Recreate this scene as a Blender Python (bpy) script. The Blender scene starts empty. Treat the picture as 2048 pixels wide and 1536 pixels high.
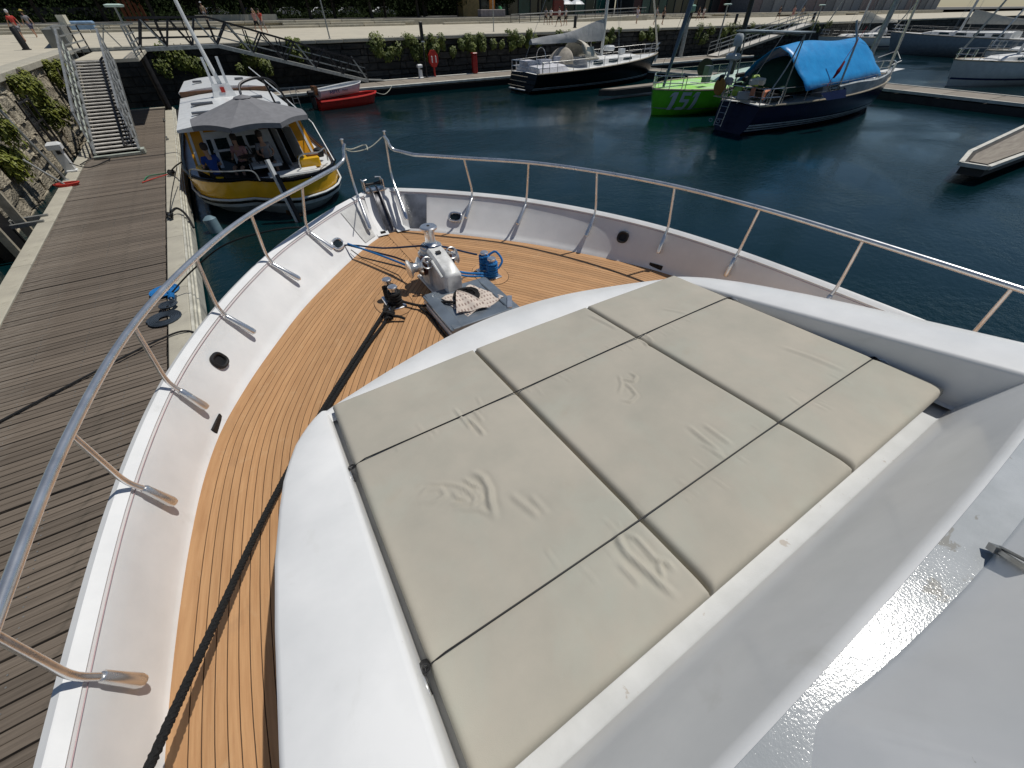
import bpy, bmesh, math, random
from mathutils import Vector, Matrix, noise
R = math.radians
rnd = random.Random(7)
S = bpy.context.scene
COL = S.collection

# ------------------------------------------------------------------ camera
# world: +Y is the yacht's heading, +X starboard, z = 0 is the water
EYE = Vector((0, 0, 4.55))
PITCH, YAW, ROLL, FOC = R(43.98), R(-31.4), R(0.5), 775.0
cp, sp, cy, sy = math.cos(PITCH), math.sin(PITCH), math.cos(YAW), math.sin(YAW)
FWD = Vector((-sy * cp, cy * cp, -sp))
RT0 = Vector((cy, sy, 0)); UP0 = RT0.cross(FWD)
RT = RT0 * math.cos(ROLL) - UP0 * math.sin(ROLL)
UP = UP0 * math.cos(ROLL) + RT0 * math.sin(ROLL)
cam = bpy.data.cameras.new('camera'); co = bpy.data.objects.new('camera', cam); COL.objects.link(co)
m3 = Matrix((RT, UP, -FWD)).transposed()
co.matrix_world = Matrix.Translation(EYE) @ m3.to_4x4()
cam.sensor_fit = 'HORIZONTAL'; cam.sensor_width = 36.0; cam.lens = 36.0 * FOC / 2048
cam.clip_start = 0.02; cam.clip_end = 3000
S.camera = co

def survey(x, y, z):
    """point at height z on the sight line measured in the photograph"""
    r = RT * (x - 1024) + UP * (768 - y) + FWD * FOC
    t = (z - EYE.z) / r.z
    return Vector((r.x * t, r.y * t, z))

# ------------------------------------------------------------------ light
SUN_AZ, SUN_EL = R(92), R(65)           # azimuth clockwise from +Y
W = bpy.data.worlds.new('World'); S.world = W; W.use_nodes = True
nt = W.node_tree; bg = nt.nodes['Background']
sky = nt.nodes.new('ShaderNodeTexSky'); sky.sky_type = 'NISHITA'; sky.sun_disc = False
sky.sun_elevation = SUN_EL; sky.sun_rotation = SUN_AZ
sky.air_density = 1.0; sky.dust_density = 0.15; sky.ozone_density = 3.0
nt.links.new(sky.outputs[0], bg.inputs[0]); bg.inputs[1].default_value = 0.065
sl = bpy.data.lights.new('sun', 'SUN'); sl.energy = 4.4; sl.angle = R(0.53); sl.color = (1.0, 0.965, 0.9)
so = bpy.data.objects.new('sun', sl); COL.objects.link(so)
sd = Vector((math.sin(SUN_AZ) * math.cos(SUN_EL), math.cos(SUN_AZ) * math.cos(SUN_EL), math.sin(SUN_EL)))
so.rotation_euler = sd.to_track_quat('Z', 'Y').to_euler()
S.view_settings.view_transform = 'Standard'; S.view_settings.look = 'None'
S.view_settings.exposure = -0.42; S.view_settings.gamma = 1.0
S.view_settings.use_curve_mapping = False

# ------------------------------------------------------------------ materials
MATS = {}
def mat(name, col, rough=0.5, metal=0.0, var=0.12, vs=3.0, bump=0.0, bs=40.0, col2=None, ior=1.45,
        stretch=(1, 1, 1), coords='Object', rand=0.0, trans=0.0, spec=0.5, coat=0.0, alpha=1.0, detail=5, emit=None, rvar=0.0, bdist=0.01):
    if name in MATS: return MATS[name]
    m = bpy.data.materials.new(name); m.use_nodes = True; t = m.node_tree; N = t.nodes; L = t.links
    b = N['Principled BSDF']
    b.inputs['Roughness'].default_value = rough; b.inputs['Metallic'].default_value = metal
    b.inputs['IOR'].default_value = ior; b.inputs['Transmission Weight'].default_value = trans
    b.inputs['Specular IOR Level'].default_value = spec; b.inputs['Coat Weight'].default_value = coat
    b.inputs['Alpha'].default_value = alpha
    tc = N.new('ShaderNodeTexCoord'); mp = N.new('ShaderNodeMapping'); mp.inputs['Scale'].default_value = stretch
    L.new(tc.outputs[coords], mp.inputs['Vector'])
    vec = mp.outputs[0]
    if rand > 0:
        oi = N.new('ShaderNodeObjectInfo'); ad = N.new('ShaderNodeVectorMath'); ad.operation = 'ADD'
        ms = N.new('ShaderNodeMath'); ms.operation = 'MULTIPLY'; ms.inputs[1].default_value = 57.0
        L.new(oi.outputs['Random'], ms.inputs[0]); L.new(mp.outputs[0], ad.inputs[0]); L.new(ms.outputs[0], ad.inputs[1]); vec = ad.outputs[0]
    n = N.new('ShaderNodeTexNoise'); n.inputs['Scale'].default_value = vs; n.inputs['Detail'].default_value = detail
    n.inputs['Roughness'].default_value = 0.6
    L.new(vec, n.inputs['Vector'])
    c2 = col2 if col2 else tuple(max(0, c * (1 - 2.2 * var)) for c in col)
    c1 = col if col2 else tuple(min(1, c * (1 + var)) for c in col)
    rmp = N.new('ShaderNodeValToRGB'); rmp.color_ramp.elements[0].position = 0.32; rmp.color_ramp.elements[1].position = 0.66
    rmp.color_ramp.elements[0].color = (*c2, 1); rmp.color_ramp.elements[1].color = (*c1, 1)
    L.new(n.outputs['Fac'], rmp.inputs[0]); out = rmp.outputs[0]
    if rand > 0:
        hs = N.new('ShaderNodeHueSaturation'); mr = N.new('ShaderNodeMapRange')
        mr.inputs['To Min'].default_value = 1 - rand; mr.inputs['To Max'].default_value = 1 + rand
        L.new(oi.outputs['Random'], mr.inputs[0]); L.new(mr.outputs[0], hs.inputs['Value']); L.new(out, hs.inputs['Color']); out = hs.outputs[0]
    L.new(out, b.inputs['Base Color'])
    if rvar > 0:
        r2 = N.new('ShaderNodeMapRange'); r2.inputs['To Min'].default_value = max(0.02, rough - rvar); r2.inputs['To Max'].default_value = min(1, rough + rvar)
        L.new(n.outputs['Fac'], r2.inputs[0]); L.new(r2.outputs[0], b.inputs['Roughness'])
    if bump > 0:
        n2 = N.new('ShaderNodeTexNoise'); n2.inputs['Scale'].default_value = bs; n2.inputs['Detail'].default_value = 4
        L.new(vec, n2.inputs['Vector'])
        bp = N.new('ShaderNodeBump'); bp.inputs['Strength'].default_value = bump; bp.inputs['Distance'].default_value = bdist
        L.new(n2.outputs['Fac'], bp.inputs['Height']); L.new(bp.outputs[0], b.inputs['Normal'])
    if emit: b.inputs['Emission Color'].default_value = (*emit, 1); b.inputs['Emission Strength'].default_value = 1
    MATS[name] = m
    return m

GEL = mat('gelcoat', (0.80, 0.80, 0.79), 0.32, var=0.035, vs=2.2, bump=0.08, bs=9, coat=0.15, col2=(0.70, 0.705, 0.70), rvar=0.08)
GEL_SAND = mat('gelcoat_nonslip', (0.44, 0.46, 0.475), 0.13, bump=0.55, bs=150, col2=(0.36, 0.38, 0.39), vs=6, bdist=0.0016, spec=0.6)
GEL_SHELF = mat('gelcoat_shelf', (0.66, 0.67, 0.675), 0.15, bump=0.45, bs=150, col2=(0.58, 0.59, 0.59), vs=6, bdist=0.0014, spec=0.6)
STEEL = mat('polished_steel', (0.80, 0.80, 0.79), 0.28, 0.88, var=0.06, vs=8, rvar=0.06)
STEELD = mat('dull_steel', (0.45, 0.45, 0.44), 0.38, 1.0, var=0.15, vs=10, bump=0.1, bs=60)
ALU = mat('cast_aluminium', (0.66, 0.66, 0.64), 0.45, 0.1, var=0.1, vs=14, bump=0.15, bs=120, bdist=0.003)
BLACK = mat('black_rubber', (0.012, 0.012, 0.013), 0.55, var=0.2, vs=20)
CAULK = mat('black_caulk', (0.012, 0.010, 0.009), 0.7)
ROPEK = mat('black_rope', (0.014, 0.014, 0.014), 0.85, var=0.3, vs=200, bump=0.9, bs=160, stretch=(1, 1, 1))
ROPEB = mat('blue_rope', (0.01, 0.19, 0.52), 0.7, var=0.3, vs=120, bump=0.6, bs=160)
ROPEW = mat('pale_rope', (0.5, 0.5, 0.42), 0.8, var=0.2, vs=90, bump=0.6, bs=160)
TEAK = mat('teak', (0.50, 0.285, 0.135), 0.62, col2=(0.405, 0.215, 0.095), vs=1.6, stretch=(2.2, 34, 1), coords='UV', rand=0.11, bump=0.25, bs=3, detail=8, bdist=0.003)
FABRIC = mat('taupe_outdoor_fabric', (0.43, 0.395, 0.33), 0.88, col2=(0.365, 0.345, 0.29), vs=2.4, bump=0.35, bs=420, bdist=0.0015, rand=0.03)
CONC = mat('pale_concrete', (0.47, 0.44, 0.355), 0.85, col2=(0.36, 0.335, 0.275), vs=1.6, bump=0.3, bs=60, bdist=0.004)
DOCKW = mat('weathered_hardwood', (0.185, 0.150, 0.118), 0.78, col2=(0.105, 0.084, 0.065), vs=1.3, stretch=(1.0, 42, 1), rand=0.17, bump=0.7, bs=5, detail=9, bdist=0.006)
DARKV = mat('dark_void', (0.006, 0.006, 0.006), 0.9)
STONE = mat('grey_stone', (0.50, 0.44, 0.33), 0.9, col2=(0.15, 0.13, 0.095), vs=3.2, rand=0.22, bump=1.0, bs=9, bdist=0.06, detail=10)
STONED = mat('shaded_stone', (0.065, 0.062, 0.055), 0.9, col2=(0.018, 0.018, 0.017), vs=2.0, rand=0.35, bump=0.8, bs=10, bdist=0.03, detail=8)  # dark copy of the stone: the far wall's shade is put into the colour
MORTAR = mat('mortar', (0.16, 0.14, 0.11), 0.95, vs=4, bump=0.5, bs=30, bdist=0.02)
GALV = mat('galvanised_steel', (0.36, 0.37, 0.36), 0.42, 0.55, var=0.16, vs=7)
DARKM = mat('dark_metal', (0.03, 0.028, 0.03), 0.45, 0.3, var=0.2, vs=6)
PAVE = mat('promenade_paving', (0.56, 0.51, 0.40), 0.85, col2=(0.46, 0.42, 0.335), vs=0.8, bump=0.3, bs=8, bdist=0.01)
WHITEP = mat('white_paint', (0.78, 0.79, 0.78), 0.35, var=0.05, vs=5, coat=0.2)
REDP = mat('red_plastic', (0.52, 0.03, 0.02), 0.4, var=0.1, vs=4)
YELP = mat('yellow_paint', (0.86, 0.47, 0.015), 0.22, var=0.06, vs=3, coat=0.4)
BLUEC = mat('blue_tarpaulin', (0.015, 0.30, 0.68), 0.38, col2=(0.01, 0.23, 0.56), vs=1.5, bump=0.5, bs=3, bdist=0.06)
NAVYH = mat('navy_hull', (0.004, 0.006, 0.032), 0.2, var=0.1, spec=0.25)
BLACKH = mat('black_hull', (0.004, 0.004, 0.005), 0.2, var=0.1, spec=0.2)
GREENH = mat('lime_hull', (0.14, 0.60, 0.02), 0.35, var=0.06, coat=0.2)
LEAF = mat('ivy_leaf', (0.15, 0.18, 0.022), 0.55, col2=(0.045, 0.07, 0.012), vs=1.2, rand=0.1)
LEAF2 = mat('sunlit_leaf', (0.24, 0.26, 0.035), 0.55, col2=(0.08, 0.10, 0.015), vs=1.2, rand=0.1)  # brighter copy of the ivy leaf, with sunlight put into its colour
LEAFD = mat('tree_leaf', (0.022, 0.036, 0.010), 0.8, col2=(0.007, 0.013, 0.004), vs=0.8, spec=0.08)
BARK = mat('bark', (0.055, 0.045, 0.035), 0.9, vs=6, bump=0.6, bs=12)
GLASSD = mat('dark_glass', (0.01, 0.025, 0.025), 0.06, var=0.2, vs=0.4, spec=0.8)
CREAM = mat('cream_canvas', (0.62, 0.58, 0.49), 0.8, var=0.06, vs=5, bump=0.3, bs=12, bdist=0.02)
GREYC = mat('grey_canvas', (0.20, 0.20, 0.21), 0.85, var=0.06, vs=6, bump=0.25, bs=10, bdist=0.02)
WOODB = mat('varnished_wood', (0.20, 0.075, 0.02), 0.35, var=0.2, vs=6, coat=0.3)
SKIN = mat('skin', (0.42, 0.24, 0.16), 0.6, var=0.04)
CHROMER = mat('brown_enamel', (0.075, 0.022, 0.014), 0.35, var=0.2, vs=12, coat=0.3)

def stains(m, col, scale, lo, hi, stretch=(1, 1, 1), amt=.8):
    """irregular dirt marks over a material"""
    t = m.node_tree; N = t.nodes; L = t.links; b = N['Principled BSDF']; src = b.inputs['Base Color'].links[0].from_socket
    tc = N.new('ShaderNodeTexCoord'); mp = N.new('ShaderNodeMapping'); mp.inputs['Scale'].default_value = stretch; L.new(tc.outputs['Object'], mp.inputs[0])
    n = N.new('ShaderNodeTexNoise'); n.inputs['Scale'].default_value = scale; n.inputs['Detail'].default_value = 7; n.inputs['Roughness'].default_value = .62; n.inputs['Distortion'].default_value = .6; L.new(mp.outputs[0], n.inputs['Vector'])
    r = N.new('ShaderNodeMapRange'); r.inputs['From Min'].default_value = lo; r.inputs['From Max'].default_value = hi; r.inputs['To Max'].default_value = amt; L.new(n.outputs['Fac'], r.inputs[0])
    mx = N.new('ShaderNodeMix'); mx.data_type = 'RGBA'; mx.inputs[7].default_value = (*col, 1); L.new(r.outputs[0], mx.inputs[0]); L.new(src, mx.inputs[6]); L.new(mx.outputs[2], b.inputs['Base Color'])
stains(GEL, (.55, .54, .50), 3.1, .60, .74, amt=.35); stains(GEL, (.30, .26, .20), 23, .735, .76, amt=.5)
stains(GEL_SAND, (.22, .20, .16), 13, .63, .66, amt=.6); stains(GEL_SHELF, (.35, .27, .20), 13, .655, .69, amt=.5)
stains(FABRIC, (.36, .31, .23), 2.1, .60, .75, amt=.5); stains(FABRIC, (.40, .42, .36), 1.3, .50, .70, amt=.55); stains(FABRIC, (.72, .70, .64), 31, .745, .76, amt=.7)
stains(TEAK, (.30, .17, .09), 2.7, .56, .75, amt=.45); stains(TEAK, (.56, .40, .24), 5.5, .60, .76, amt=.4)
stains(DOCKW, (.30, .27, .23), .9, .50, .68, amt=.4); stains(DOCKW, (.05, .045, .035), 3.5, .62, .74, amt=.5)
stains(CONC, (.20, .18, .13), 2.2, .56, .70, amt=.5)
# ------------------------------------------------------------------ mesh helpers
ORG = {}
class MB:
    def __init__(s): s.v = []; s.f = []; s.uv = {}; s.sm = False; s.mi = []; s.cur = 0
    def _f(s, idx): s.f.append(tuple(idx)); s.mi.append(s.cur)
    def add(s, vs, fs):
        o = len(s.v); s.v += [Vector(a) for a in vs]
        for f in fs: s._f([o + i for i in f])
        return s
    def box(s, c, d, rot=None, ch=0.0):
        hx, hy, hz = d[0] / 2, d[1] / 2, d[2] / 2
        M = (rot.to_matrix() if hasattr(rot, 'to_matrix') else rot) if rot is not None else None
        if ch <= 0:
            vs = [Vector((x, y, z)) for z in (-hz, hz) for y in (-hy, hy) for x in (-hx, hx)]
            fs = [(0, 2, 3, 1), (4, 5, 7, 6), (0, 1, 5, 4), (2, 6, 7, 3), (0, 4, 6, 2), (1, 3, 7, 5)]
        else:
            ch = min(ch, hx * .9, hy * .9, hz * .9)
            vs = []; 
            for (X, Y, Z) in ((hx - ch, hy - ch, hz), (hx, hy, hz - ch)):
                pass
            ring = lambda x, y, z, k: [Vector(p) for p in ((-x + k, -y, z), (x - k, -y, z), (x, -y + k, z), (x, y - k, z), (x - k, y, z), (-x + k, y, z), (-x, y - k, z), (-x, -y + k, z))]
            vs = ring(hx - ch, hy - ch, -hz, ch * .4) + ring(hx, hy, -hz + ch, ch) + ring(hx, hy, hz - ch, ch) + ring(hx - ch, hy - ch, hz, ch * .4)
            fs = [tuple(range(7, -1, -1)), tuple(range(24, 32))]
            for r in range(3):
                for i in range(8):
                    j = (i + 1) % 8; a = r * 8
                    fs.append((a + i, a + j, a + 8 + j, a + 8 + i))
        c = Vector(c)
        s.add([(M @ p if M is not None else p) + c for p in vs], fs); return s
    def bar(s, a, b, w, h=None, up=(0, 0, 1), ch=0.0):
        a, b = Vector(a), Vector(b); d = b - a; L = d.length
        if L < 1e-6: return s
        y = d / L; z = Vector(up); x = y.cross(z)
        if x.length < 1e-4: x = y.cross(Vector((1, 0, 0)))
        x.normalize(); z = x.cross(y)
        s.box((a + b) / 2, (w, L, h or w), Matrix((x, y, z)).transposed(), ch); return s
    def tube(s, P, r, n=8, caps=True, closed=False):
        P = [Vector(p) for p in P]; k = len(P); o = len(s.v)
        rs = r if isinstance(r, (list, tuple)) else [r] * k
        pn = None
        for i, p in enumerate(P):
            if closed: t = P[(i + 1) % k] - P[i - 1]
            else: t = P[min(i + 1, k - 1)] - P[max(i - 1, 0)]
            t.normalize()
            if pn is None:
                q = Vector((0, 0, 1)) if abs(t.z) < .9 else Vector((1, 0, 0)); u = t.cross(q).normalized()
            else:
                u = pn - t * pn.dot(t); u.normalize()
            pn = u; w = t.cross(u)
            for j in range(n):
                a = 2 * math.pi * j / n
                s.v.append(p + (u * math.cos(a) + w * math.sin(a)) * rs[i])
        for i in range(k if closed else k - 1):
            i2 = (i + 1) % k
            for j in range(n):
                j2 = (j + 1) % n
                s._f((o + i * n + j, o + i * n + j2, o + i2 * n + j2, o + i2 * n + j))
        if caps and not closed:
            s._f(tuple(o + j for j in range(n))[::-1]); s._f(tuple(o + (k - 1) * n + j for j in range(n)))
        return s
    def lathe(s, prof, c=(0, 0, 0), axis=(0, 0, 1), n=24):
        """prof: list of (radius, height)"""
        ax = Vector(axis).normalized(); q = Vector((1, 0, 0)) if abs(ax.x) < .9 else Vector((0, 1, 0))
        u = ax.cross(q).normalized(); w = ax.cross(u); c = Vector(c); o = len(s.v)
        for r, h in prof:
            for j in range(n):
                a = 2 * math.pi * j / n
                s.v.append(c + ax * h + (u * math.cos(a) + w * math.sin(a)) * max(r, 1e-4))
        for i in range(len(prof) - 1):
            for j in range(n):
                j2 = (j + 1) % n
                s._f((o + i * n + j, o + i * n + j2, o + (i + 1) * n + j2, o + (i + 1) * n + j))
        s._f(tuple(o + j for j in range(n))[::-1]); e = o + (len(prof) - 1) * n; s._f(tuple(e + j for j in range(n)))
        return s
    def loft(s, rows, closed=False, capA=False, capB=False):
        n = len(rows[0]); o = len(s.v)
        for r in rows: s.v += [Vector(p) for p in r]
        for i in range(len(rows) - 1):
            for j in range(n if closed else n - 1):
                j2 = (j + 1) % n
                s._f((o + i * n + j, o + i * n + j2, o + (i + 1) * n + j2, o + (i + 1) * n + j))
        if capA: s._f(tuple(o + j for j in range(n))[::-1])
        if capB: e = o + (len(rows) - 1) * n; s._f(tuple(e + j for j in range(n)))
        return s
    def prism(s, pts, z0, z1):
        n = len(pts); o = len(s.v)
        s.v += [Vector((p[0], p[1], z0)) for p in pts] + [Vector((p[0], p[1], z1)) for p in pts]
        s._f(tuple(o + i for i in range(n))[::-1]); s._f(tuple(o + n + i for i in range(n)))
        for i in range(n):
            j = (i + 1) % n; s._f((o + i, o + j, o + n + j, o + n + i))
        return s
    def build(s, name, mats, parent=None, smooth=False, org=None, auto=None):
        if parent is not None: og = ORG[parent.name]
        else: og = Vector(org) if org is not None else Vector((0, 0, 0))
        me = bpy.data.meshes.new(name)
        me.from_pydata([tuple(v - og) for v in s.v], [], s.f)
        ms = mats if isinstance(mats, (list, tuple)) else [mats]
        for m in ms: me.materials.append(m)
        if len(ms) > 1:
            for p, i in zip(me.polygons, s.mi): p.material_index = i
        if smooth: me.polygons.foreach_set('use_smooth', [True] * len(me.polygons))
        me.update()
        if smooth:
            bm = bmesh.new(); bm.from_mesh(me); bmesh.ops.recalc_face_normals(bm, faces=bm.faces)
            for e in bm.edges:
                if len(e.link_faces) == 2 and e.calc_face_angle(0) > R(auto or 38): e.smooth = False
            bm.to_mesh(me); bm.free()
        o = bpy.data.objects.new(name, me); COL.objects.link(o)
        if parent is not None: o.parent = parent
        else: o.location = og
        ORG[o.name] = og
        return o

def tag(o, label=None, cat=None, group=None, kind=None):
    if label: o['label'] = label
    if cat: o['category'] = cat
    if group: o['group'] = group
    if kind: o['kind'] = kind
    return o
def thing(name, label, cat, loc=(0, 0, 0), group=None):
    o = bpy.data.objects.new(name, None); COL.objects.link(o); o.location = loc
    o.empty_display_size = 0.1; ORG[o.name] = Vector(loc)
    return tag(o, label, cat, group)
def shared(name, me, parent, loc, rot=(0, 0, 0), sc=(1, 1, 1)):
    """piece sharing mesh data; loc in world"""
    o = bpy.data.objects.new(name, me); COL.objects.link(o); o.parent = parent
    o.location = Vector(loc) - ORG[parent.name]; o.rotation_euler = rot; o.scale = sc
    ORG[o.name] = ORG[parent.name]
    return o
def copy_tree(o, parent=None, loc=None, rotz=None, label=None):
    c = o.copy(); COL.objects.link(c); ORG[c.name] = ORG.get(o.name, Vector())
    if parent is not None: c.parent = parent
    if loc is not None: c.location = loc; ORG[c.name] = Vector(loc)
    if rotz is not None: c.rotation_euler.z = rotz
    if label: c['label'] = label
    for ch in list(o.children): copy_tree(ch, c)
    return c
def crom(P, n):
    """Catmull-Rom resample of a list of points, n per span"""
    P = [Vector(p) for p in P]; out = []
    for i in range(len(P) - 1):
        p0 = P[max(i - 1, 0)]; p1 = P[i]; p2 = P[i + 1]; p3 = P[min(i + 2, len(P) - 1)]
        for k in range(n):
            t = k / n
            out.append(0.5 * ((2 * p1) + (p2 - p0) * t + (2 * p0 - 5 * p1 + 4 * p2 - p3) * t * t + (3 * p1 - p0 - 3 * p2 + p3) * t ** 3))
    out.append(P[-1]); return out
def text_mesh(name, txt, size, mat_, parent, M, shear=0.0, depth=0.006, bold=0.0):
    cu = bpy.data.curves.new('lettering', 'FONT'); cu.body = txt; cu.size = size; cu.shear = shear
    cu.extrude = depth; cu.offset = bold; cu.align_x = 'CENTER'; cu.align_y = 'CENTER'; cu.resolution_u = 3
    tmp = bpy.data.objects.new('lettering', cu); COL.objects.link(tmp)
    dg = bpy.context.evaluated_depsgraph_get(); me = bpy.data.meshes.new_from_object(tmp.evaluated_get(dg))
    bpy.data.objects.remove(tmp); bpy.data.curves.remove(cu)
    me.transform(Matrix.Translation(-ORG[parent.name]) @ M); me.materials.clear(); me.materials.append(mat_); me.name = name
    o = bpy.data.objects.new(name, me); COL.objects.link(o); o.parent = parent; ORG[o.name] = ORG[parent.name]
    return o
def arcpts(c, r, a0, a1, n, ax1, ax2):
    c, ax1, ax2 = Vector(c), Vector(ax1), Vector(ax2)
    return [c + ax1 * (r * math.cos(a0 + (a1 - a0) * i / n)) + ax2 * (r * math.sin(a0 + (a1 - a0) * i / n)) for i in range(n + 1)]
# ================================================================== SETTING
ZQ, ZD = 3.05, 0.55          # quay level, pontoon level
YQ = 40.0                    # face of the far quay wall
XL = -6.3                    # face of the left quay wall
# water
wm = bpy.data.materials.new('harbour_water'); wm.use_nodes = True; N = wm.node_tree.nodes; L = wm.node_tree.links
b = N['Principled BSDF']; b.inputs['Base Color'].default_value = (0.002, 0.028, 0.032, 1); b.inputs['Roughness'].default_value = 0.045
b.inputs['IOR'].default_value = 1.33
tc = N.new('ShaderNodeTexCoord')
n0 = N.new('ShaderNodeTexNoise'); n0.inputs['Scale'].default_value = 0.05; n0.inputs['Detail'].default_value = 3
rp = N.new('ShaderNodeValToRGB'); rp.color_ramp.elements[0].color = (0.0007, 0.0105, 0.0115, 1); rp.color_ramp.elements[1].color = (0.0012, 0.020, 0.026, 1)
L.new(tc.outputs['Object'], n0.inputs['Vector']); L.new(n0.outputs['Fac'], rp.inputs[0]); L.new(rp.outputs[0], b.inputs['Base Color'])
prev = None
for sc_, st, ds in ((0.8, 0.10, 0.25), (5.0, 0.20, 0.06), (22.0, 0.28, 0.018)):
    n1 = N.new('ShaderNodeTexNoise'); n1.inputs['Scale'].default_value = sc_; n1.inputs['Detail'].default_value = 3
    mp = N.new('ShaderNodeMapping'); mp.inputs['Scale'].default_value = (1, 1.5, 1); L.new(tc.outputs['Object'], mp.inputs[0]); L.new(mp.outputs[0], n1.inputs['Vector'])
    bp = N.new('ShaderNodeBump'); bp.inputs['Strength'].default_value = st; bp.inputs['Distance'].default_value = ds
    L.new(n1.outputs['Fac'], bp.inputs['Height'])
    nm_ = N.new('ShaderNodeTexNoise'); nm_.inputs['Scale'].default_value = .16; nm_.inputs['Detail'].default_value = 4; nm_.inputs['Distortion'].default_value = 1.2
    mr_ = N.new('ShaderNodeMapRange'); mr_.inputs['From Min'].default_value = .38; mr_.inputs['From Max'].default_value = .62; mr_.inputs['To Min'].default_value = st * .35; mr_.inputs['To Max'].default_value = st * 1.7
    L.new(tc.outputs['Object'], nm_.inputs['Vector']); L.new(nm_.outputs['Fac'], mr_.inputs[0]); L.new(mr_.outputs[0], bp.inputs['Strength'])
    if prev: L.new(prev, bp.inputs['Normal'])
    prev = bp.outputs[0]
L.new(prev, b.inputs['Normal'])
w = MB(); w.add([(-6.9, -60, 0), (400, -60, 0), (400, 41, 0), (-6.9, 41, 0)], [(0, 1, 2, 3)])
tag(w.build('water', wm), kind='structure')
# ground (promenade behind both walls), one sheet to the horizon with the basin left open
g = MB()
g.add([(-1500, YQ + .35, ZQ), (2500, YQ + .35, ZQ), (2500, 2800, ZQ), (-1500, 2800, ZQ)], [(0, 1, 2, 3)])
g.add([(-1500, -400, ZQ), (XL - .35, -400, ZQ), (XL - .35, YQ + .35, ZQ), (-1500, YQ + .35, ZQ)], [(0, 1, 2, 3)])
tag(g.build('promenade', PAVE), kind='structure')
g = MB(); g.add([(-1500, -400, -4), (2500, -400, -4), (2500, 60, -4), (-1500, 60, -4)], [(0, 1, 2, 3)])
tag(g.build('harbour_bed', DARKV), kind='structure')
# paving slabs along the quay edge: proud joints on the promenade
def piece_mesh(name, d, m, ch=0.0, jit=0.0, seed=0):
    b_ = MB(); b_.box((0, 0, 0), d, None, ch)
    r_ = random.Random(seed)
    if jit: b_.v = [v + Vector((r_.uniform(-jit, jit), r_.uniform(-jit, jit), r_.uniform(-jit, jit))) for v in b_.v]
    me = bpy.data.meshes.new(name); me.from_pydata([tuple(v) for v in b_.v], [], b_.f); me.materials.append(m)
    return me
# ---- left quay wall with individual stones
lw = thing('quay_wall', 'sunlit rough stone quay wall rising behind the wooden pontoon on the left', 'wall', (XL, 10, 0))
b_ = MB(); b_.box((XL - .6, 10, 1.4), (1.0, 60, 3.2)); b_.build('mortar_core', MORTAR, lw)
SM = [piece_mesh('stone', (0.22, 1, 1), STONE, 0.07, 0.05, k) for k in range(10)]
cnt = 0; z = -0.3; extra = MB()
while z < 2.78:
    h = rnd.uniform(.30, .50); h = min(h, 2.82 - z)
    y = 3.0 + rnd.uniform(0, .5)
    while y < 39.9:
        wd = rnd.uniform(.45, 1.15)
        if y > 30: wd *= 1.3
        wd = min(wd, 39.95 - y)
        if wd > .15 and h > .1:
            dx = rnd.uniform(-.03, .05)
            if cnt < 295 and z > 0.0:
                shared('stone', rnd.choice(SM), lw, (XL - .12 + dx, y + wd / 2, z + h / 2 + rnd.uniform(-.02, .02)), (rnd.uniform(-.05, .05), 0, rnd.uniform(-.05, .05)), (1, wd + .005, h + .01)); cnt += 1
            else: extra.box((XL - .12 + dx, y + wd / 2, z + h / 2), (.22, wd - .035, h - .035), None, .02)
        y += wd
    z += h
o = extra.build('stone_facing', STONE, lw); o['kind'] = 'stuff'
CSL = piece_mesh('coping_slab', (.75, 1.38, .24), CONC, .03)
for i in range(27): shared('coping_slab', CSL, lw, (XL - .02 - .25, 3.7 + 1.4 * i - .3, ZQ - .1), (0, 0, 0))
# ---- far quay wall
MORT2 = mat('shaded_mortar', (0.03, 0.028, 0.025), 0.95, vs=4, bump=0.5, bs=30, bdist=0.02)  # mortar darkened in colour to match the far wall's shade
fw = thing('quay_wall', 'long shaded dark stone quay wall below the far promenade', 'wall', (20, YQ, 0))
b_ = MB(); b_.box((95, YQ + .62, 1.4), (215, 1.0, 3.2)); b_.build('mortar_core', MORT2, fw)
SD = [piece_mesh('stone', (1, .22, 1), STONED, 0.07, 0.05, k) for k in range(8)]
cnt = 0; z = -0.3; extra = MB()
while z < 2.75:
    h = rnd.uniform(.34, .62); h = min(h, 2.8 - z)
    x = XL + rnd.uniform(0, .5)
    while x < 150:
        wd = rnd.uniform(.5, 1.9)
        if h > .1:
            dy = rnd.uniform(-.05, .03)
            if cnt < 300 and z > .4 and 9 < x < 72:
                shared('stone', rnd.choice(SD), fw, (x + wd / 2, YQ + .12 + dy, z + h / 2), (0, 0, 0), (wd - .04, 1, h - .04)); cnt += 1
            else: extra.box((x + wd / 2, YQ + .12 + dy, z + h / 2), (wd - .04, .22, h - .04))
        x += wd
    z += h
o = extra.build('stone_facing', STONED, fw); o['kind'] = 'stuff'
CS2 = piece_mesh('coping_slab', (1.98, .8, .22), CONC, .03)
for i in range(75): shared('coping_slab', CS2, fw, (XL + 1.0 + 2 * i, YQ + .22, ZQ - .08 + rnd.uniform(-.01, .01)))
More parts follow.
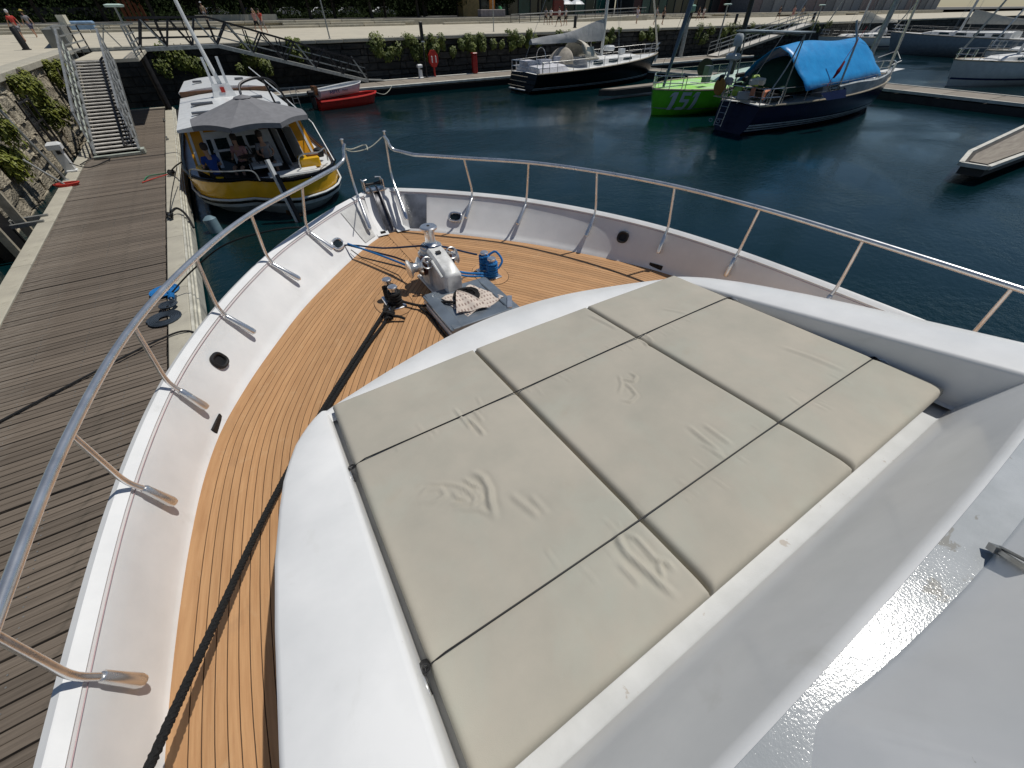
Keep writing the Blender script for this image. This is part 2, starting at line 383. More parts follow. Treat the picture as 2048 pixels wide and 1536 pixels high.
# ---- promenade: stepped kerb wall 73 m away and upper esplanade
st = thing('stone_steps', 'three long pale stone seating steps edging the far promenade', 'steps', (40, 73, ZQ))
BLK = [piece_mesh('step_block', (5.9, .7, .24), CONC, .03), piece_mesh('step_block', (5.9, .7, .24), PAVE, .03)]
for r_ in range(3):
    for i in range(34):
        if r_ < 2 and (i * 7 + r_ * 3) % 5 == 0: continue
        x0 = -30 + i * 6.0 + r_ * 1.7
        if 27 < x0 < 46 and r_ > 0: continue
        shared('step_block', BLK[(i + r_) % 2], st, (x0, 73 + .66 * r_, ZQ + .12 + .24 * r_))
b_ = MB(); b_.box((70, 76.2, ZQ + .33), (280, 3.4, .66)); tag(b_.build('esplanade_edge', CONC), kind='structure')
b_ = MB(); b_.add([(-300, 77.9, ZQ + .70), (900, 77.9, ZQ + .70), (900, 2000, ZQ + .70), (-300, 2000, ZQ + .70)], [(0, 1, 2, 3)])
tag(b_.build('esplanade', mat('esplanade_asphalt', (0.10, 0.095, 0.085), 0.9, vs=.5)), kind='structure')
# ---- left pontoon
lp = thing('wooden_pontoon', 'weathered grey wooden pontoon with pale concrete kerbs beside the yacht', 'pontoon', (-3.6, 14, ZD))
b_ = MB(); b_.box((-3.62, 13.5, .16), (3.1, 41.4, .5)); b_.build('float_body', DARKV, lp)
PM = []
for k in range(3):
    b_ = MB(); 
    prof = [(-.096, -.025), (-.093, .018), (-.088, .021), (-.008, .021), (-.004, .012), (.004, .012), (.008, .021), (.088, .021), (.093, .018), (.096, -.025)]
    b_.loft([[(-1.24, p[0], p[1]) for p in prof], [(1.24, p[0], p[1]) for p in prof]])
    me = bpy.data.meshes.new('plank'); me.from_pydata([tuple(v) for v in b_.v], [], b_.f); me.materials.append(DOCKW); PM.append(me)
y = -6.0; i = 0
screws = MB()
while y < 34.2:
    gap = .0
    if i % 30 == 22: gap = .03
    shared('plank', PM[i % 3], lp, (-3.63 + rnd.uniform(-.006, .006) - (y - 14) * .022, y, ZD - .022 + rnd.uniform(-.004, .004)), (rnd.uniform(-.012, .012), 0, 0))
    if y < 19:
        for sx in (-1.17, -.55, .1, .72, 1.18):
            for q in (-.05, .05):
                if rnd.random() < .8: screws.lathe([(.0075, -.001), (.0075, .0035)], (-3.63 + sx + rnd.uniform(-.01, .01) - (y - 14) * .022, y + q, ZD), n=6)
    y += .205 + gap; i += 1
o = screws.build('screw_heads', GALV, lp); o['kind'] = 'stuff'
KR = piece_mesh('kerb_slab', (.34, 2.93, .16), CONC, .015)
KL = piece_mesh('kerb_slab', (.36, 2.93, .16), CONC, .015)
sk = -.022
for i in range(14):
    yc = -5 + 2.95 * i + 1.2
    if yc > 33.5: break
    shared('kerb_slab', KR, lp, (-2.19 - (yc - 14) * .022, yc, ZD - .06), (0, 0, .022))
    shared('kerb_slab', KL, lp, (-5.07 - (yc - 14) * .022, yc, ZD - .06), (0, 0, .022))
fb = MB()
for (dx, w_, z_, h_) in ((.20, .045, ZD - .03, .07), (.245, .03, ZD - .09, .10), (.27, .05, ZD - .14, .05), (.24, .06, ZD - .32, .28)):
    fb.bar((-2.19 + dx + 20 * .022, -6, z_), (-2.19 + dx - 20.3 * .022, 34.3, z_), w_, h_)
fb.build('fender_strip', mat('fender_cream', (0.55, 0.53, 0.45), .6, var=.15, vs=3), lp)
b_ = MB(); b_.bar((-1.76 + .0, -6, ZD - .2), (-2.66, 34.3, ZD - .2), .012, .4); b_.build('side_skirt', mat('weed_skirt', (0.10, 0.10, 0.06), .9, vs=5), lp)
b_ = MB(); b_.box((-4.1, 34.25, ZD - .03), (3.2, .18, .14), None, .02); b_.build('end_beam', CONC, lp)
# ---- far pontoon along the quay
fp = thing('pontoon', 'long pale pontoon at the foot of the far quay wall', 'pontoon', (20, 37, ZD))
b_ = MB(); b_.box((29, 37.1, .14), (52, 3.5, .42)); b_.build('float_body', DARKV, fp)
DP = piece_mesh('deck_panel', (1.96, 2.9, .05), mat('pontoon_boards', (0.30, 0.265, 0.215), .85, col2=(.2, .17, .14), vs=1.2, stretch=(1, 9, 1), rand=.15, bump=.4, bs=20), .01)
for i in range(26): shared('deck_panel', DP, fp, (4 + 2 * i, 37.1, ZD - .03))
b_ = MB(); b_.box((29, 35.45, ZD - .04), (52, .22, .16), None, .02); b_.build('edge_beam', WHITEP if False else mat('pale_edge', (0.62, .60, .53), .6, vs=2), fp)
b_ = MB(); b_.box((29, 38.75, ZD - .04), (52, .22, .16), None, .02); b_.build('edge_beam', MATS['pale_edge'], fp)
# ---- right main pontoon and finger
rp_ = thing('pontoon', 'pale grey pontoon with white edges behind the navy sailing boat', 'pontoon', (40, 10, ZD))
def slab_run(par, a, b2, wd, n, m=None):
    a, b2 = Vector(a), Vector(b2); d = (b2 - a); L_ = d.length; t = d / L_; nn = Vector((-t.y, t.x, 0)); ang = math.atan2(t.y, t.x)
    me = piece_mesh('deck_panel', (L_ / n - .05, wd - .36, .05), m or MATS['pontoon_boards'], .01)
    for i in range(n): shared('deck_panel', me, par, a + d * ((i + .5) / n) + Vector((0, 0, ZD - .03)), (0, 0, ang))
    for s_ in (-1, 1):
        q = MB(); q.bar(a + nn * s_ * (wd / 2 - .09) + Vector((0, 0, ZD - .04)), b2 + nn * s_ * (wd / 2 - .09) + Vector((0, 0, ZD - .04)), .17, .15); q.build('edge_beam', MATS['pale_edge'], par)
    q = MB(); q.bar(a + Vector((0, 0, .12)), b2 + Vector((0, 0, .12)), wd - .08, .5); q.build('float_body', mat('float_concrete', (.06, .055, .05), .9, vs=2), par)
slab_run(rp_, (40.2, 16.2, 0), (39.6, -12, 0), 3.2, 12)
fg = thing('finger_pontoon', 'narrow finger pontoon with white edge and tapered end on the right', 'pontoon', (23, 4.3, ZD))
out = [survey(*p, ZD) for p in ((1930, 322), (1972, 338))]
P0 = Vector((21.75, 4.75, 0)); P1 = Vector((21.5, 4.05, 0)); 
fm = MB(); fm.prism([(21.55, 4.62), (21.7, 3.98), (38.2, 3.6), (38.2, 5.9), (23.6, 5.05)], ZD - .32, ZD - .03); fm.build('float_body', MATS['float_concrete'], fg)
fm = MB(); fm.prism([(22.1, 4.6), (22.15, 4.12), (38.2, 3.8), (38.2, 5.7), (23.5, 4.86)], ZD - .03, ZD + .005); fm.build('deck_board', MATS['pontoon_boards'], fg)
fm = MB()
for q in (((21.5, 4.66), (23.6, 5.08)), ((23.6, 5.08), (38.2, 5.93)), ((21.5, 4.66), (21.66, 3.95)), ((21.66, 3.95), (38.2, 3.57))): fm.bar((*q[0], ZD - .01), (*q[1], ZD - .01), .14, .12)
fm.build('edge_beam', MATS['pale_edge'], fg)
f2 = thing('finger_pontoon', 'short low grey finger pontoon tip between the black boat and the lime hull', 'pontoon', (24, 26, ZD))
fm = MB(); fm.prism([(22.7, 25.3), (23.5, 24.6), (38.5, 23.9), (38.5, 26.1)], ZD - .35, ZD - .02); fm.build('float_body', MATS['float_concrete'], f2)
fm = MB(); fm.prism([(22.9, 25.3), (23.6, 24.75), (38.5, 24.1), (38.5, 25.9)], ZD - .02, ZD + .02); fm.build('deck_board', MATS['pontoon_boards'], f2)
f3 = thing('finger_pontoon', 'wide pale finger pontoon beyond the lime green racing boat', 'pontoon', (32, 31, ZD))
slab_run(f3, (33.8, 34.6, 0), (39.8, 16, 0), 2.2, 8)
# ================================================================== MOTOR YACHT (centre line x = 1.5)
XC, ZT = 1.5, 2.15
yacht = thing('motor_yacht', 'white motor yacht foredeck with teak planking, steel bow rail and sunbathing pad recess', 'yacht', (XC, 0, 0))
# matching stations: teak edge / outer bulwark edge (half breadth, Y)
TE = crom([(2.80, -6, 0), (2.80, -3, 0), (2.80, -1.5, 0), (2.80, 0, 0), (2.79, 1, 0), (2.68, 2, 0), (2.51, 2.75, 0), (2.25, 3.32, 0), (1.90, 3.9, 0), (1.56, 4.4, 0), (1.18, 4.86, 0), (.80, 5.28, 0), (.45, 5.63, 0), (.12, 5.90, 0)], 6)
OE = crom([(3.00, -6, 0), (3.00, -3, 0), (3.00, -1.5, 0), (2.99, 0, 0), (2.95, 1, 0), (2.86, 2, 0), (2.71, 2.8, 0), (2.52, 3.4, 0), (2.24, 4.02, 0), (1.94, 4.55, 0), (1.60, 5.05, 0), (1.17, 5.54, 0), (.70, 6.0, 0), (.16, 6.42, 0)], 6)
NS = len(TE)
def yat(L_, Y):
    for a, b2 in zip(L_, L_[1:]):
        if a.y <= Y <= b2.y: return a.x + (b2.x - a.x) * (Y - a.y) / (b2.y - a.y)
    return L_[0].x if Y < L_[0].y else L_[-1].x
ZB = 2.63
def sect(i, s):
    t, o = TE[i], OE[i]; k = max(0, (i - NS * .35) / (NS * .65)) ** 2
    d = Vector((o.x - t.x, o.y - t.y, 0)); n_ = d.normalized() if d.length > 1e-3 else Vector((1, 0, 0))
    def P(x, y, z): return (XC + s * x, y, z)
    ti = Vector((t.x, t.y, 0)); oo = Vector((o.x, o.y, 0))
    pin = oo - n_ * .105
    return dict(
        panel=[P(ti.x - n_.x * .02, ti.y - n_.y * .02, ZT - .03), P(ti.x, ti.y, ZT + .012), P(*(ti.lerp(pin, .10)).xy, ZT + .03), P(*(ti.lerp(pin, .22)).xy, ZT + .075), P(*(ti.lerp(pin, .45)).xy, ZT + .17), P(*(ti.lerp(pin, .75)).xy, ZT + .30), P(pin.x, pin.y, ZB - .075), P(pin.x + n_.x * .01, pin.y + n_.y * .01, ZB - .045)],
        cap=[P(pin.x + n_.x * .012, pin.y + n_.y * .012, ZB - .05), P(pin.x + n_.x * .004, pin.y + n_.y * .004, ZB - .032), P(pin.x + n_.x * .02, pin.y + n_.y * .02, ZB - .022), P(oo.x - n_.x * .060, oo.y - n_.y * .060, ZB - .004), P(oo.x - n_.x * .050, oo.y - n_.y * .050, ZB), P(oo.x - n_.x * .010, oo.y - n_.y * .010, ZB - .018), P(oo.x, oo.y, ZB - .045), P(oo.x, oo.y, ZB - .14)],
        hull=[P(oo.x - n_.x * .01, oo.y - n_.y * .01, ZB - .13), P(oo.x * .985, oo.y - .10 * k, 1.95), P(oo.x * .975 + .02, oo.y - .12 * k, 1.9), P(oo.x * .96 - .02 * k, oo.y - .35 * k, 1.3), P(oo.x * .90 - .12 * k, oo.y - .75 * k, .5), P(max(.03, oo.x * .84 - .2 * k), oo.y - 1.05 * k, -.35)])
for s in (-1, 1):
    for nm, m_ in (('hull_side', GEL), ('bulwark', GEL), ('cap_rail', GEL)):
        q = MB(); key = {'hull_side': 'hull', 'bulwark': 'panel', 'cap_rail': 'cap'}[nm]
        q.loft([sect(i, s)[key] for i in range(NS)]); q.build(nm, m_, yacht, True, auto=24 if nm == 'cap_rail' else 50)
    # dark red scribed seam just inside the cap rail
    q = MB(); q.tube([Vector(sect(i, s)['panel'][6]) + Vector((0, 0, .022)) for i in range(0, NS)], .0022, 4); q.build('seam', mat('faded_red_seam', (.52, .36, .37), .7), yacht)
# closing bow block with anchor channel
t0, o0 = TE[-1], OE[-1]
q = MB(); q.loft([[(XC + x, t0.y + .0, ZT - .02) for x in (-.13, .13)], [(XC + x, t0.y + .0, ZT + .03) for x in (-.13, .13)], [(XC + x, o0.y - .12, ZB - .03) for x in (-.15, .15)], [(XC + x, o0.y + .02, ZB - .03) for x in (-.14, .14)], [(XC + x, o0.y - .1, 1.9) for x in (-.12, .12)], [(XC + x, o0.y - 1.0, -.3) for x in (-.05, .05)]])
q.build('stem', GEL, yacht, True)
q = MB()
for (x0, x1) in ((-.24, -.065), (.065, .30)):      # smooth facing plates either side of the chain channel
    q.loft([[(XC + x, 5.80, ZT + .02) for x in (x0, x1)], [(XC + x, 5.92, ZT + .06) for x in (x0, x1)], [(XC + x, 6.30, ZB - .02) for x in (x0 * .8, x1 * .8)], [(XC + x, 6.36, ZB - .03) for x in (x0 * .8, x1 * .8)]])
q.build('facing_plate', GEL, yacht, True)
pm = mat('brushed_plate', (.42, .42, .42), .35, .8, var=.25, vs=3)
for s in (-1, 1):     # steel wear plates on the bulwark beside the anchor channel
    ia, ib = NS - 7, NS - 4; q = MB(); rows = []
    for i in range(ia, ib + 1):
        sc_ = sect(i, s)['panel']; rows.append([Vector(sc_[k]) + Vector((-s * .006, -.006, .006)) for k in (2, 3, 4, 5, 6)])
    q.loft(rows); q.build('wear_plate', pm if s > 0 else mat('dull_plate', (.60, .60, .58), .5, .2, var=.1, vs=4), yacht)
q = MB(); pa = [(XC - .02, 6.38, ZB + .02), (XC - .02, 6.20, ZB - .02), (XC - .03, 6.05, ZT + .32), (XC - .02, 5.88, ZT + .05)]
for dx in (-.05, .05): q.tube(crom([Vector(p) + Vector((dx, 0, .02)) for p in pa], 4), .014, 6)
q.loft([[Vector(p) + Vector((dx, 0, -.03 if abs(dx) < .05 else .01)) for dx in (-.055, -.04, .04, .055)] for p in crom(pa, 4)])
q.build('anchor_channel', mat('worn_channel', (.16, .16, .17), .4, .7, var=.3, vs=12), yacht, True)
ro = MB(); ro.tube([(XC - .14, 6.42, ZB + .02), (XC - .14, 6.42, ZB + .12), (XC - .07, 6.42, ZB + .14)], .011, 6)
ro.tube([(XC + .14, 6.42, ZB + .02), (XC + .14, 6.42, ZB + .14), (XC + .06, 6.42, ZB + .15)], .011, 6)
ro.box((XC - .14, 6.40, ZB + .06), (.012, .16, .14)); ro.box((XC + .14, 6.40, ZB + .06), (.012, .16, .14)); ro.box((XC, 6.36, ZB + .0), (.28, .2, .012))
bow = ro.build('bow_roller', STEEL, yacht, True)
q = MB(); q.lathe([(.03, -.12), (.018, -.05), (.018, .05), (.03, .12)], (XC, 6.43, ZB + .06), (1, 0, 0), 12); q.build('roller', BLACK, bow, True)
q = MB(); q.box((XC - .14, 5.86, ZT + .03), (.07, .05, .04)); q.build('drain_slot', CAULK, yacht)
# ---- teak deck
td = MB(); ring = [(XC - p.x, p.y, 0) for p in TE] + [(XC + p.x, p.y, 0) for p in reversed(TE)]
td.prism([(p[0], p[1]) for p in ring], ZT - .06, ZT - .0045)
deck = td.build('teak_deck', CAULK, yacht)
PW, GAP, KW = .0530, .0052, .10
def offset(d):
    out = []
    for i, p in enumerate(TE):
        a, b2 = TE[max(i - 1, 0)], TE[min(i + 1, NS - 1)]; t = (b2 - a).normalized(); nrm = Vector((-t.y, t.x, 0))
        out.append(p + nrm * d)
    return out
def plank(s, d0, d1, y0=-2.2):
    A, B = offset(d0), offset(d1); pts = []
    for a, b2 in zip(A, B):
        if a.y < y0: continue
        ax, bx = a.x, b2.x
        if bx < KW and ax < KW: 
            if pts:   # cut at the king plank
                pa_, pb_ = pts[-1]
                def cut(p, q_):
                    if abs(p.x - q_.x) < 1e-6 or p.x <= KW: return Vector((KW, p.y, 0))
                    t = (p.x - KW) / (p.x - q_.x); return p.lerp(q_, min(max(t, 0), 1))
                pts.append((cut(pa_, a), cut(pb_, b2) if pb_.x > KW else Vector((KW, pb_.y, 0))))
            break
        pts.append((Vector((max(ax, KW), a.y, 0)), Vector((max(bx, KW), b2.y, 0))))
    if len(pts) < 2: return
    q = MB(); uv = []
    L_ = 0; rows = []
    for k, (a, b2) in enumerate(pts):
        if k: L_ += (a - pts[k - 1][0]).length
        rows.append([(XC + s * a.x, a.y, ZT - .01), (XC + s * a.x, a.y, ZT), (XC + s * b2.x, b2.y, ZT), (XC + s * b2.x, b2.y, ZT - .01)]); uv.append(L_)
    q.loft(rows); o = q.build('plank', TEAK, deck)
    me = o.data; ul = me.uv_layers.new(name='uv'); sh = rnd.uniform(0, 50)
    for lp_ in me.loops:
        vi = lp_.vertex_index; ul.data[lp_.index].uv = (uv[vi // 4] + sh, (vi % 4 in (2, 3)) * PW * 1.0 + sh)
for s in (-1, 1):
    plank(s, 0, .095 - GAP / 2)
    d = .095
    while d < 2.72:
        plank(s, d + GAP / 2, d + PW - GAP / 2); d += PW
def uvbox(o, sc=1.0, along='y'):
    me = o.data; ul = me.uv_layers.new(name='uv'); sh = rnd.uniform(0, 9)
    for lp_ in me.loops:
        v = me.vertices[lp_.vertex_index].co; ul.data[lp_.index].uv = ((v.y if along == 'y' else v.x) + sh, (v.x if along == 'y' else v.y) + sh)
q = MB(); q.box((XC, 4.0, ZT - .004), (2 * KW - .012, 3.75, .009)); o = q.build('king_plank', TEAK, deck); uvbox(o)
# plates of teak let in round windlass and bollards
for x in (-.65, .62):
    q = MB(); pts = [(XC + x + .21 * math.cos(a) * (1 if abs(math.cos(a)) < .9 else 1), 3.98 + .30 * math.sin(a)) for a in [2 * math.pi * k / 20 for k in range(20)]]
    q.prism(pts, ZT - .003, ZT + .0015); o = q.build('inlay_seam', CAULK, deck)
    q = MB(); pts = [(XC + x + .204 * math.cos(a), 3.98 + .294 * math.sin(a)) for a in [2 * math.pi * k / 20 for k in range(20)]]
    q.prism(pts, ZT - .002, ZT + .004); o = q.build('inlay', TEAK, deck); uvbox(o)
# scupper notches at the deck edge
for s in (-1, 1):
    q = MB(); q.box((XC + s * 2.47, 2.95, ZT + .035), (.05, .17, .07), Matrix.Rotation(s * .32, 3, 'Z')); q.build('scupper', CAULK, yacht)

# ---- trunk with recessed pad well
def half_c(Y):
    pts = ((-6, 2.10), (-1, 2.08), (0, 2.06), (.5, 2.055), (1.0, 2.04), (1.3, 2.01), (1.6, 1.96), (1.85, 1.89), (2.0, 1.81), (2.1, 1.735), (2.14, 1.69))
    for a, b2 in zip(pts, pts[1:]):
        if a[0] <= Y <= b2[0]: return a[1] + (b2[1] - a[1]) * (Y - a[0]) / (b2[0] - a[0])
    return pts[-1][1]
def zc(Y): return 2.655 + (2.1 - Y) * .213
def zpad(Y): return 2.72 + (2.1 - Y) * .088
ARC = crom([(-1.69, 2.13, 0), (-1.51, 2.20, 0), (-1.06, 2.345, 0), (-.54, 2.475, 0), (0, 2.52, 0), (.54, 2.475, 0), (1.06, 2.345, 0), (1.51, 2.20, 0), (1.69, 2.13, 0)], 6)
trunk_rows = []
q = MB()
for s in (-1, 1):
    rows = []
    Ys = [-5.5, -3, -1.5, -.6, 0, .4, .8, 1.1, 1.4, 1.6, 1.75, 1.88, 1.96, 2.03, 2.09, 2.13]
    for Y in Ys:
        h = half_c(Y); z = zc(Y); zi = min(zpad(Y) - .13, z - .012); r = .028
        rows.append([(XC + s * (h + .06), Y, ZT - .02), (XC + s * (h + .015), Y, ZT + .25), (XC + s * h, Y, z - r), (XC + s * (h - .008), Y, z - .008), (XC + s * (h - r), Y, z),
                     (XC + s * (1.665), Y, z - .002), (XC + s * 1.648, Y, z - .010), (XC + s * 1.640, Y, z - .03), (XC + s * (1.632), Y, zi + .01), (XC + s * 1.60, Y, zi)])
    q.loft(rows)
q.build('coaming', GEL, yacht, True, auto=55)
q = MB(); rows = []
for p in ARC:
    n_ = Vector((p.x * .25, 1, 0)).normalized()
    zt = 2.64
    rows.append([(XC + p.x + n_.x * .10, p.y + n_.y * .10, ZT - .02), (XC + p.x + n_.x * .02, p.y + n_.y * .02, zt - .10), (XC + p.x, p.y, zt - .02), (XC + p.x - n_.x * .02, p.y - n_.y * .02, zt),
                 (XC + p.x * .985, min(p.y - .04, 2.13), zt + .002), (XC + p.x * .97, 2.02, zt - .012)])
q.loft(rows); q.build('trunk_front', GEL, yacht, True, auto=60)
q = MB(); q.loft([[(XC + x, Y, zpad(Y) - .128) for x in (-1.66, 0, 1.66)] for Y in (2.12, 1.5, .8, .115)]); q.build('pad_well', GEL, yacht)
# aft of the pad: shelf, raked riser, non-slip ledge, windscreen base
CB = .08       # camber
TY = .07       # rise of the ledge towards the stern
def cu(x, c=.03): return -c * x * x        # slight plan curvature
XS = [-1.66 + 3.32 * k / 24 for k in range(25)]
q = MB()
q.loft([[(XC + x, y, z + .012 - .016 * x * x) for x in XS] for y, z in ((.125, 2.762), (.04, 2.770), (-.034, 2.778), (-.042, 2.785))])
q.build('shelf', GEL_SHELF, yacht, True)
q = MB(); q.loft([[(XC + x, y, z + (.012 - .016 * x * x) * (1 - f) + (.03 - CB * x * x) * f) for x in XS] for y, z, f in ((-.040, 2.78, 0), (-.048, 2.80, 0), (-.205, 3.375, 1), (-.216, 3.402, 1), (-.232, 3.412, 1))])
q.build('riser', GEL, yacht, True, auto=60)
q = MB(); q.loft([[(XC + x, y, z + .03 - CB * x * x) for x in XS] for y, z in ((-.230, 3.413), (-.40, 3.413 + .17 * TY), (-.9, 3.413 + .67 * TY), (-1.6, 3.413 + 1.37 * TY))])
q.build('ledge', GEL_SAND, yacht, True)
q = MB(); rows = []
BL = [(1.64, -.345), (1.2, -.335), (.8, -.330), (.4, -.327), (0, -.322), (-.3, -.314), (-.6, -.296), (-.78, -.276), (-.845, -.268), (-.873, -.270), (-.90, -.280), (-.953, -.304), (-1.05, -.348), (-1.2, -.43), (-1.45, -.60)]
PRF = ((.010, -.01), (0, .012), (.010, .04), (.13, .36), (.155, .40), (.21, .43), (.9, .47), (4, .5))
for (off, h) in PRF:
    r_ = []
    for k, (x, y) in enumerate(BL):
        f = min(1, max(0, (-.42 - x) / .46)); dx, dy, ml = .62 * f, -1.0, 1 + .75 * max(0, f * 2 - 1)
        r_.append((XC + x + dx * off * ml, y + dy * off * ml, 3.425 - CB * x * x + h))
    rows.append(r_)
q.loft(rows)
q.build('windscreen_base', GEL, yacht, True, auto=50)
def on_block(px, py):
    z = 3.45
    for _ in range(400):
        z += .001; p_ = survey(px, py, z)
        if p_.y > -.325 - (z - 3.465) * .38 - .012: return p_ + Vector((0, .01, .012))
    return p_
wp = MB(); a = on_block(1995, 1108); b_ = on_block(2060, 1152)
wp.bar(a, b_, .018, .012); wp.bar(a + Vector((0, .006, 0)), a + (b_ - a) * .18, .03, .02); wp.tube([a + Vector((.0, 0, .012)), b_ + Vector((.01, 0, .015))], .005, 6)
wp.build('windscreen_wiper', STEELD, yacht, True)
# superstructure behind the camera
q = MB(); q.loft([[(XC - 1.9, y, z) for y, z in ((-1.6, 3.0), (-2.6, 4.1), (-5.5, 4.1))], [(XC + 1.9, y, z) for y, z in ((-1.6, 3.0), (-2.6, 4.1), (-5.5, 4.1))]])
# ---- bow rail
STN = [(-1.15, 2.80, 0), (.22, 2.79, 0), (1.18, 2.76, 0), (2.09, 2.68, 0), (3.0, 2.49, 0), (3.9, 2.13, 0), (4.68, 1.64, 0), (5.36, 1.04, 0)]
for s in (-1, 1):
    rail = [(2.82, -3.2), (2.80, -1.15), (2.79, .22), (2.755, 1.18), (2.68, 2.09), (2.49, 3.0), (2.13, 3.88), (1.65, 4.67), (1.0, 5.36), (.52, 5.86)]
    pts = crom([(XC + s * x, y, 3.12) for x, y in rail], 8)
    xe, ye = (.32, 6.14) if s < 0 else (.30, 6.30)
    end = arcpts((XC + s * (xe + .10), ye - .11, 3.24), .12, R(-90), R(0), 6, (-s * .7, .7, 0), (0, 0, 1))
    pts = pts + end[0:]
    pts.append((XC + s * xe - s * .02, ye, 3.30))
    q = MB(); q.tube(pts, .0225, 12); q.build('handrail', STEEL, yacht, True)
    # end post leaning back to the deck edge
    top = Vector((XC + s * xe, ye, 3.34)); foot = Vector((XC + s * .23, 5.80, 2.33)) if s > 0 else Vector((XC - .33, 5.80, 2.30))
    mid = Vector((XC + s * (xe - .01), ye + .03, 2.78))
    q = MB(); q.tube(crom([top, top.lerp(mid, .5), mid, mid.lerp(foot, .5) + Vector((0, .02, .02)), foot], 4), .0165, 10); post = q.build('end_post', STEEL, yacht, True)
    q = MB(); q.lathe([(.02, 0), (.026, .006), (.026, .014), (.012, .022)], top, (0, 0, 1), 10); q.build('post_cap', STEEL, post, True)
    q = MB(); dd = (foot - mid); q.tube([mid + dd * .32, mid + dd * .36, mid + dd * .62, mid + dd * .64, mid + dd * .97, foot + dd * .02], [.02, .026, .026, .03, .034, .02], 12); q.build('post_socket', STEEL, post, True)
    for (Y, xr, _) in STN:
        i = min(range(NS), key=lambda k: abs(TE[k].y * .5 + OE[k].y * .5 - Y)); t, o_ = TE[i], OE[i]
        n_ = (o_ - t).normalized(); pin = o_ - n_ * .105
        def W_(v, z): return Vector((XC + s * v.x, v.y, z))
        A = W_(Vector((xr, Y, 0)), 3.11)
        bend = W_(pin - n_ * .005, ZB + .035)
        top2 = W_(pin - n_ * .045, ZB - .075); low = W_(t.lerp(pin, .50), 2.395)
        if s > 0 or True:
            low = W_(t.lerp(pin, .42) - n_ * .035, 2.375)
        d1 = (bend - A).normalized(); d2 = (top2 - bend).normalized(); q = MB(); q.tube([A, bend - d1 * .09] + [bend.lerp(bend - d1 * .09, (1 - f) ** 2) .lerp(bend + d2 * .07, f * f) if True else 0 for f in (.25, .5, .75)] + [bend + d2 * .07, top2, low], .0155, 10); stn = q.build('stanchion', STEEL, yacht, True)
        dd = low - top2; nn = Vector((-s * n_.x, -n_.y, .55)).normalized()
        q = MB(); q.tube([top2 - dd * .12, top2 - dd * .08, top2 + dd * .5, low - dd * .1, low + dd * .04, low + dd * .09], [.017, .023, .027, .031, .026, .010], 12)
        q.build('stanchion_socket', STEEL, stn, True)
        w_ = MB(); w_.box(top2.lerp(low, .55) - nn * .028, (.055, .02, .05)); 
# ---- hawseholes, drain covers
def oval(cx, s, Y, zz, a, b2, nm, m1, m2, inner=True):
    i = min(range(NS), key=lambda k: abs(TE[k].y * .5 + OE[k].y * .5 - Y)); t, o_ = TE[i], OE[i]
    n_ = (o_ - t).normalized(); pin = o_ - n_ * .105; tt = (zz - ZT) / (ZB - .06 - ZT); c = t.lerp(pin, tt)
    C_ = Vector((XC + s * c.x, c.y, zz)); tg = (TE[min(i + 1, NS - 1)] - TE[i - 1]).normalized(); u = Vector((s * tg.x, tg.y, 0))
    upv = (Vector((XC + s * pin.x, pin.y, ZB - .06)) - Vector((XC + s * t.x, t.y, ZT))).normalized(); nr = u.cross(upv)
    if nr.dot(Vector((-s, -1, 1))) < 0: nr = -nr
    ringp = [C_ + nr * .012 + u * (a * math.copysign(abs(math.cos(q_)) ** .75, math.cos(q_))) + upv * (b2 * math.copysign(abs(math.sin(q_)) ** .75, math.sin(q_))) for q_ in [2 * math.pi * k / 28 for k in range(28)]]
    h = MB(); h.tube(ringp, .016, 8, closed=True); hw = h.build(nm, m1, yacht, True)
    d_ = MB(); d_.loft([[p - nr * .0 for p in ringp], [C_ + (p - C_) * .82 - nr * .006 for p in ringp]], True); d_.add([C_ + (p - C_) * .97 - nr * .004 for p in ringp], [tuple(range(28))]); d_.build('opening', m2, hw)
    return C_, nr
for s in (-1, 1):
    zz = 2.33
    HC, HN = oval(0, s, 5.47, 2.34, .095, .062, 'hawsehole', STEEL, mat('shadowed_hole', (.012, .02, .022), .25), True)
    oval(0, s, 3.42, 2.42, .058, .058, 'deck_drain_cover', BLACK, BLACK, True)
# faint grey patch where the starboard bulwark has been wiped is left to light
# ---- windlass (a part of the yacht, bolted to the deck)
wl = MB(); X0 = XC - .02
def rbox(q, c, d, ch=.02, rot=None): q.box(c, d, rot, ch)
# raked gearbox body: deep aft housing, narrow neck, capstan forward
rows = []
for (y, z0, z1, hw_) in ((3.62, .0, .32, .085), (3.64, .0, .345, .095), (3.9, .0, .42, .098), (4.02, .0, .45, .10), (4.10, .0, .46, .10)):
    rows.append([(X0 - hw_, y, ZT + z0), (X0 - hw_, y, ZT + z1 - .03), (X0 - hw_ + .025, y, ZT + z1), (X0 + hw_ - .025, y, ZT + z1), (X0 + hw_, y, ZT + z1 - .03), (X0 + hw_, y, ZT + z0)])
wl.loft(rows, capA=True, capB=True)
rows = []
for (y, z1, hw_) in ((4.06, .40, .13), (4.16, .40, .15), (4.34, .38, .13)):
    rows.append([(X0 - hw_, y, ZT), (X0 - hw_, y, ZT + z1 - .05), (X0 - hw_ + .05, y, ZT + z1), (X0 + hw_ - .05, y, ZT + z1), (X0 + hw_, y, ZT + z1 - .05), (X0 + hw_, y, ZT)])
wl.loft(rows, capA=True, capB=True)
wl.box((X0, 4.1, ZT + .012), (.34, .62, .024), None, .01)
wl.lathe([(.12, .36), (.13, .38), (.13, .42), (.11, .44)], (X0, 4.2, ZT), n=24)
wb = wl.build('windlass', ALU, yacht, True, auto=40)
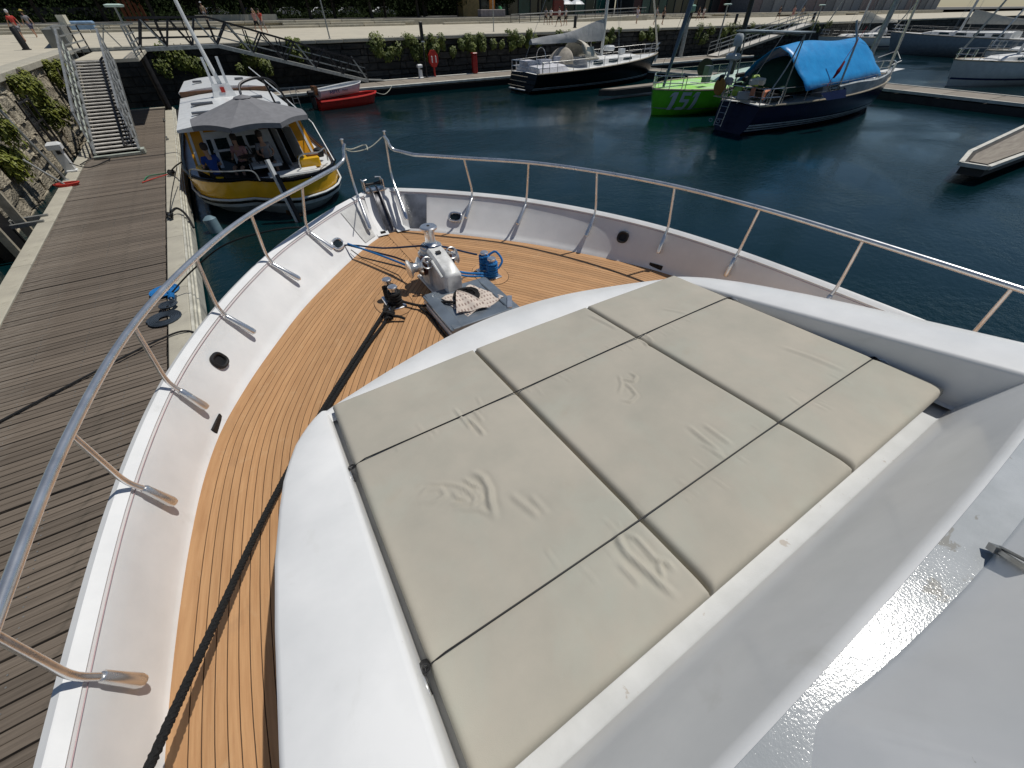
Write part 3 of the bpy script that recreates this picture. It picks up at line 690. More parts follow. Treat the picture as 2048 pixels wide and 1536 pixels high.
q = MB(); q.lathe([(.115, .43), (.118, .45), (.07, .475), (.058, .50), (.056, .58), (.066, .62), (.095, .635), (.098, .655), (.085, .668), (.012, .67)], (X0, 4.2, ZT), n=28); q.build('capstan_drum', STEEL, wb, True)
q = MB(); q.lathe([(.016, .0), (.016, .008)], (X0, 4.2, ZT + .667), n=10); q.build('drum_socket', BLACK, wb)
for s in (-1, 1):
    q = MB(); q.lathe([(.03, .10), (.05, .13), (.115, .15), (.115, .17), (.06, .19)], (X0, 4.12, ZT + .27), (s, 0, 0), 20); q.build('chain_gypsy', CHROMER, wb, True)
    q = MB(); q.lathe([(.09, .19), (.11, .20), (.09, .22), (.055, .24), (.05, .275), (.062, .30), (.10, .32), (.108, .335), (.09, .345), (.03, .35)] if s < 0 else [(.05, .19), (.085, .2), (.06, .215), (.05, .24), (.085, .26), (.08, .27), (.02, .28)], (X0, 4.12, ZT + .27), (s, 0, 0), 22); q.build('warping_drum', STEEL, wb, True)
    # spoked hand wheel facing aft
    c = Vector((X0 + s * .155, 3.98, ZT + (.36 if s < 0 else .40))); ax = Vector((0, -1, .55)).normalized(); u = Vector((1, 0, 0)); w2 = ax.cross(u)
    q = MB(); q.tube([c + (u * math.cos(a) + w2 * math.sin(a)) * .062 for a in [2 * math.pi * k / 24 for k in range(24)]], .0085, 8, closed=True)
    for k in range(3):
        a = 2 * math.pi * k / 3 + .5; q.bar(c, c + (u * math.cos(a) + w2 * math.sin(a)) * .058, .012, .008)
    q.lathe([(.018, -.06), (.018, .012), (.008, .02)], c, ax, 12); q.build('hand_wheel', STEEL, wb, True)
q = MB(); q.tube([(X0 - .112, 3.68, ZT + .30), (X0 - .112, 3.94, ZT + .385)], .016, 8); q.build('side_rib', ALU, wb, True)
q = MB(); q.box((X0 - .01, 3.97, ZT + .452), (.055, .045, .012), Matrix.Rotation(.2, 3, 'X')); q.build('maker_plate', BLACK, wb)
q = MB()
for (x, y) in ((-.15, 3.83), (-.15, 4.36), (.15, 3.83), (.15, 4.36)): q.lathe([(.012, 0), (.012, .014), (.006, .018)], (X0 + x, y, ZT + .024), n=8)
for z_ in (.06, .26): q.lathe([(.010, 0), (.010, .012)], (X0 + .09, 3.62, ZT + z_), (0, -1, 0), 8)
q.build('bolt', STEEL, wb)
# ---- bollards
def bollard(x, label_):
    b0 = MB(); b0.box((XC + x, 3.98, ZT + .012), (.20, .34, .02), None, .008)
    for dy in (-.095, .095): b0.lathe([(.046, .01), (.04, .03), (.038, .22), (.052, .235), (.052, .25), (.044, .258), (.01, .26)], (XC + x, 3.98 + dy, ZT), n=20)
    return b0.build('bollard', STEEL, yacht, True)
bollard(-.64, ''); bollard(.60, '')
# T-handle deck filler shadow caster: small lifting ring beside windlass
# ---- flush hatch forward of the pad
hm = mat('hatch_grey', (.20, .235, .27), .28, metal=.35, var=.12, vs=3, coat=.5)
q = MB(); q.box((XC + .02, 3.34, ZT + .045), (.80, .74, .09), None, .012); hb = q.build('deck_hatch', GEL, yacht)
q = MB()
pts = [(-.40, -.37), (-.30, -.27)]
for sx, sy in ((0, 1), (0, -1)): q.box((XC + .02, 3.34 + sy * .315, ZT + .115), (.76, .13, .05), Matrix.Rotation(sy * .12, 3, 'X'), .008)
for sx in (-1, 1): q.box((XC + .02 + sx * .335, 3.34, ZT + .115), (.13, .76, .05), Matrix.Rotation(-sx * .12 * -1, 3, 'Y'), .008)
q.build('hatch_frame', hm, hb)
q = MB(); q.box((XC + .02, 3.34, ZT + .105), (.62, .60, .05), None, .008); q.build('hatch_lid', hm, hb)
q = MB(); q.bar((XC + .30, 2.985, ZT + .15), (XC + .42, 3.18, ZT + .15), .05, .02); q.build('hatch_hinge', STEEL, hb)

# ---- things lying on the deck
# towel with black rope coil tucked in its fold
def cloth(f, nu, nv, name, m_, org):
    q = MB(); q.loft([[f(u / nu, v / nv) for v in range(nv + 1)] for u in range(nu + 1)])
    o = q.build(name, m_, None, True, org=org, auto=80); sol = o.modifiers.new('thick', 'SOLIDIFY'); sol.thickness = .006; return o
tw = bpy.data.materials.new('printed_towel'); tw.use_nodes = True; N = tw.node_tree.nodes; L = tw.node_tree.links
b = N['Principled BSDF']; b.inputs['Roughness'].default_value = .95
tc = N.new('ShaderNodeTexCoord'); wv = N.new('ShaderNodeTexWave'); wv.inputs['Scale'].default_value = 9; wv.inputs['Distortion'].default_value = 1.5; wv.bands_direction = 'X'
wv2 = N.new('ShaderNodeTexWave'); wv2.inputs['Scale'].default_value = 5; wv2.inputs['Distortion'].default_value = 2; wv2.bands_direction = 'Y'
mx = N.new('ShaderNodeMath'); mx.operation = 'MULTIPLY'; rp = N.new('ShaderNodeValToRGB')
rp.color_ramp.elements[0].position = .45; rp.color_ramp.elements[0].color = (.60, .52, .45, 1); rp.color_ramp.elements[1].position = .62; rp.color_ramp.elements[1].color = (.30, .22, .19, 1)
L.new(tc.outputs['Object'], wv.inputs[0]); L.new(tc.outputs['Object'], wv2.inputs[0]); L.new(wv.outputs['Fac'], mx.inputs[0]); L.new(wv2.outputs['Fac'], mx.inputs[1]); L.new(mx.outputs[0], rp.inputs[0]); L.new(rp.outputs[0], b.inputs['Base Color'])
TW = [Vector((-.23, 3.55, 0)), Vector((.18, 3.63, 0)), Vector((.36, 3.20, 0)), Vector((-.14, 3.10, 0))]
def fT(u, v):
    p = TW[0].lerp(TW[1], u).lerp(TW[3].lerp(TW[2], u), v)
    z = ZT + .142 + .010 * math.sin(9 * u + 5 * v) * math.sin(7 * v + 1) + .008 * noise.noise(Vector((u * 6, v * 6, 1)))
    if v > .55 and u < .5: z += .0
    return (XC + p.x + .008 * math.sin(9 * v), p.y + .01 * math.sin(8 * u), z)
t_ = cloth(fT, 36, 30, 'towel', tw, (XC, 3.3, ZT + .14)); tag(t_, 'cream and brown printed towel spread on the deck hatch', 'towel')
def fT2(u, v):  # the folded over corner
    a = Vector((XC - .22, 3.18, ZT + .155)); b2 = Vector((XC + .14, 3.10, ZT + .16)); c = Vector((XC - .06, 3.50, ZT + .215)); 
    p = a.lerp(b2, u).lerp(c, v * (1 - .0)); 
    p.z += .045 * math.sin(math.pi * min(1, v * 1.0)) * (1 - .3 * u) + .008 * math.sin(11 * u + 4 * v)
    return p
q = MB(); q.loft([[fT2(u / 14, v / 14) for v in range(15)] for u in range(15)])
f_ = q.build('folded_corner', tw, None, True, auto=80); f_.parent = t_; f_.location = -Vector((XC, 3.3, ZT + .14)); 
def spiral(c, r0, r1, turns, r, dz=0.0, n=18, axis_tilt=None):
    P = []
    N_ = int(turns * n)
    for k in range(N_ + 1):
        a = 2 * math.pi * k / n; rr = r0 + (r1 - r0) * k / N_
        P.append(Vector(c) + Vector((rr * math.cos(a), rr * math.sin(a), dz * k / N_ + .003 * math.sin(3.3 * a))))
    return P
q = MB()
q.tube(spiral((XC + .02, 3.42, ZT + .168), .085, .145, 4.6, .0085), .0088, 7); q.tube(spiral((XC + .02, 3.42, ZT + .183), .14, .095, 3.2, .0085), .0088, 7)
tag(q.build('rope_coil', ROPEK, None, True, org=(XC + .02, 3.42, ZT + .16)), 'black rope coiled flat on the printed towel over the hatch', 'rope')
# black mooring line from port bollard aft, with turns on the bollard
def braid(q, P, r, lay=.06):
    """three-strand looking rope: twisted strands round the path"""
    P = crom(P, 10); D = [0]
    for a, b2 in zip(P, P[1:]): D.append(D[-1] + (b2 - a).length)
    n_ = max(8, int(D[-1] / .012)); pts = []; j = 0
    for k in range(n_ + 1):
        d = D[-1] * k / n_
        while j < len(D) - 2 and D[j + 1] < d: j += 1
        t = (d - D[j]) / max(1e-6, D[j + 1] - D[j]); pts.append(P[j].lerp(P[j + 1], t))
    for s_ in range(3):
        Q = []
        for k, p in enumerate(pts):
            t = (pts[min(k + 1, n_)] - pts[max(k - 1, 0)]).normalized(); u = t.cross(Vector((0, 0, 1))); 
            u = u.normalized() if u.length > .01 else Vector((1, 0, 0)); w2 = t.cross(u)
            a = 2 * math.pi * (D[-1] * k / n_ / lay + s_ / 3); Q.append(p + (u * math.cos(a) + w2 * math.sin(a)) * r * .48)
        q.tube(Q, r * .58, 6)
def turns(q, x, y, zs, r, rr, m=1):
    for z_ in zs:
        q.tube([(x + rr * math.cos(a), y + rr * math.sin(a), z_ + .004 * math.sin(a + z_ * 90)) for a in [2 * math.pi * k / 18 for k in range(18)]], r, 7, closed=True)
q = MB()
BX = XC - .64
p = lambda a, b2, z=2.2: survey(a, b2, z)
A0 = Vector((BX - .03, 3.93, ZT + .07))
braid(q, [A0, Vector((XC - 1.02, 3.53, 2.185)), p(650, 812, 2.19), p(543, 1005, 2.20), p(430, 1245, 2.33), p(300, 1530, 2.50), Vector((XC - 2.86, .1, 2.69)), Vector((XC - 3.0, -1.0, 2.70))], .021)
braid(q, [A0 + Vector((.05, -.04, -.02)), Vector((XC - .86, 3.62, 2.18)), Vector((XC - 1.12, 3.34, 2.175)), p(672, 790, 2.18), Vector((XC - 1.75, 2.55, 2.175))], .017)
turns(q, BX, 3.885, (ZT + .04, ZT + .075, ZT + .11, ZT + .145, ZT + .175), .0175, .058); turns(q, BX, 4.075, (ZT + .04, ZT + .075, ZT + .11, ZT + .14), .0175, .056)
for dz in (.06, .10, .13, .16):
    q.tube(crom([(BX - .055, 3.86, ZT + dz), (BX - .03, 3.97, ZT + dz + .02), (BX + .055, 4.10, ZT + dz)], 5), .0165, 7); q.tube(crom([(BX + .06, 3.87, ZT + dz), (BX + .02, 3.98, ZT + dz + .035), (BX - .06, 4.09, ZT + dz)], 5), .0165, 7)
for k in range(9):   # knot lump
    c = Vector((XC - .80 + rnd.uniform(-.03, .03), 3.66 + rnd.uniform(-.03, .03), 2.20 + rnd.uniform(-.01, .035))); v = Vector((rnd.uniform(-1, 1), rnd.uniform(-1, 1), rnd.uniform(-.4, .4))).normalized() * .045
    q.tube(crom([c - v, c + Vector((0, 0, .02)), c + v], 4), .014, 6)
q.tube(crom([(XC - .80, 3.66, 2.2), (XC - .72, 3.60, 2.21), (XC - .66, 3.56, 2.18)], 4), .016, 7)
braid(q, [(BX + .05, 3.88, ZT + .06), (XC - .45, 3.70, 2.20), (XC - .33, 3.60, 2.22), (XC - .22, 3.44, 2.305), (XC - .10, 3.30, 2.315)], .016)
braid(q, [(XC - .45, 3.69, 2.19), (XC - .40, 3.45, 2.17), (XC - .42, 3.2, 2.17), (XC - .41, 2.95, 2.17)], .012)
tag(q.build('mooring_rope', ROPEK, None, True, org=(XC - 1.5, 2.8, ZT)), 'thick black mooring rope made fast on the port bollard and led aft over the teak', 'rope')
# blue lines
HP = Vector((XC - .74, 5.44, 2.30))
q = MB(); SB = XC + .60
q.tube(crom([HP + Vector((-.3, .35, -.12)), HP, Vector((XC - .42, 4.84, 2.41)), Vector((X0 - .11, 4.22, 2.605)), Vector((X0 - .05, 4.10, 2.61)), Vector((X0 + .08, 4.10, 2.60)), Vector((XC + .32, 4.08, 2.48)), Vector((SB - .05, 4.05, 2.38))], 3)[:-1], .011, 7)
q.tube([HP, Vector((XC - .35, 4.62, 2.36)), Vector((X0 - .20, 4.18, 2.40))], .011, 7)
q.build
o = q.build('mooring_line', mat('dark_blue_line', (.012, .035, .085), .8, bump=.5, bs=160), None, True, org=(XC, 4.6, ZT)); tag(o, 'thin dark line from the port hawsehole past the windlass to the starboard bollard', 'rope')
q = MB()
q.tube(crom([HP + Vector((.01, 0, .015)), Vector((XC - .45, 4.78, 2.33)), Vector((X0 - .22, 4.20, 2.35))], 6), .013, 7)
q.tube(crom([(X0 + .13, 3.98, 2.34), (XC + .30, 3.93, 2.27), (SB - .05, 3.87, 2.22)], 6), .014, 7); q.tube(crom([(X0 + .13, 3.97, 2.30), (XC + .30, 3.91, 2.24), (SB - .03, 3.85, 2.19)], 6), .012, 7)
turns(q, SB, 3.885, (ZT + .04, ZT + .07, ZT + .10, ZT + .13, ZT + .16, ZT + .19), .0165, .057); turns(q, SB, 4.075, (ZT + .05, ZT + .09, ZT + .13, ZT + .165, ZT + .20), .0165, .057)
for dz in (.07, .11, .15, .19):
    q.tube(crom([(SB - .055, 3.86, ZT + dz), (SB, 3.98, ZT + dz + .02), (SB + .055, 4.10, ZT + dz)], 5), .0155, 7); q.tube(crom([(SB + .06, 3.87, ZT + dz), (SB + .0, 3.98, ZT + dz + .03), (SB - .06, 4.09, ZT + dz)], 5), .0155, 7)
q.tube(crom([(SB + .02, 4.0, ZT + .24), (SB + .10, 3.96, ZT + .28), (SB + .13, 3.86, ZT + .2), (SB + .06, 3.84, ZT + .12)], 6), .014, 7)
tag(q.build('mooring_line', ROPEB, None, True, org=(SB, 4, ZT)), 'bright blue line turned up on the starboard bollard beside the windlass', 'rope')
q = MB()
for dz in (.0, .035): q.tube([HP + Vector((.02, -.03, -.06)), Vector((XC - .64, 5.28, ZT + .012 + dz * .2)), Vector((XC - .33, 4.55 + dz, ZT + .10)), Vector((X0 - .28, 4.20 + dz, ZT + .19))], .006, 6)
q.tube([(X0 + .12, 3.90, ZT + .03), (XC + .35, 3.84, ZT + .03), (SB, 3.80, ZT + .02)], .005, 6)
tag(q.build('thin_line', BLACK, None, True, org=(XC - .4, 4.7, ZT)), 'pair of thin black lines on the teak from port hawsehole to windlass', 'rope')
# dock line going out of the port side to the pontoon bollard, cord across the bow gate
q = MB(); q.tube(crom([survey(735, 300, 3.3) * 1.0, Vector((XC - .02, 6.22, 3.24)), Vector((XC - .22, 6.18, 3.22)), Vector((XC - .33, 6.15, 3.26))], 6), .007, 6)
q.tube(crom([Vector((XC + .28, 6.30, 3.30)), Vector((XC + .05, 6.24, 3.20)), Vector((XC - .20, 6.17, 3.19)), Vector((XC - .33, 6.15, 3.25))], 6), .006, 6)
tag(q.build('lashing_cord', ROPEW, None, True, org=(XC, 6.2, 3.2)), 'pale knotted cord tied across the gap between the two bow rail ends', 'cord')

# ---- sunbathing pads
import numpy as np
zp = zpad
FW = []      # ridges: list of (polyline xy, height, width)
def ridge(P, h, w_): FW.append(([(survey(a, b2, 2.84).x, survey(a, b2, 2.84).y) for a, b2 in P], h * 1.5, w_ * .72))
R1 = .0075
ridge([(850, 958), (905, 962), (930, 972), (950, 990), (945, 1010)], R1, .012)
ridge([(836, 985), (850, 972), (880, 970), (890, 985), (870, 998), (840, 1000)], R1 * .7, .014)
ridge([(905, 980), (915, 992), (940, 998)], R1, .010); ridge([(900, 1005), (950, 1003)], R1 * .8, .012)
ridge([(943, 938), (965, 950), (978, 975), (980, 1000), (990, 1035)], R1 * 1.5, .020); ridge([(925, 950), (945, 965), (962, 970)], R1 * 1.2, .010)
ridge([(945, 975), (962, 990), (950, 1000)], R1, .010); ridge([(910, 1015), (960, 1016), (982, 1030)], R1 * .7, .014)
ridge([(1020, 985), (1050, 1010), (1080, 1035)], R1 * .8, .022); ridge([(1060, 990), (1095, 1030)], R1 * .6, .02)
ridge([(1235, 1070), (1237, 1090), (1250, 1112), (1280, 1140), (1310, 1170), (1345, 1200)], R1 * 1.5, .018)
ridge([(1240, 1070), (1268, 1080), (1285, 1100), (1305, 1125), (1330, 1133), (1345, 1150)], R1 * 1.3, .015); ridge([(1312, 1130), (1316, 1150), (1322, 1165)], R1, .012)
ridge([(1232, 1132), (1260, 1160), (1275, 1178)], R1 * .8, .016)
ridge([(930, 820), (950, 838), (968, 860)], R1 * 1.5, .014); ridge([(905, 800), (925, 825), (940, 845)], R1, .012); ridge([(945, 805), (965, 830)], R1 * .8, .012)
ridge([(1262, 735), (1275, 745), (1270, 755), (1245, 748)], R1 * 1.1, .012); ridge([(1250, 755), (1265, 770), (1275, 785), (1262, 798), (1245, 795)], R1, .012)
ridge([(1240, 740), (1246, 760), (1240, 780)], R1 * .7, .012); ridge([(1375, 852), (1410, 885), (1440, 912)], R1 * .8, .018); ridge([(1405, 850), (1435, 875), (1460, 895)], R1 * .7, .018); ridge([(1400, 890), (1450, 925)], R1 * .6, .015)
ridge([(1275, 655), (1292, 668), (1300, 680)], R1, .014); ridge([(1290, 648), (1310, 668)], R1 * .8, .012)
ridge([(1560, 690), (1620, 715), (1690, 750)], R1 * .6, .025); ridge([(1180, 605), (1215, 625), (1240, 640)], R1 * .7, .02); ridge([(1330, 600), (1380, 612)], R1 * .5, .02)
r2 = random.Random(3)
for k in range(46):     # small puckers along the cords
    x = r2.uniform(-1.5, 1.5); yc_ = 1.50 if k % 2 else .42; side_ = r2.choice((-1, 1)); ln = r2.uniform(.05, .13)
    if r2.random() < .7: side_ = -1 if yc_ > 1 else side_
    FW.append(([(XC + x, yc_ + side_ * .012), (XC + x + r2.uniform(-.02, .02), yc_ + side_ * ln)], r2.uniform(.0025, .005), r2.uniform(.005, .009)))
CORDY = (1.50, .42)
def pad(x0, x1, label_, seed):
    nx, ny = int((x1 - x0) / .011), 190; y0, y1 = .035, 2.10
    xs = np.linspace(x0, x1, nx + 1); ys = np.linspace(y0, y1, ny + 1)
    X, Y = np.meshgrid(xs, ys); 
    if True:
        front = 2.085 + .03 * (1 - (X / 1.6) ** 2); Y = y0 + (Y - y0) * (front - y0) / (y1 - y0)
    Z = zp(Y)
    e = np.minimum(np.minimum(X - x0, x1 - X), np.minimum(Y - y0, front - Y))
    rr = .032; k = np.clip(e / rr, 0, 1); Z = Z - rr * (1 - np.sqrt(np.clip(1 - (1 - k) ** 2, 0, 1)))
    kb = np.clip((Y - y0) / .09, 0, 1); Z = Z - .016 * (1 - kb) ** 2 - .006 * (1 - np.clip(e / .25, 0, 1))
    ph = seed * 1.7
    Z = Z + .0016 * np.sin(3.1 * X + ph) * np.sin(2.3 * Y + ph) + .0009 * np.sin(11 * X + 5 * Y + ph) * np.sin(7 * Y - 4 * X)
    for c in CORDY: Z = Z - .0045 * np.exp(-((Y - c) / .016) ** 2) - .002 * np.exp(-((Y - c) / .06) ** 2)
    GX = X + XC
    for (pl, h, w_) in FW:
        D = np.full(X.shape, 9.0); T = np.zeros(X.shape)
        mnx = min(p_[0] for p_ in pl) - .08; mxx = max(p_[0] for p_ in pl) + .08; mny = min(p_[1] for p_ in pl) - .08; mxy = max(p_[1] for p_ in pl) + .08
        msk = (GX > mnx) & (GX < mxx) & (Y > mny) & (Y < mxy)
        if not msk.any(): continue
        gx, gy = GX[msk], Y[msk]; d = np.full(gx.shape, 9.0); fr = np.zeros(gx.shape); ns_ = len(pl) - 1
        for i in range(ns_):
            ax_, ay_ = pl[i]; bx_, by_ = pl[i + 1]; vx, vy = bx_ - ax_, by_ - ay_; l2 = vx * vx + vy * vy + 1e-9
            t = np.clip(((gx - ax_) * vx + (gy - ay_) * vy) / l2, 0, 1); dd = np.hypot(gx - ax_ - t * vx, gy - ay_ - t * vy)
            fr = np.where(dd < d, (i + t) / ns_, fr); d = np.minimum(d, dd)
        env = np.clip(np.minimum(fr, 1 - fr) * 5 + .15, 0, 1)
        Z[msk] += h * env * (np.exp(-(d / w_) ** 2) - .35 * np.exp(-((d - w_ * 1.9) / w_) ** 2))
    V = np.stack([GX.ravel(), Y.ravel(), Z.ravel()], 1)
    me = bpy.data.meshes.new('pad'); F = []
    W1 = nx + 1
    for j in range(ny):
        for i in range(nx): a = j * W1 + i; F.append((a, a + 1, a + W1 + 1, a + W1))
    vs = [tuple(v) for v in V]
    # skirt
    border = [i for i in range(W1)] + [j * W1 + nx for j in range(1, ny + 1)] + [ny * W1 + i for i in range(nx - 1, -1, -1)] + [j * W1 for j in range(ny - 1, 0, -1)]
    bs = len(vs)
    for bI in border: v = vs[bI]; vs.append((v[0], v[1], zp(v[1]) - .124))
    nb = len(border)
    for k_ in range(nb): k2 = (k_ + 1) % nb; F.append((border[k2], border[k_], bs + k_, bs + k2))
    og = Vector((XC + (x0 + x1) / 2, 1.05, 2.72))
    me.from_pydata([tuple(Vector(v) - og) for v in vs], [], F); me.materials.append(FABRIC)
    me.polygons.foreach_set('use_smooth', [True] * len(me.polygons))
    o = bpy.data.objects.new('sunpad_cushion', me); COL.objects.link(o); o.location = og; ORG[o.name] = og
    tag(o, label_, 'cushion', 'three taupe cushions of the sunpad')
    # sewn panel edges are shown by pressed in cord lines
    return o
pad(-1.605, -.552, 'port taupe cushion with big wrinkles, nearest the white coaming on the left', 1)
pad(-.540, .540, 'middle taupe cushion of the sunpad with an S shaped wrinkle', 2)
pad(.552, 1.605, 'starboard taupe cushion, nearest the shaded grey coaming on the right', 3)
for k, c in enumerate(CORDY):
    q = MB(); xs = [-1.62 + 3.24 * i / 40 for i in range(41)]
    q.tube([(XC + x, c + .004 * math.sin(x * 2), zp(c) + .001 - (.03 if abs(x) > 1.60 else 0)) for x in xs], .0036, 6)
    for s in (-1, 1):
        for j in range(5): q.tube([(XC + s * 1.62 + .016 * math.cos(a) , c + .014 * math.sin(a) + .004 * j, zp(c) - .022 - .004 * j) for a in [2 * math.pi * t / 8 for t in range(8)]], .004, 5, closed=True)
        q.tube(crom([(XC + s * 1.62, c, zp(c) - .02), (XC + s * 1.632, c - .03, zp(c) - .03), (XC + s * 1.63, c - .075, zp(c) - .06)], 4), .0035, 5)
    tag(q.build('tie_cord', BLACK, None, True, org=(XC, c, zp(c))), ('thin black cord tied across the cushions at their forward third' if k == 0 else 'thin black cord tied across the cushions at their after third'), 'cord', 'cords holding the sunpad')
    q = MB()
    for s in (-1, 1):
        cc = Vector((XC + s * 1.634, c - .05, zp(c) - .03)); q.tube([cc + Vector((0, .03 * math.cos(a), .016 * math.sin(a))) for a in [math.pi * t / 6 for t in range(7)]], .004, 6)
    q.build('pad_eye', STEEL, yacht, True)
# ================================================================== LEFT SIDE: stairs, bridge, pontoon furniture
V = Vector
# ---- aluminium stair gangway
sg = thing('gangway_stairs', 'aluminium stair gangway with trussed rails coming down to the wooden pontoon', 'gangway', (-4.0, 22.6, ZD))
YA, YB, ZA, ZB_ = 22.5, 28.9, ZD + .12, ZQ
xl, xr = -4.72, -3.34
nst = 27
TR = piece_mesh('tread', (xr - xl - .06, .19, .045), mat('tread_alu', (.56, .53, .48), .6, var=.12, vs=6), .008)
for i in range(nst):
    t = (i + .5) / nst; shared('tread', TR, sg, ((xl + xr) / 2, YA + (YB - YA) * t, ZA + (ZB_ - ZA) * t + .02))
q = MB(); q.loft([[(xl + .04, YA + .1, ZA - .12), (xr - .04, YA + .1, ZA - .12)], [(xl + .04, YB, ZB_ - .2), (xr - .04, YB, ZB_ - .2)]]); q.build('underside', DARKM, sg)
lightm = mat('pale_galvanised', (.50, .54, .47), .5, .3, var=.1, vs=6)
for k, x in enumerate((xl, xr)):
    dz = V((0, 0, 1.02)); a = V((x, YA, ZA)); b_ = V((x, YB, ZB_))
    m_ = GALV
    q = MB(); q.bar(a, b_, .07, .16); q.build('stringer', m_, sg)
    q = MB(); q.bar(a + dz + V((0, .7, .22)), b_ + dz, .075, .075); q.bar(a + V((0, .05, 0)), a + dz + V((0, .7, .22)), .05, .05); q.build('handrail', GALV, sg)
    for f in (.36, .68):
        q = MB(); q.bar(a + dz * f + V((0, .4 * f, .1 * f)), b_ + dz * f, .04, .04); q.build('mid_rail', lightm if k == 0 else GALV, sg)
    for j in range(8):
        t = (j + .9) / 8; p_ = a.lerp(b_, min(t, 1)); q = MB(); q.bar(p_, p_ + dz, .045, .045, up=(0, 1, 0)); q.build('baluster', GALV, sg)
        p2_ = a.lerp(b_, min((j + .1) / 8, 1)); q = MB(); q.bar(p2_ + V((0, 0, .03)), p_ + dz, .035, .035); q.build('diagonal_brace', m_, sg)
q = MB(); q.box(((xl + xr) / 2, YA - .1, ZD + .06), (xr - xl + .16, .18, .08)); q.box((xr + .1, YA + .02, ZD + .1), (.12, .42, .16)); q.build('foot_plate', lightm, sg)
# dark swinging inner handrail seen on the stairs
q = MB()
h0 = [V((xr - .42, YA + .2, ZA + .16)), V((xr - .42, YB - .5, ZB_ + .02)), V((xr - .1, YB - .1, ZB_ + .25))]
q.tube(h0, .038, 8); q.tube([p_ + V((.25, 0, .05)) for p_ in h0[:2]], .016, 6)
for t in (.02, .18, .4, .6, .8, .97): p_ = h0[0].lerp(h0[1], t); q.bar(p_, p_ + V((.28, .05, .06)), .025, .025)
q.tube(crom([h0[0], h0[0] + V((.25, .25, .12)), h0[0] + V((.35, .7, .5))], 5), .02, 6)
q.build('inner_handrail', DARKM, sg)
# landing
ld = thing('landing_platform', 'steel landing platform joining stairs and footbridge at quay level', 'platform', (-3.6, 32.2, ZQ))
q = MB(); q.box((-3.62, 32.3, ZQ - .05), (2.35, 6.6, .12)); q.build('deck', PAVE, ld)
for x in (-4.85, -2.45):
    for y in (29.1, 30.9, 32.8, 35.3):
        if x > -3 and y > 34: continue
        q = MB(); q.bar((x, y, ZQ - .1), (x, y, ZQ + 1.12), .06, .06, up=(0, 1, 0)); q.build('post', GALV if y < 32 else DARKM, ld)
    for z_ in (.25, .5, .8, 1.1):
        q = MB(); q.bar((x, 29.0, ZQ + z_), (x, 35.4 if x < -3 else 34.0, ZQ + z_), .05, .05); q.build('rail', GALV, ld)
q = MB(); q.bar((-4.85, 35.45, ZQ + 1.1), (-2.4, 35.45, ZQ + 1.1), .06, .06); q.bar((-4.85, 35.45, ZQ + .1), (-2.4, 35.45, ZQ + .1), .06, .06)
q.bar((-4.3, 35.45, ZQ + .1), (-3.7, 35.45, ZQ + 1.1), .05, .05); q.bar((-3.4, 35.45, ZQ + .1), (-3.9, 35.45, ZQ + 1.1), .05, .05); q.build('end_railing', GALV, ld)
for x in (-4.6, -2.6):
    q = MB(); q.tube([(x, 33.8, -1), (x, 33.8, ZQ - .1)], .16, 10); q.build('support_pile', DARKM, ld)
# ---- footbridge and sloping gangway
fbz = thing('footbridge', 'dark steel truss footbridge running level and then sloping down to the far pontoon', 'footbridge', (1, 36, ZQ))
Pn = [V((-2.6, 36.0, ZQ)), V((1.35, 36.75, ZQ)), V((10.6, 38.2, ZD + .08))]
for side_, off in (('near', 0.0), ('far', 1.55)):
    o_ = V((-.12, off, 0)); H = V((0, 0, 1.32))
    for a, b_, n_ in ((Pn[0], Pn[1], 3), (Pn[1], Pn[2], 5)):
        a = a + o_; b_ = b_ + o_
        q = MB(); q.bar(a, b_, .11, .17); q.build('bottom_chord', GALV if side_ == 'near' else DARKM, fbz)
        q = MB(); q.bar(a + H, b_ + H * (.88 if b_.x > 8 else 1), .10, .10); q.build('top_chord', DARKM, fbz)
        for f in (.36, .68):
            q = MB(); q.bar(a + H * f, b_ + H * f * .9, .045, .045); q.build('mid_rail', GALV if a.x > 0 else DARKM, fbz)
        for j in range(n_):
            p0 = a.lerp(b_, j / n_); p1 = a.lerp(b_, (j + 1) / n_); mm = p0.lerp(p1, .5) + H * .97
            q = MB(); q.bar(p0 + V((0, 0, .05)) if j % 1 == 0 else p0, mm, .075, .075); q.build('diagonal_brace', DARKM, fbz)
            q = MB(); q.bar(mm, p1 + V((0, 0, .05)), .075, .075); q.build('diagonal_brace', DARKM if (j % 2 or side_ == 'far') else GALV, fbz)
            q = MB(); q.bar(p1, p1 + H * .9, .07, .07, up=(0, 1, 0)); q.build('post', DARKM, fbz)
for a, b_ in ((Pn[0], Pn[1]), (Pn[1], Pn[2])):
    q = MB(); q.loft([[a + V((0, .05, .06)), a + V((0, 1.5, .06))], [b_ + V((0, .05, .06)), b_ + V((0, 1.5, .06))]]); q.build('walkway', GALV, fbz)
q = MB(); q.loft([[Pn[2] + V((0, 0, .06)), Pn[2] + V((0, 1.5, .06))], [Pn[2] + V((1.3, .1, -.05)), Pn[2] + V((1.3, 1.6, -.05))]]); q.build('end_ramp', GALV, fbz)
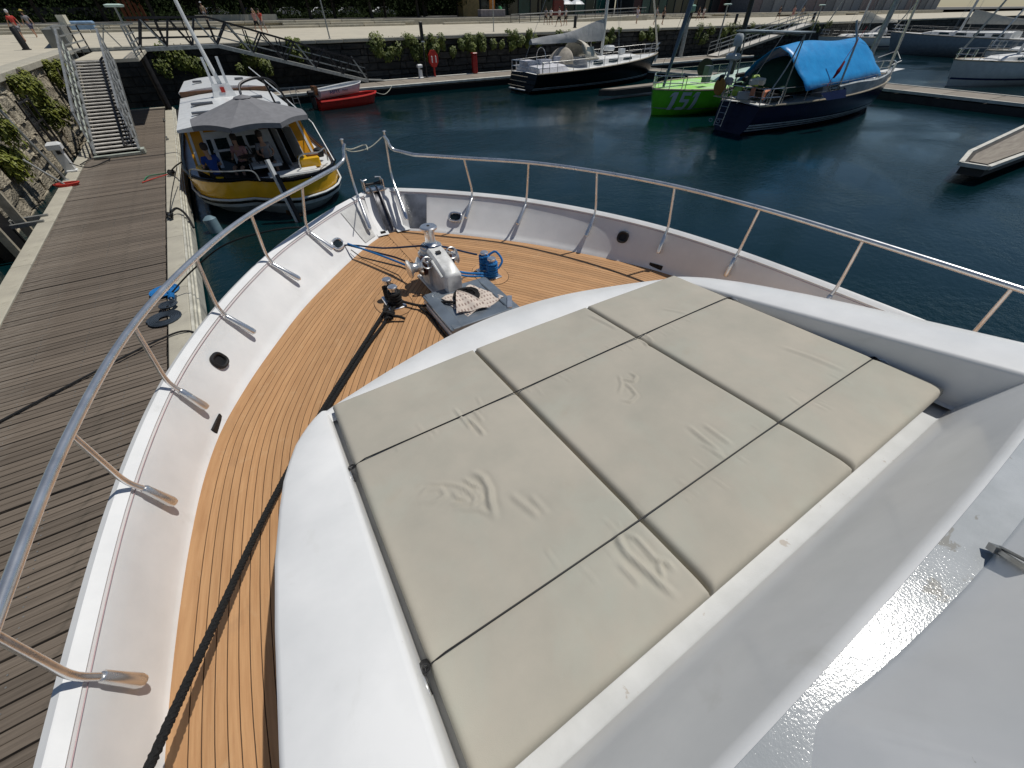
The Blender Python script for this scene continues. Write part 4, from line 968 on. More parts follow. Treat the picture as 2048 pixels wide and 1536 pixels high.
# ---- pontoon furniture
def pedestal(x, y, lab, rz=0):
    t = thing('service_pedestal', lab, 'service pedestal', (x, y, ZD), 'power and water pedestals')
    q = MB(); q.loft([[(x + a * w_, y + b2 * w_ * .8, ZD + z_) for a, b2 in ((-1, -1), (1, -1), (1, 1), (-1, 1))] for z_, w_ in ((0, .17), (.06, .17), (.08, .14), (.72, .12))], True, True, True); q.build('column', WHITEP, t)
    q = MB(); q.loft([[(x + a * w_, y + b2 * w_ * .85, ZD + z_) for a, b2 in ((-1, -1), (1, -1), (1, 1), (-1, 1))] for z_, w_ in ((.70, .19), (.84, .19), (.90, .13))], True, True, True); q.build('head', WHITEP, t)
    q = MB(); q.box((x + .04, y - .15, ZD + .62), (.12, .03, .10)); q.build('socket', DARKM, t)
    return t
pd1 = pedestal(-5.28, 20.9, 'white power and water pedestal on the left kerb beside the leaning grey pole')
pd2 = pedestal(14.9, 38.35, 'white power and water pedestal standing on the far pontoon by the red lifebuoy')
q = MB(); q.tube(crom([(-5.15, 20.7, .85), (-4.8, 20.9, .62), (-4.4, 21.6, .60), (-4.3, 22.0, .62), (-4.9, 22.3, .6), (-5.1, 21.5, .62)], 6), .018, 6)
tag(q.build('water_hose', BLACK, None, True, org=(-4.7, 21.4, ZD)), 'thin dark hose looped on the pontoon beside the white pedestal', 'hose')
q = MB()
for k in range(4): q.tube([(-5.12 + (.26 + .02 * k) * math.cos(a), 18.95 + .14 * math.sin(a), ZD + .03 + .02 * k) for a in [2 * math.pi * t / 16 for t in range(16)]], .02, 6, closed=True)
tag(q.build('red_rope_coil', mat('red_rope', (.50, .045, .03), .7), None, True, org=(-5.1, 18.95, ZD)), 'faded red hose coiled flat on the left kerb below the grey pole', 'hose')
def lamp(x, y, z0, z1, name, lab, kind=0, lean=(0, 0), r=.05, grp=None):
    t = thing(name, lab, 'lamp post', (x, y, z0), grp)
    top = V((x + lean[0], y + lean[1], z1))
    q = MB(); q.tube([(x, y, z0), V((x, y, z0)).lerp(top, .5), top], [r, r * .85, r * .7], 8); q.lathe([(r * 2, 0), (r * 2, .03), (r, .05)], (x, y, z0), n=8); q.build('pole', GALV if kind != 1 else DARKM, t, True)
    if kind == 0:
        q = MB(); q.loft([[top + V((a * w_, b2 * w_, z_)) for a, b2 in ((-.36, -.13), (.36, -.13), (.36, .13), (-.36, .13))] for z_, w_ in ((-.02, .8), (.05, 1), (.09, .7))], True, True, True); q.build('lamp_head', mat('lamp_cream', (.62, .60, .45), .5), t)
    elif kind == 1:
        q = MB(); q.box(top + V((0, 0, -.55)), (.22, .22, 1.1), None, .02); q.build('lamp_head', DARKM, t); q = MB(); q.box(top + V((0, -.02, -1.15)), (.2, .2, .08)); q.build('diffuser', WHITEP, t)
    elif kind == 2:
        q = MB(); q.loft([[top + V((a * w_, b2 * w_, z_)) for a, b2 in ((-.45, -.22), (.45, -.22), (.45, .22), (-.45, .22))] for z_, w_ in ((-.05, .9), (.04, 1), (.08, .6))], True, True, True); q.build('lamp_head', mat('lamp_mint', (.55, .70, .62), .5), t)
    elif kind == 3:
        q = MB(); q.box(top + V((0, -.1, -.75)), (1.0, .5, .62), None, .12); q.build('lamp_head', mat('lamp_green', (.17, .33, .25), .5), t); q = MB(); q.loft([[top + V((a * w_, b2 * w_, z_)) for a, b2 in ((-.30, -.22), (.30, -.22), (.30, .22), (-.30, .22))] for z_, w_ in ((-2.0, .5), (-1.06, 1))], True, True, True); q.build('bracket', DARKM, t)
    return t
lamp(-5.28, 19.75, ZD, 2.95, 'lamp_post', 'slim grey lamp post leaning beside the left wall with a flat cream head', 0, (-.35, -.1), .045)
lamp(15.49, 38.5, ZD, 3.95, 'lamp_post', 'slim pole on the far pontoon with a tall black rectangular head', 1, (0, 0), .06)
q = MB(); q.tube([(-5.10, 18.85, ZD), (-5.75, 19.2, 1.35)], .03, 6); tag(q.build('slanting_bar', GALV, None, True, org=(-5.1, 18.85, ZD)), 'short grey bar slanting from the kerb to the stone wall', 'bar')
# steel guide pile against the wall
gp = thing('guide_pile', 'black steel guide pile with pale flange held by a bracket on the left kerb', 'pile', (-5.75, 15.4, 0))
q = MB(); q.box((-5.95, 15.1, 1.0), (.30, .95, 4.2)); q.build('web', BLACK, gp)
q = MB(); q.box((-5.66, 15.75, 1.0), (.20, .10, 4.2)); q.box((-5.72, 14.5, .35), (.16, .10, 2.9)); q.build('flange', mat('cream_flange', (.47, .42, .32), .7, var=.2, vs=3), gp)
q = MB(); q.box((-5.50, 15.95, ZD + .02), (.75, .09, .09)); q.box((-5.50, 15.45, ZD + .02), (.75, .09, .09)); q.box((-5.86, 15.7, ZD + .02), (.09, .6, .09)); q.build('bracket', GALV, gp)
# ladder frame by the stairs
lf = thing('wall_ladder', 'dark iron grille ladder fixed to the wall left of the stairs', 'ladder', (-5.6, 23, ZD))
q = MB()
for y in (22.0, 22.7, 23.4): q.bar((-5.7, y, .1), (-5.7, y, 2.5), .05, .05, up=(1, 0, 0))
for z_ in (.6, 1.2, 1.8, 2.4): q.bar((-5.7, 22.0, z_), (-5.7, 23.4, z_), .04, .04)
q.build('grille', DARKM, lf)
# cleats with ropes
def cleat(x, y, lab, rope=None):
    t = thing('mooring_cleat', lab, 'cleat', (x, y, ZD + .02), 'cleats on the wooden pontoon kerb')
    q = MB(); q.tube(crom([(x, y - .17, ZD + .10), (x, y - .07, ZD + .12), (x, y + .07, ZD + .12), (x, y + .17, ZD + .10)], 4), .022, 8)
    for dy in (-.05, .05): q.tube([(x, y + dy, ZD + .0), (x, y + dy, ZD + .12)], .022, 8)
    q.box((x, y, ZD + .03), (.10, .26, .02)); q.build('horns', STEELD, t, True)
    return t
cleat(-2.50, 24.6, 'steel cleat on the kerb near the foot of the stairs')
cleat(-2.26, 18.5, 'cleat wrapped in dark rope by the stern of the yellow boat')
cleat(-2.24, 13.9, 'cleat with thick black loops just behind the yellow boat')
cleat(-2.14, 9.0, 'cleat with blue rope wound round it beside the white yacht')
cleat(-2.72, 29.5, 'small far cleat beside the varnished flank of the yellow boat')
def rope(name, P, r, m_, lab, loops=None, org=None, n=6):
    q = MB()
    if P: q.tube(crom(P, n), r, 7)
    if loops: loops(q)
    return tag(q.build(name, m_, None, True, org=org or P[0]), lab, 'rope')
def lp1(q):
    for k in range(7): q.tube([(-2.14 + .042 * math.cos(a), 9.0 - .12 + .035 * k, ZD + .11 + .03 * math.sin(a)) for a in [2 * math.pi * t / 10 for t in range(10)]], .014, 6, closed=True)
    q.tube([p_ + V((0, 0, .02)) for p_ in spiral((-2.30, 9.42, ZD + .03), .10, .25, 6, .01, 0)], .013, 6)
    q.tube(spiral((-2.28, 9.40, ZD + .055), .24, .15, 4, .01, 0), .013, 6)
rope('blue_mooring_rope', [(-2.18, 9.15, ZD + .1), (-2.25, 9.3, ZD + .06), (-2.3, 9.5, ZD + .05)], .013, ROPEB, 'bright blue rope coiled flat on the kerb and wound on its cleat', lp1)
def lp2(q):
    q.tube(spiral((-2.28, 8.30, ZD + .03), .09, .27, 6.5, .01, 0), .0145, 6); q.tube(spiral((-2.2, 8.68, ZD + .05), .05, .15, 4, .01, .05), .014, 6)
rope('black_rope_coil', [(-2.14, 8.86, ZD + .08), (-2.2, 8.7, ZD + .04), (-2.2, 8.5, ZD + .04)], .014, mat('faded_black_rope', (.03, .045, .065), .8, bump=.8, bs=130), 'dark slate rope coiled flat on the kerb below the blue one', lp2)
rope('mooring_rope', [(-2.14, 9.05, ZD + .12), (-1.6, 9.1, 1.0), (-.8, 8.5, 1.55), (.2, 7.2, 2.05), (.75, 5.9, 2.3)], .014, ROPEK, 'taut black line from the pontoon cleat up to the yacht bow')
rope('mooring_line', [(-4.9, 6.1, ZD + .03), (-3.6, 6.9, ZD + .03), (-2.35, 7.55, ZD + .05), (-1.9, 7.6, ZD + .04), (-1.75, 7.35, ZD - .1)], .016, BLACK, 'thin black line lying across the planks and over the kerb')
def lp3(q):
    for k in range(5): q.tube(crom([(-2.26 + rnd.uniform(-.1, .1), 18.3 + rnd.uniform(-.1, .4), ZD + .06 + rnd.uniform(0, .1)) for _ in range(5)], 5), .02, 6)
rope('mooring_rope', [(-2.26, 18.5, ZD + .12), (-2.0, 18.0, .9), (-1.7, 17.2, 1.15)], .02, ROPEK, 'tangled black rope between kerb cleat and the yellow boat stern', lp3)
def lp4(q):
    for k in range(4): q.tube(crom([(-2.24 + rnd.uniform(-.08, .08), 13.8 + rnd.uniform(-.15, .2), ZD + .05 + rnd.uniform(0, .12)) for _ in range(5)], 5), .018, 6)
    q.tube(crom([(-2.24, 14.0, ZD + .1), (-2.05, 14.15, ZD + .16), (-1.9, 13.9, ZD + .05), (-1.84, 13.5, ZD - .2)], 6), .03, 7)
rope('black_rope_loop', [(-2.24, 13.9, ZD + .1), (-2.1, 15.2, ZD + .3), (-1.85, 16.9, 1.1)], .012, ROPEK, 'thick black loops of rope round the cleat behind the yellow boat', lp4)
rope('red_line', [(-3.1, 18.0, ZD + .02), (-2.8, 18.25, ZD + .03), (-2.4, 18.4, ZD + .06), (-2.26, 18.5, ZD + .1)], .016, MATS['red_rope'], 'red rope tail lying over the planks by the cleat')
rope('green_line', [(-2.26, 18.5, ZD + .1), (-2.55, 18.75, ZD + .03), (-2.95, 18.7, ZD + .03), (-3.05, 18.2, ZD + .03)], .014, mat('green_rope', (.03, .20, .10), .7), 'green rope tail looped over the planks by the cleat')

# ================================================================== YELLOW CANAL BOAT
yb = thing('canal_boat', 'yellow and white wooden canal boat with grey parasol moored at the pontoon', 'boat', (.45, 22, 0))
CXb = .42
def ybw(Y):
    pts = ((14.0, .55), (14.1, .95), (14.25, 1.22), (14.5, 1.48), (14.8, 1.70), (15.4, 1.94), (16.4, 2.10), (18, 2.14), (20, 2.15), (26, 2.1), (30, 1.8), (32.5, 1.1), (33.8, .25))
    for a, b2 in zip(pts, pts[1:]):
        if a[0] <= Y <= b2[0]: return a[1] + (b2[1] - a[1]) * (Y - a[0]) / (b2[0] - a[0])
    return pts[-1][1] if Y > 33 else pts[0][1]
def bsec(Y, zs): return ybw(Y)
WHB = mat('boat_white', (.74, .75, .74), .4, var=.06, vs=3)
Yh = [14.0, 14.1, 14.25, 14.5, 14.8, 15.4, 16.4, 18, 20, 23, 26, 28.5, 30.5, 32.2, 33.3, 33.8]
def ring(z, infl, yoff):   # hull ring, from port bow round stern to starboard bow
    sk_ = lambda Y: max(0, 1 - (Y - 14) / 4.5)
    P = [V((CXb - (ybw(Y) * infl), Y + .55 * sk_(Y) + yoff * max(0, 1 - (Y - 14) / 3), z)) for Y in reversed(Yh)]
    st = [V((CXb + x * ybw(14.0) * infl, 14.0 + .15 - .40 * x - .10 * (1 - x * x) + yoff, z)) for x in (-.6, -.2, .2, .6)]
    Q = [V((CXb + (ybw(Y) * infl) * (1 + .13 * sk_(Y) * min(1, (Y - 13.9) * 3)), Y - .25 * sk_(Y) + yoff * max(0, 1 - (Y - 14) / 3), z)) for Y in Yh]
    return P + st + Q
def band(zA, zB2, iA, iB, yA, yB, m_, nm):
    q = MB(); q.loft([ring(zA, iA, yA), ring(zB2, iB, yB)]); return q.build(nm, m_, yb, True)
band(.52, 1.02, .99, 1.0, .10, 0.0, YELP, 'hull_panel')
band(.46, .53, 1.015, 1.015, .06, .06, WHB, 'rubbing_strake'); band(.38, .45, 1.01, 1.01, .10, .10, BLACKH, 'black_stripe'); band(.28, .37, 1.0, 1.01, .14, .12, mat('grey_strake', (.42, .46, .46), .5), 'lower_strake')
q = MB(); q.loft([ring(.30, .97, .16), ring(.05, .86, .35), ring(-.35, .55, .9), ring(-.5, .1, 1.5)]); q.build('lower_hull', mat('pale_blue_grey', (.28, .33, .35), .4, var=.15, vs=2), yb, True)
q = MB(); q.tube(ring(1.05, 1.0, 0), .055, 8); q.build('gunwale_rail', BLACKH, yb, True)
q = MB(); q.tube(ring(.50, 1.02, .05), .03, 6); q.build('fender_bead', WHB, yb, True)
q = MB(); r1 = ring(.92, .99, .02); n_ = len(r1); q.add(r1, [tuple(range(n_))]); q.build('deck', WHB, yb)
# cockpit well in a darker tone
q = MB(); q.box((CXb - .25, 15.7, .93), (2.0, 1.4, .02)); q.build('cockpit_sole', DARKM, yb)
# rudder post and propeller
q = MB(); q.bar((CXb + .12, 13.78, 1.62), (CXb + .30, 13.4, -.3), .09, .12); q.build('tiller_post', WHB, yb)
q = MB(); q.bar((CXb + .19, 13.70, 1.25), (CXb + .38, 13.3, -.5), .10, .16); q.build('rudder', BLACKH, yb)
q = MB()
for k in range(3):
    a = 2 * math.pi * k / 3; c = V((CXb + .25, 13.9, -.02)); u = V((math.cos(a), 0, math.sin(a))); q.loft([[c + u * .05 + V((0, -.04, 0)), c + u * .05 + V((0, .04, 0))], [c + u * .2 + V((u.z * .09, -.05, -u.x * .09)), c + u * .2 + V((-u.z * .09, .05, u.x * .09))], [c + u * .3, c + u * .3 + V((0, .01, 0))]])
q.build('propeller', mat('bronze', (.25, .13, .06), .4, .8), yb, True)
# wheelhouse: raked aft face, white moulded frame, orange-yellow corners
zr = 2.08
FY0, FY1 = 16.25, 16.75   # bottom / top of aft face
x0b, x1b, x0t, x1t = CXb - 1.78, CXb + 1.82, CXb - 1.62, CXb + 1.62
ORG_ = mat('orange_yellow_paint', (.70, .31, .008), .35, var=.06)
q = MB(); q.loft([[(x0b, FY0, .92), (x1b, FY0, .92)], [(x0t, FY1, zr), (x1t, FY1, zr)]]); q.loft([[(x0b, FY0, .92), (x0b - .02, 20, .95), (x0b, 28, .95)], [(x0t, FY1, zr), (x0t, 20, zr), (x0t, 28, zr)]]); q.loft([[(x1b, FY0, .92), (x1b, 20, .95), (x1b - .1, 28, .95)], [(x1t, FY1, zr), (x1t, 20, zr), (x1t - .1, 28, zr)]]); q.build('cabin_side', WOODB, yb)
def face(u, v, off=.015):   # u 0..1 left-right, v 0..1 bottom-top of aft face
    xl_ = x0b + (x0t - x0b) * v; xr_ = x1b + (x1t - x1b) * v
    return V((xl_ + (xr_ - xl_) * u, FY0 + (FY1 - FY0) * v - off, .92 + (zr - .92) * v))
def fquad(q, u0, u1, v0, v1, off=.02, th=None):
    q.add([face(u0, v0, off), face(u1, v0, off), face(u1, v1, off), face(u0, v1, off), face(u0, v0, 0), face(u1, v0, 0), face(u1, v1, 0), face(u0, v1, 0)], [(0, 1, 2, 3), (0, 4, 5, 1), (1, 5, 6, 2), (2, 6, 7, 3), (3, 7, 4, 0)])
q = MB(); fquad(q, 0, .14, 0, 1, .02); fquad(q, .87, 1, 0, 1, .02); fquad(q, .14, .87, .84, 1, .02); q.build('corner_panel', ORG_, yb)
q = MB(); fquad(q, .12, .145, 0, .92, .045); fquad(q, .14, .60, .80, .87, .04); fquad(q, .565, .68, 0, .80, .035); fquad(q, .80, .875, 0, .85, .04); fquad(q, .145, .565, .72, .80, .035); fquad(q, .02, .04, 0, 1, .04); fquad(q, .955, .975, 0, 1, .04); q.build('window_frame', WHB, yb)
q = MB(); fquad(q, .145, .565, .0, .73, .025); q.build('window_glass', GLASSD, yb)
q = MB()
for u in (.18, .31, .44): fquad(q, u, u + .028, .1, .73, .05)
fquad(q, .17, .565, .44, .485, .05); q.build('glazing_bar', WHB, yb)
q = MB(); fquad(q, .68, .80, 0, .86, .03); q.build('door_opening', DARKV, yb)
q = MB(); a = face(.70, 0, .03); b_ = face(.70, .84, .03); q.add([a, a + V((.12, -.55, 0)), b_ + V((.12, -.50, 0)), b_], [(0, 1, 2, 3)]); a = face(.80, 0, .03); b_ = face(.80, .84, .03); q.add([a, a + V((.25, -.5, 0)), b_ + V((.22, -.45, 0)), b_], [(0, 1, 2, 3)])
dd = q.build('door', mat('grey_door', (.34, .35, .35), .5), yb); sol = dd.modifiers.new('t', 'SOLIDIFY'); sol.thickness = .03
# roofs
def roof(Y0, Y1, w0, w1, z_, th, nm):
    q = MB(); rows = []
    for Y, w_ in ((Y0, w0), ((Y0 + Y1) / 2, (w0 + w1) / 2), (Y1, w1)):
        rows.append([(CXb - w_, Y, z_ - th), (CXb - w_, Y, z_)] + [(CXb + w_ * x, Y, z_ + .13 * (1 - x * x)) for x in (-.96, -.6, -.2, .2, .6, .96)] + [(CXb + w_, Y, z_), (CXb + w_, Y, z_ - th)])
    q.loft(rows, capA=True, capB=True); return q.build(nm, WHITEP, yb, True)
roof(16.45, 23.2, 1.78, 1.68, zr, .07, 'roof'); roof(23.4, 27.6, 1.66, 1.45, zr + .16, .07, 'roof')
q = MB(); q.box((CXb, 23.35, zr + .1), (3.25, .12, .18)); q.build('roof_step', WOODB, yb)
for (x, y, w_, l_) in ((-.95, 20.3, .34, .9), (.75, 20.9, .34, .9), (-1.0, 18.3, .22, .8), (1.15, 18.9, .25, .8)):
    q = MB(); q.box((CXb + x, y, zr + .13), (l_ * .75, w_, .05)); q.build('roof_hatch', mat('hatch_glass', (.10, .10, .11), .2), yb); 
for (x, y) in ((-.9, 25.4), (.75, 25.6)): q = MB(); q.box((CXb + x, y, zr + .31), (.34, .3, .05)); q.build('roof_hatch', MATS['hatch_glass'], yb)
# mast tabernacle
q = MB(); q.loft([[(CXb - .12 + a * w_, 21.8 + b2 * w_ * .7, z_) for a, b2 in ((-1, -1), (1, -1), (1, 1), (-1, 1))] for z_, w_ in ((zr + .1, .42), (zr + .3, .34), (zr + .5, .30))], True, True, True)
for dx in (-.24, .24): q.box((CXb - .12 + dx, 21.75, zr + .85), (.09, .14, .9))
q.build('mast_foot', WHITEP, yb)
q = MB(); q.box((CXb - .12, 21.54, zr + .35), (.14, .03, .16)); q.build('red_badge', REDP, yb)
q = MB(); q.tube([(CXb - .12, 21.8, zr + .45), (CXb - .36, 21.8, 4.4), (CXb - .75, 21.8, 9.5)], [.075, .06, .045], 8); q.build('mast', WHITEP, yb, True)
for P_ in ([(2.5, 14.75, 1.15), (2.38, 16.5, 1.95), (2.0, 19.5, 2.25), (1.2, 24.5, 2.4)], [(2.0, 19.5, 2.25), (2.05, 23, 2.6)]):
    pass
q = MB(); q.tube([(2.46, 14.9, 1.1), (2.30, 15.9, 2.0)], .02, 6); q.tube([(2.30, 15.9, 2.0), (1.95, 19.0, 2.5), (1.6, 23.5, 2.9)], .018, 6); q.build('boathook', WHB, yb)
# stern pulpit rails, seats, clutter
q = MB(); q.tube(crom([(CXb - 1.95, 15.7, 1.0), (CXb - 1.82, 15.3, 1.32), (CXb - 1.45, 14.7, 1.35), (CXb - .9, 14.3, 1.35), (CXb - .35, 14.1, 1.33), (CXb - .25, 14.05, 1.08)], 5), .02, 6)
q.tube(crom([(CXb + 1.0, 14.9, .98), (CXb + 1.05, 14.6, 1.42), (CXb + 1.6, 14.6, 1.45), (CXb + 1.9, 15.1, 1.42), (CXb + 1.95, 15.5, 1.0)], 5), .02, 6); q.build('stern_rail', GALV, yb, True)
q = MB(); q.box((CXb + 1.35, 15.3, 1.10), (.62, .42, .3), None, .04); q.build('yellow_locker', YELP, yb)
q = MB(); q.box((CXb + 1.50, 15.35, 1.27), (.34, .36, .03)); q.build('locker_lid', WOODB, yb)
q = MB(); q.bar((CXb - 1.62, 15.6, 1.30), (CXb - 1.18, 15.1, 1.02), .20, .06); q.build('yellow_board', YELP, yb)
q = MB(); q.box((CXb + .75, 14.7, 1.0), (1.4, .5, .05)); q.box((CXb + .1, 15.6, 1.12), (.9, .6, .06)); q.build('side_deck', WHB, yb)
q = MB(); q.lathe([(.18, 0), (.22, .1), (.2, .3), (.1, .34)], (CXb - 1.5, 15.6, .95), n=12); q.build('black_bucket', BLACK, yb, True); q = MB(); q.lathe([(.13, 0), (.16, .1), (.15, .22), (.07, .26)], (CXb + 1.80, 15.9, 1.05), n=12); q.build('outboard_cover', BLACK, yb, True)
q = MB(); q.tube([(CXb + .0, 15.75, 1.0), (CXb - .2, 15.2, 1.75)], .018, 6); q.build('tiller_bar', BLACK, yb)
q = MB(); q.tube([(-1.42, 13.95, -.25), (-1.45, 14.0, .35), (-1.46, 14.0, .42)], [.17, .17, .08], 12); q.build('fender', mat('fender_blue_grey', (.16, .24, .28), .5), yb, True)
# text-free registration plate skipped; three people in the cockpit are added with the other people
# parasol
ps = thing('parasol', 'grey cantilever parasol open over the stern of the yellow boat', 'parasol', (1.2, 16.2, 1.0))
ap = V((.62, 15.75, 2.86)); RR = 1.62; rimz = 2.33
rim = [V((ap.x + RR * math.cos(a), ap.y + RR * .98 * math.sin(a), rimz - .05 + .03 * math.sin(3 * a))) for a in [2 * math.pi * (k + .5) / 8 for k in range(8)]]
for k in range(8):
    a_, b_ = rim[k], rim[(k + 1) % 8]; q = MB(); rows = []
    for t in range(7):
        f = t / 6; zz = ap.z - (ap.z - rimz) * (f ** .92); r_ = []
        for u in range(7):
            g = u / 6; p_ = ap.lerp(a_.lerp(b_, g), f * .98 + .02); p_.z = zz + (-.05 + .10 * f * f) * f * math.sin(math.pi * g); r_.append(p_)
        rows.append(r_)
    rows.append([r_p + V((0, 0, -.12)) + (r_p - V((ap.x, ap.y, r_p.z))).normalized() * .0 for r_p in rows[-1]])
    q.loft(rows); q.build('canopy_panel', GREYC, ps, True)
q = MB()
for p_ in rim: q.tube([ap - V((0, 0, .08)), p_ - V((0, 0, .03))], .012, 5)
q.build('rib', DARKM, ps)
q = MB(); q.lathe([(.02, .1), (.03, .0), (.22, -.05), (.24, -.07), (.02, -.06)], ap, n=16); q.build('crown', GREYC, ps, True)
q = MB(); q.tube(crom([ap + V((0, 0, .02)), ap + V((.1, .2, .22)), ap + V((.6, .5, .3)), ap + V((1.05, .9, .1)), V((1.95, 17.0, 2.2)), V((2.05, 17.0, 1.0))], 6), .035, 8); q.tube([ap + V((.75, .6, .25)), V((1.6, 17.2, 2.15))], .03, 6); q.build('cantilever_arm', DARKM, ps, True)

# ================================================================== TENDER AND DINGHY by the far pontoon
td_ = thing('red_tender', 'red open tender floating by the far pontoon', 'dinghy', (7.3, 33.3, 0))
def hullrows(P0, ang, L_, W_, H_, T=.25, n=12, rake=.25, deadrise=.5, bowh=1.25, mir=False, tr=.85, full=.55):
    """open or decked small hull; local x forward"""
    rows = []; c, s_ = math.cos(ang), math.sin(ang)
    for i in range(n + 1):
        t = i / n; x = L_ * t
        w_ = W_ / 2 * (tr + (1 - tr) * math.sin(math.pi * min(t / full, 1) / 2)) * (1 if t < full else math.sqrt(max(0, 1 - ((t - full) / (1 - full)) ** 2.2)))
        zt = H_ * (1 + (bowh - 1) * t * t); r_ = []
        for f, zf in ((-1, 1), (-.97, .72), (-.82, .3), (-.45, .0), (0, -.12), (.45, 0), (.82, .3), (.97, .72), (1, 1)):
            xx = x + rake * L_ * .3 * zf * t * t - rake * L_ * .3 * t * t
            zz = -T + (zt + T) * zf; yy = w_ * f
            r_.append(V((P0[0] + c * xx - s_ * yy, P0[1] + s_ * xx + c * yy, P0[2] + zz)))
        rows.append(r_)
    return rows
rw = hullrows((5.3, 32.4, 0), .22, 4.3, 1.7, .42, .2)
q = MB(); q.loft(rw, capA=True); q.build('hull', REDP, td_, True)
q = MB(); q.tube([r[0] + V((0, 0, .03)) for r in rw] + [r[-1] + V((0, 0, .03)) for r in reversed(rw)], .07, 7); q.build('rubbing_rail', REDP, td_, True)
q = MB(); q.loft([[r[0].lerp(r[-1], .06) - V((0, 0, .15)), r[0].lerp(r[-1], .94) - V((0, 0, .15))] for r in rw]); q.build('sole', mat('dark_red', (.16, .015, .012), .6), td_)
q = MB(); q.box((5.15, 32.35, .35), (.28, .3, .7), None, .05); q.box((5.1, 32.3, .85), (.4, .36, .3), None, .06); q.build('outboard_motor', DARKM, td_)
wd_ = thing('white_dinghy', 'white sailing dinghy lying tilted on top of the red tender', 'dinghy', (6.8, 33.1, .6))
rw = hullrows((5.55, 32.62, .62), .20, 3.1, 1.35, .33, .1, tr=.8)
q = MB(); q.loft([[p_ + V((0, 0, .16 * (i / 12))) for p_ in r] for i, r in enumerate(rw)], capA=True); q.build('hull', WHITEP, wd_, True)
rr_ = [[p_ + V((0, 0, .16 * (i / 12))) for p_ in r] for i, r in enumerate(rw)]
q = MB(); q.tube([r[0] for r in rr_] + [r[-1] for r in reversed(rr_)], .03, 6); q.build('gunwale', WHITEP, wd_, True)
q = MB(); q.loft([[r[0].lerp(r[-1], .05) - V((0, 0, .12)), r[0].lerp(r[-1], .95) - V((0, 0, .12))] for r in rr_]); q.build('sole', mat('hull_grey', (.35, .36, .36), .6), wd_)
q = MB(); q.box((5.45, 32.7, .95), (.25, .5, .45), Matrix.Rotation(.2, 3, 'Z')); q.build('transom_board', WOODB, wd_)
NVY = mat('navy_lettering', (.02, .03, .10), .5)
Mx = Matrix.Translation((6.55, 32.135, .86)) @ Matrix.Rotation(.20, 4, 'Z') @ Matrix.Rotation(R(78), 4, 'X')
text_mesh('lettering', 'ASPTT', .24, NVY, wd_, Mx, depth=.004, bold=.004)
text_mesh('lettering', 'Marine', .13, NVY, wd_, Matrix.Translation((7.25, 32.29, .90)) @ Matrix.Rotation(.24, 4, 'Z') @ Matrix.Rotation(R(78), 4, 'X'), depth=.004)
rope('tender_line', [(9.5, 33.45, .5), (10.3, 34.2, .25), (11.0, 35.0, .35), (11.4, 35.4, .6)], .02, ROPEW, 'pale line sagging from the red tender to the pontoon edge')
q = MB()
for dx in (0, .35):
    q.tube([(4.3 + dx, 34.9, -.2), (4.3 + dx, 35.2, .9)], .02, 6)
for z_ in (.1, .35, .6): q.bar((4.3, 35.0 + z_ * .2, z_), (4.65, 35.0 + z_ * .2, z_), .05, .02)
tag(q.build('bathing_ladder', GALV, None, org=(4.4, 35, 0)), 'small ladder hanging on the far pontoon left of the red tender', 'ladder')
# lifebuoy stand and extinguisher cabinet
ls = thing('lifebuoy_stand', 'red hooded lifebuoy stand on the far pontoon', 'lifebuoy stand', (16.3, 38.6, ZD))
q = MB(); q.tube([(16.3, 38.7, ZD), (16.3, 38.7, 1.3)], .08, 8); q.build('post', REDP, ls)
q = MB(); q.loft([[(16.3 + .42 * math.cos(a), 38.55 + dy, 1.72 + .58 * math.sin(a)) for a in [2 * math.pi * (k + .5) / 8 for k in range(8)]] for dy in (0, .25)], True, True, True); q.build('hood', REDP, ls)
for dx in (-.17, .17): q = MB(); q.box((16.3 + dx, 38.53, 1.68), (.08, .03, .42), None, .01); q.build('white_mark', WHITEP, ls)
ec = thing('extinguisher_cabinet', 'tall red extinguisher cabinet on the far pontoon', 'cabinet', (20.1, 38.6, ZD))
q = MB(); q.box((20.1, 38.7, 1.2), (.42, .36, 1.3), None, .06); q.build('body', mat('deep_red', (.28, .012, .012), .4), ec); q = MB(); q.box((20.1, 38.7, 1.9), (.46, .4, .12), None, .04); q.build('lid', MATS['deep_red'], ec)
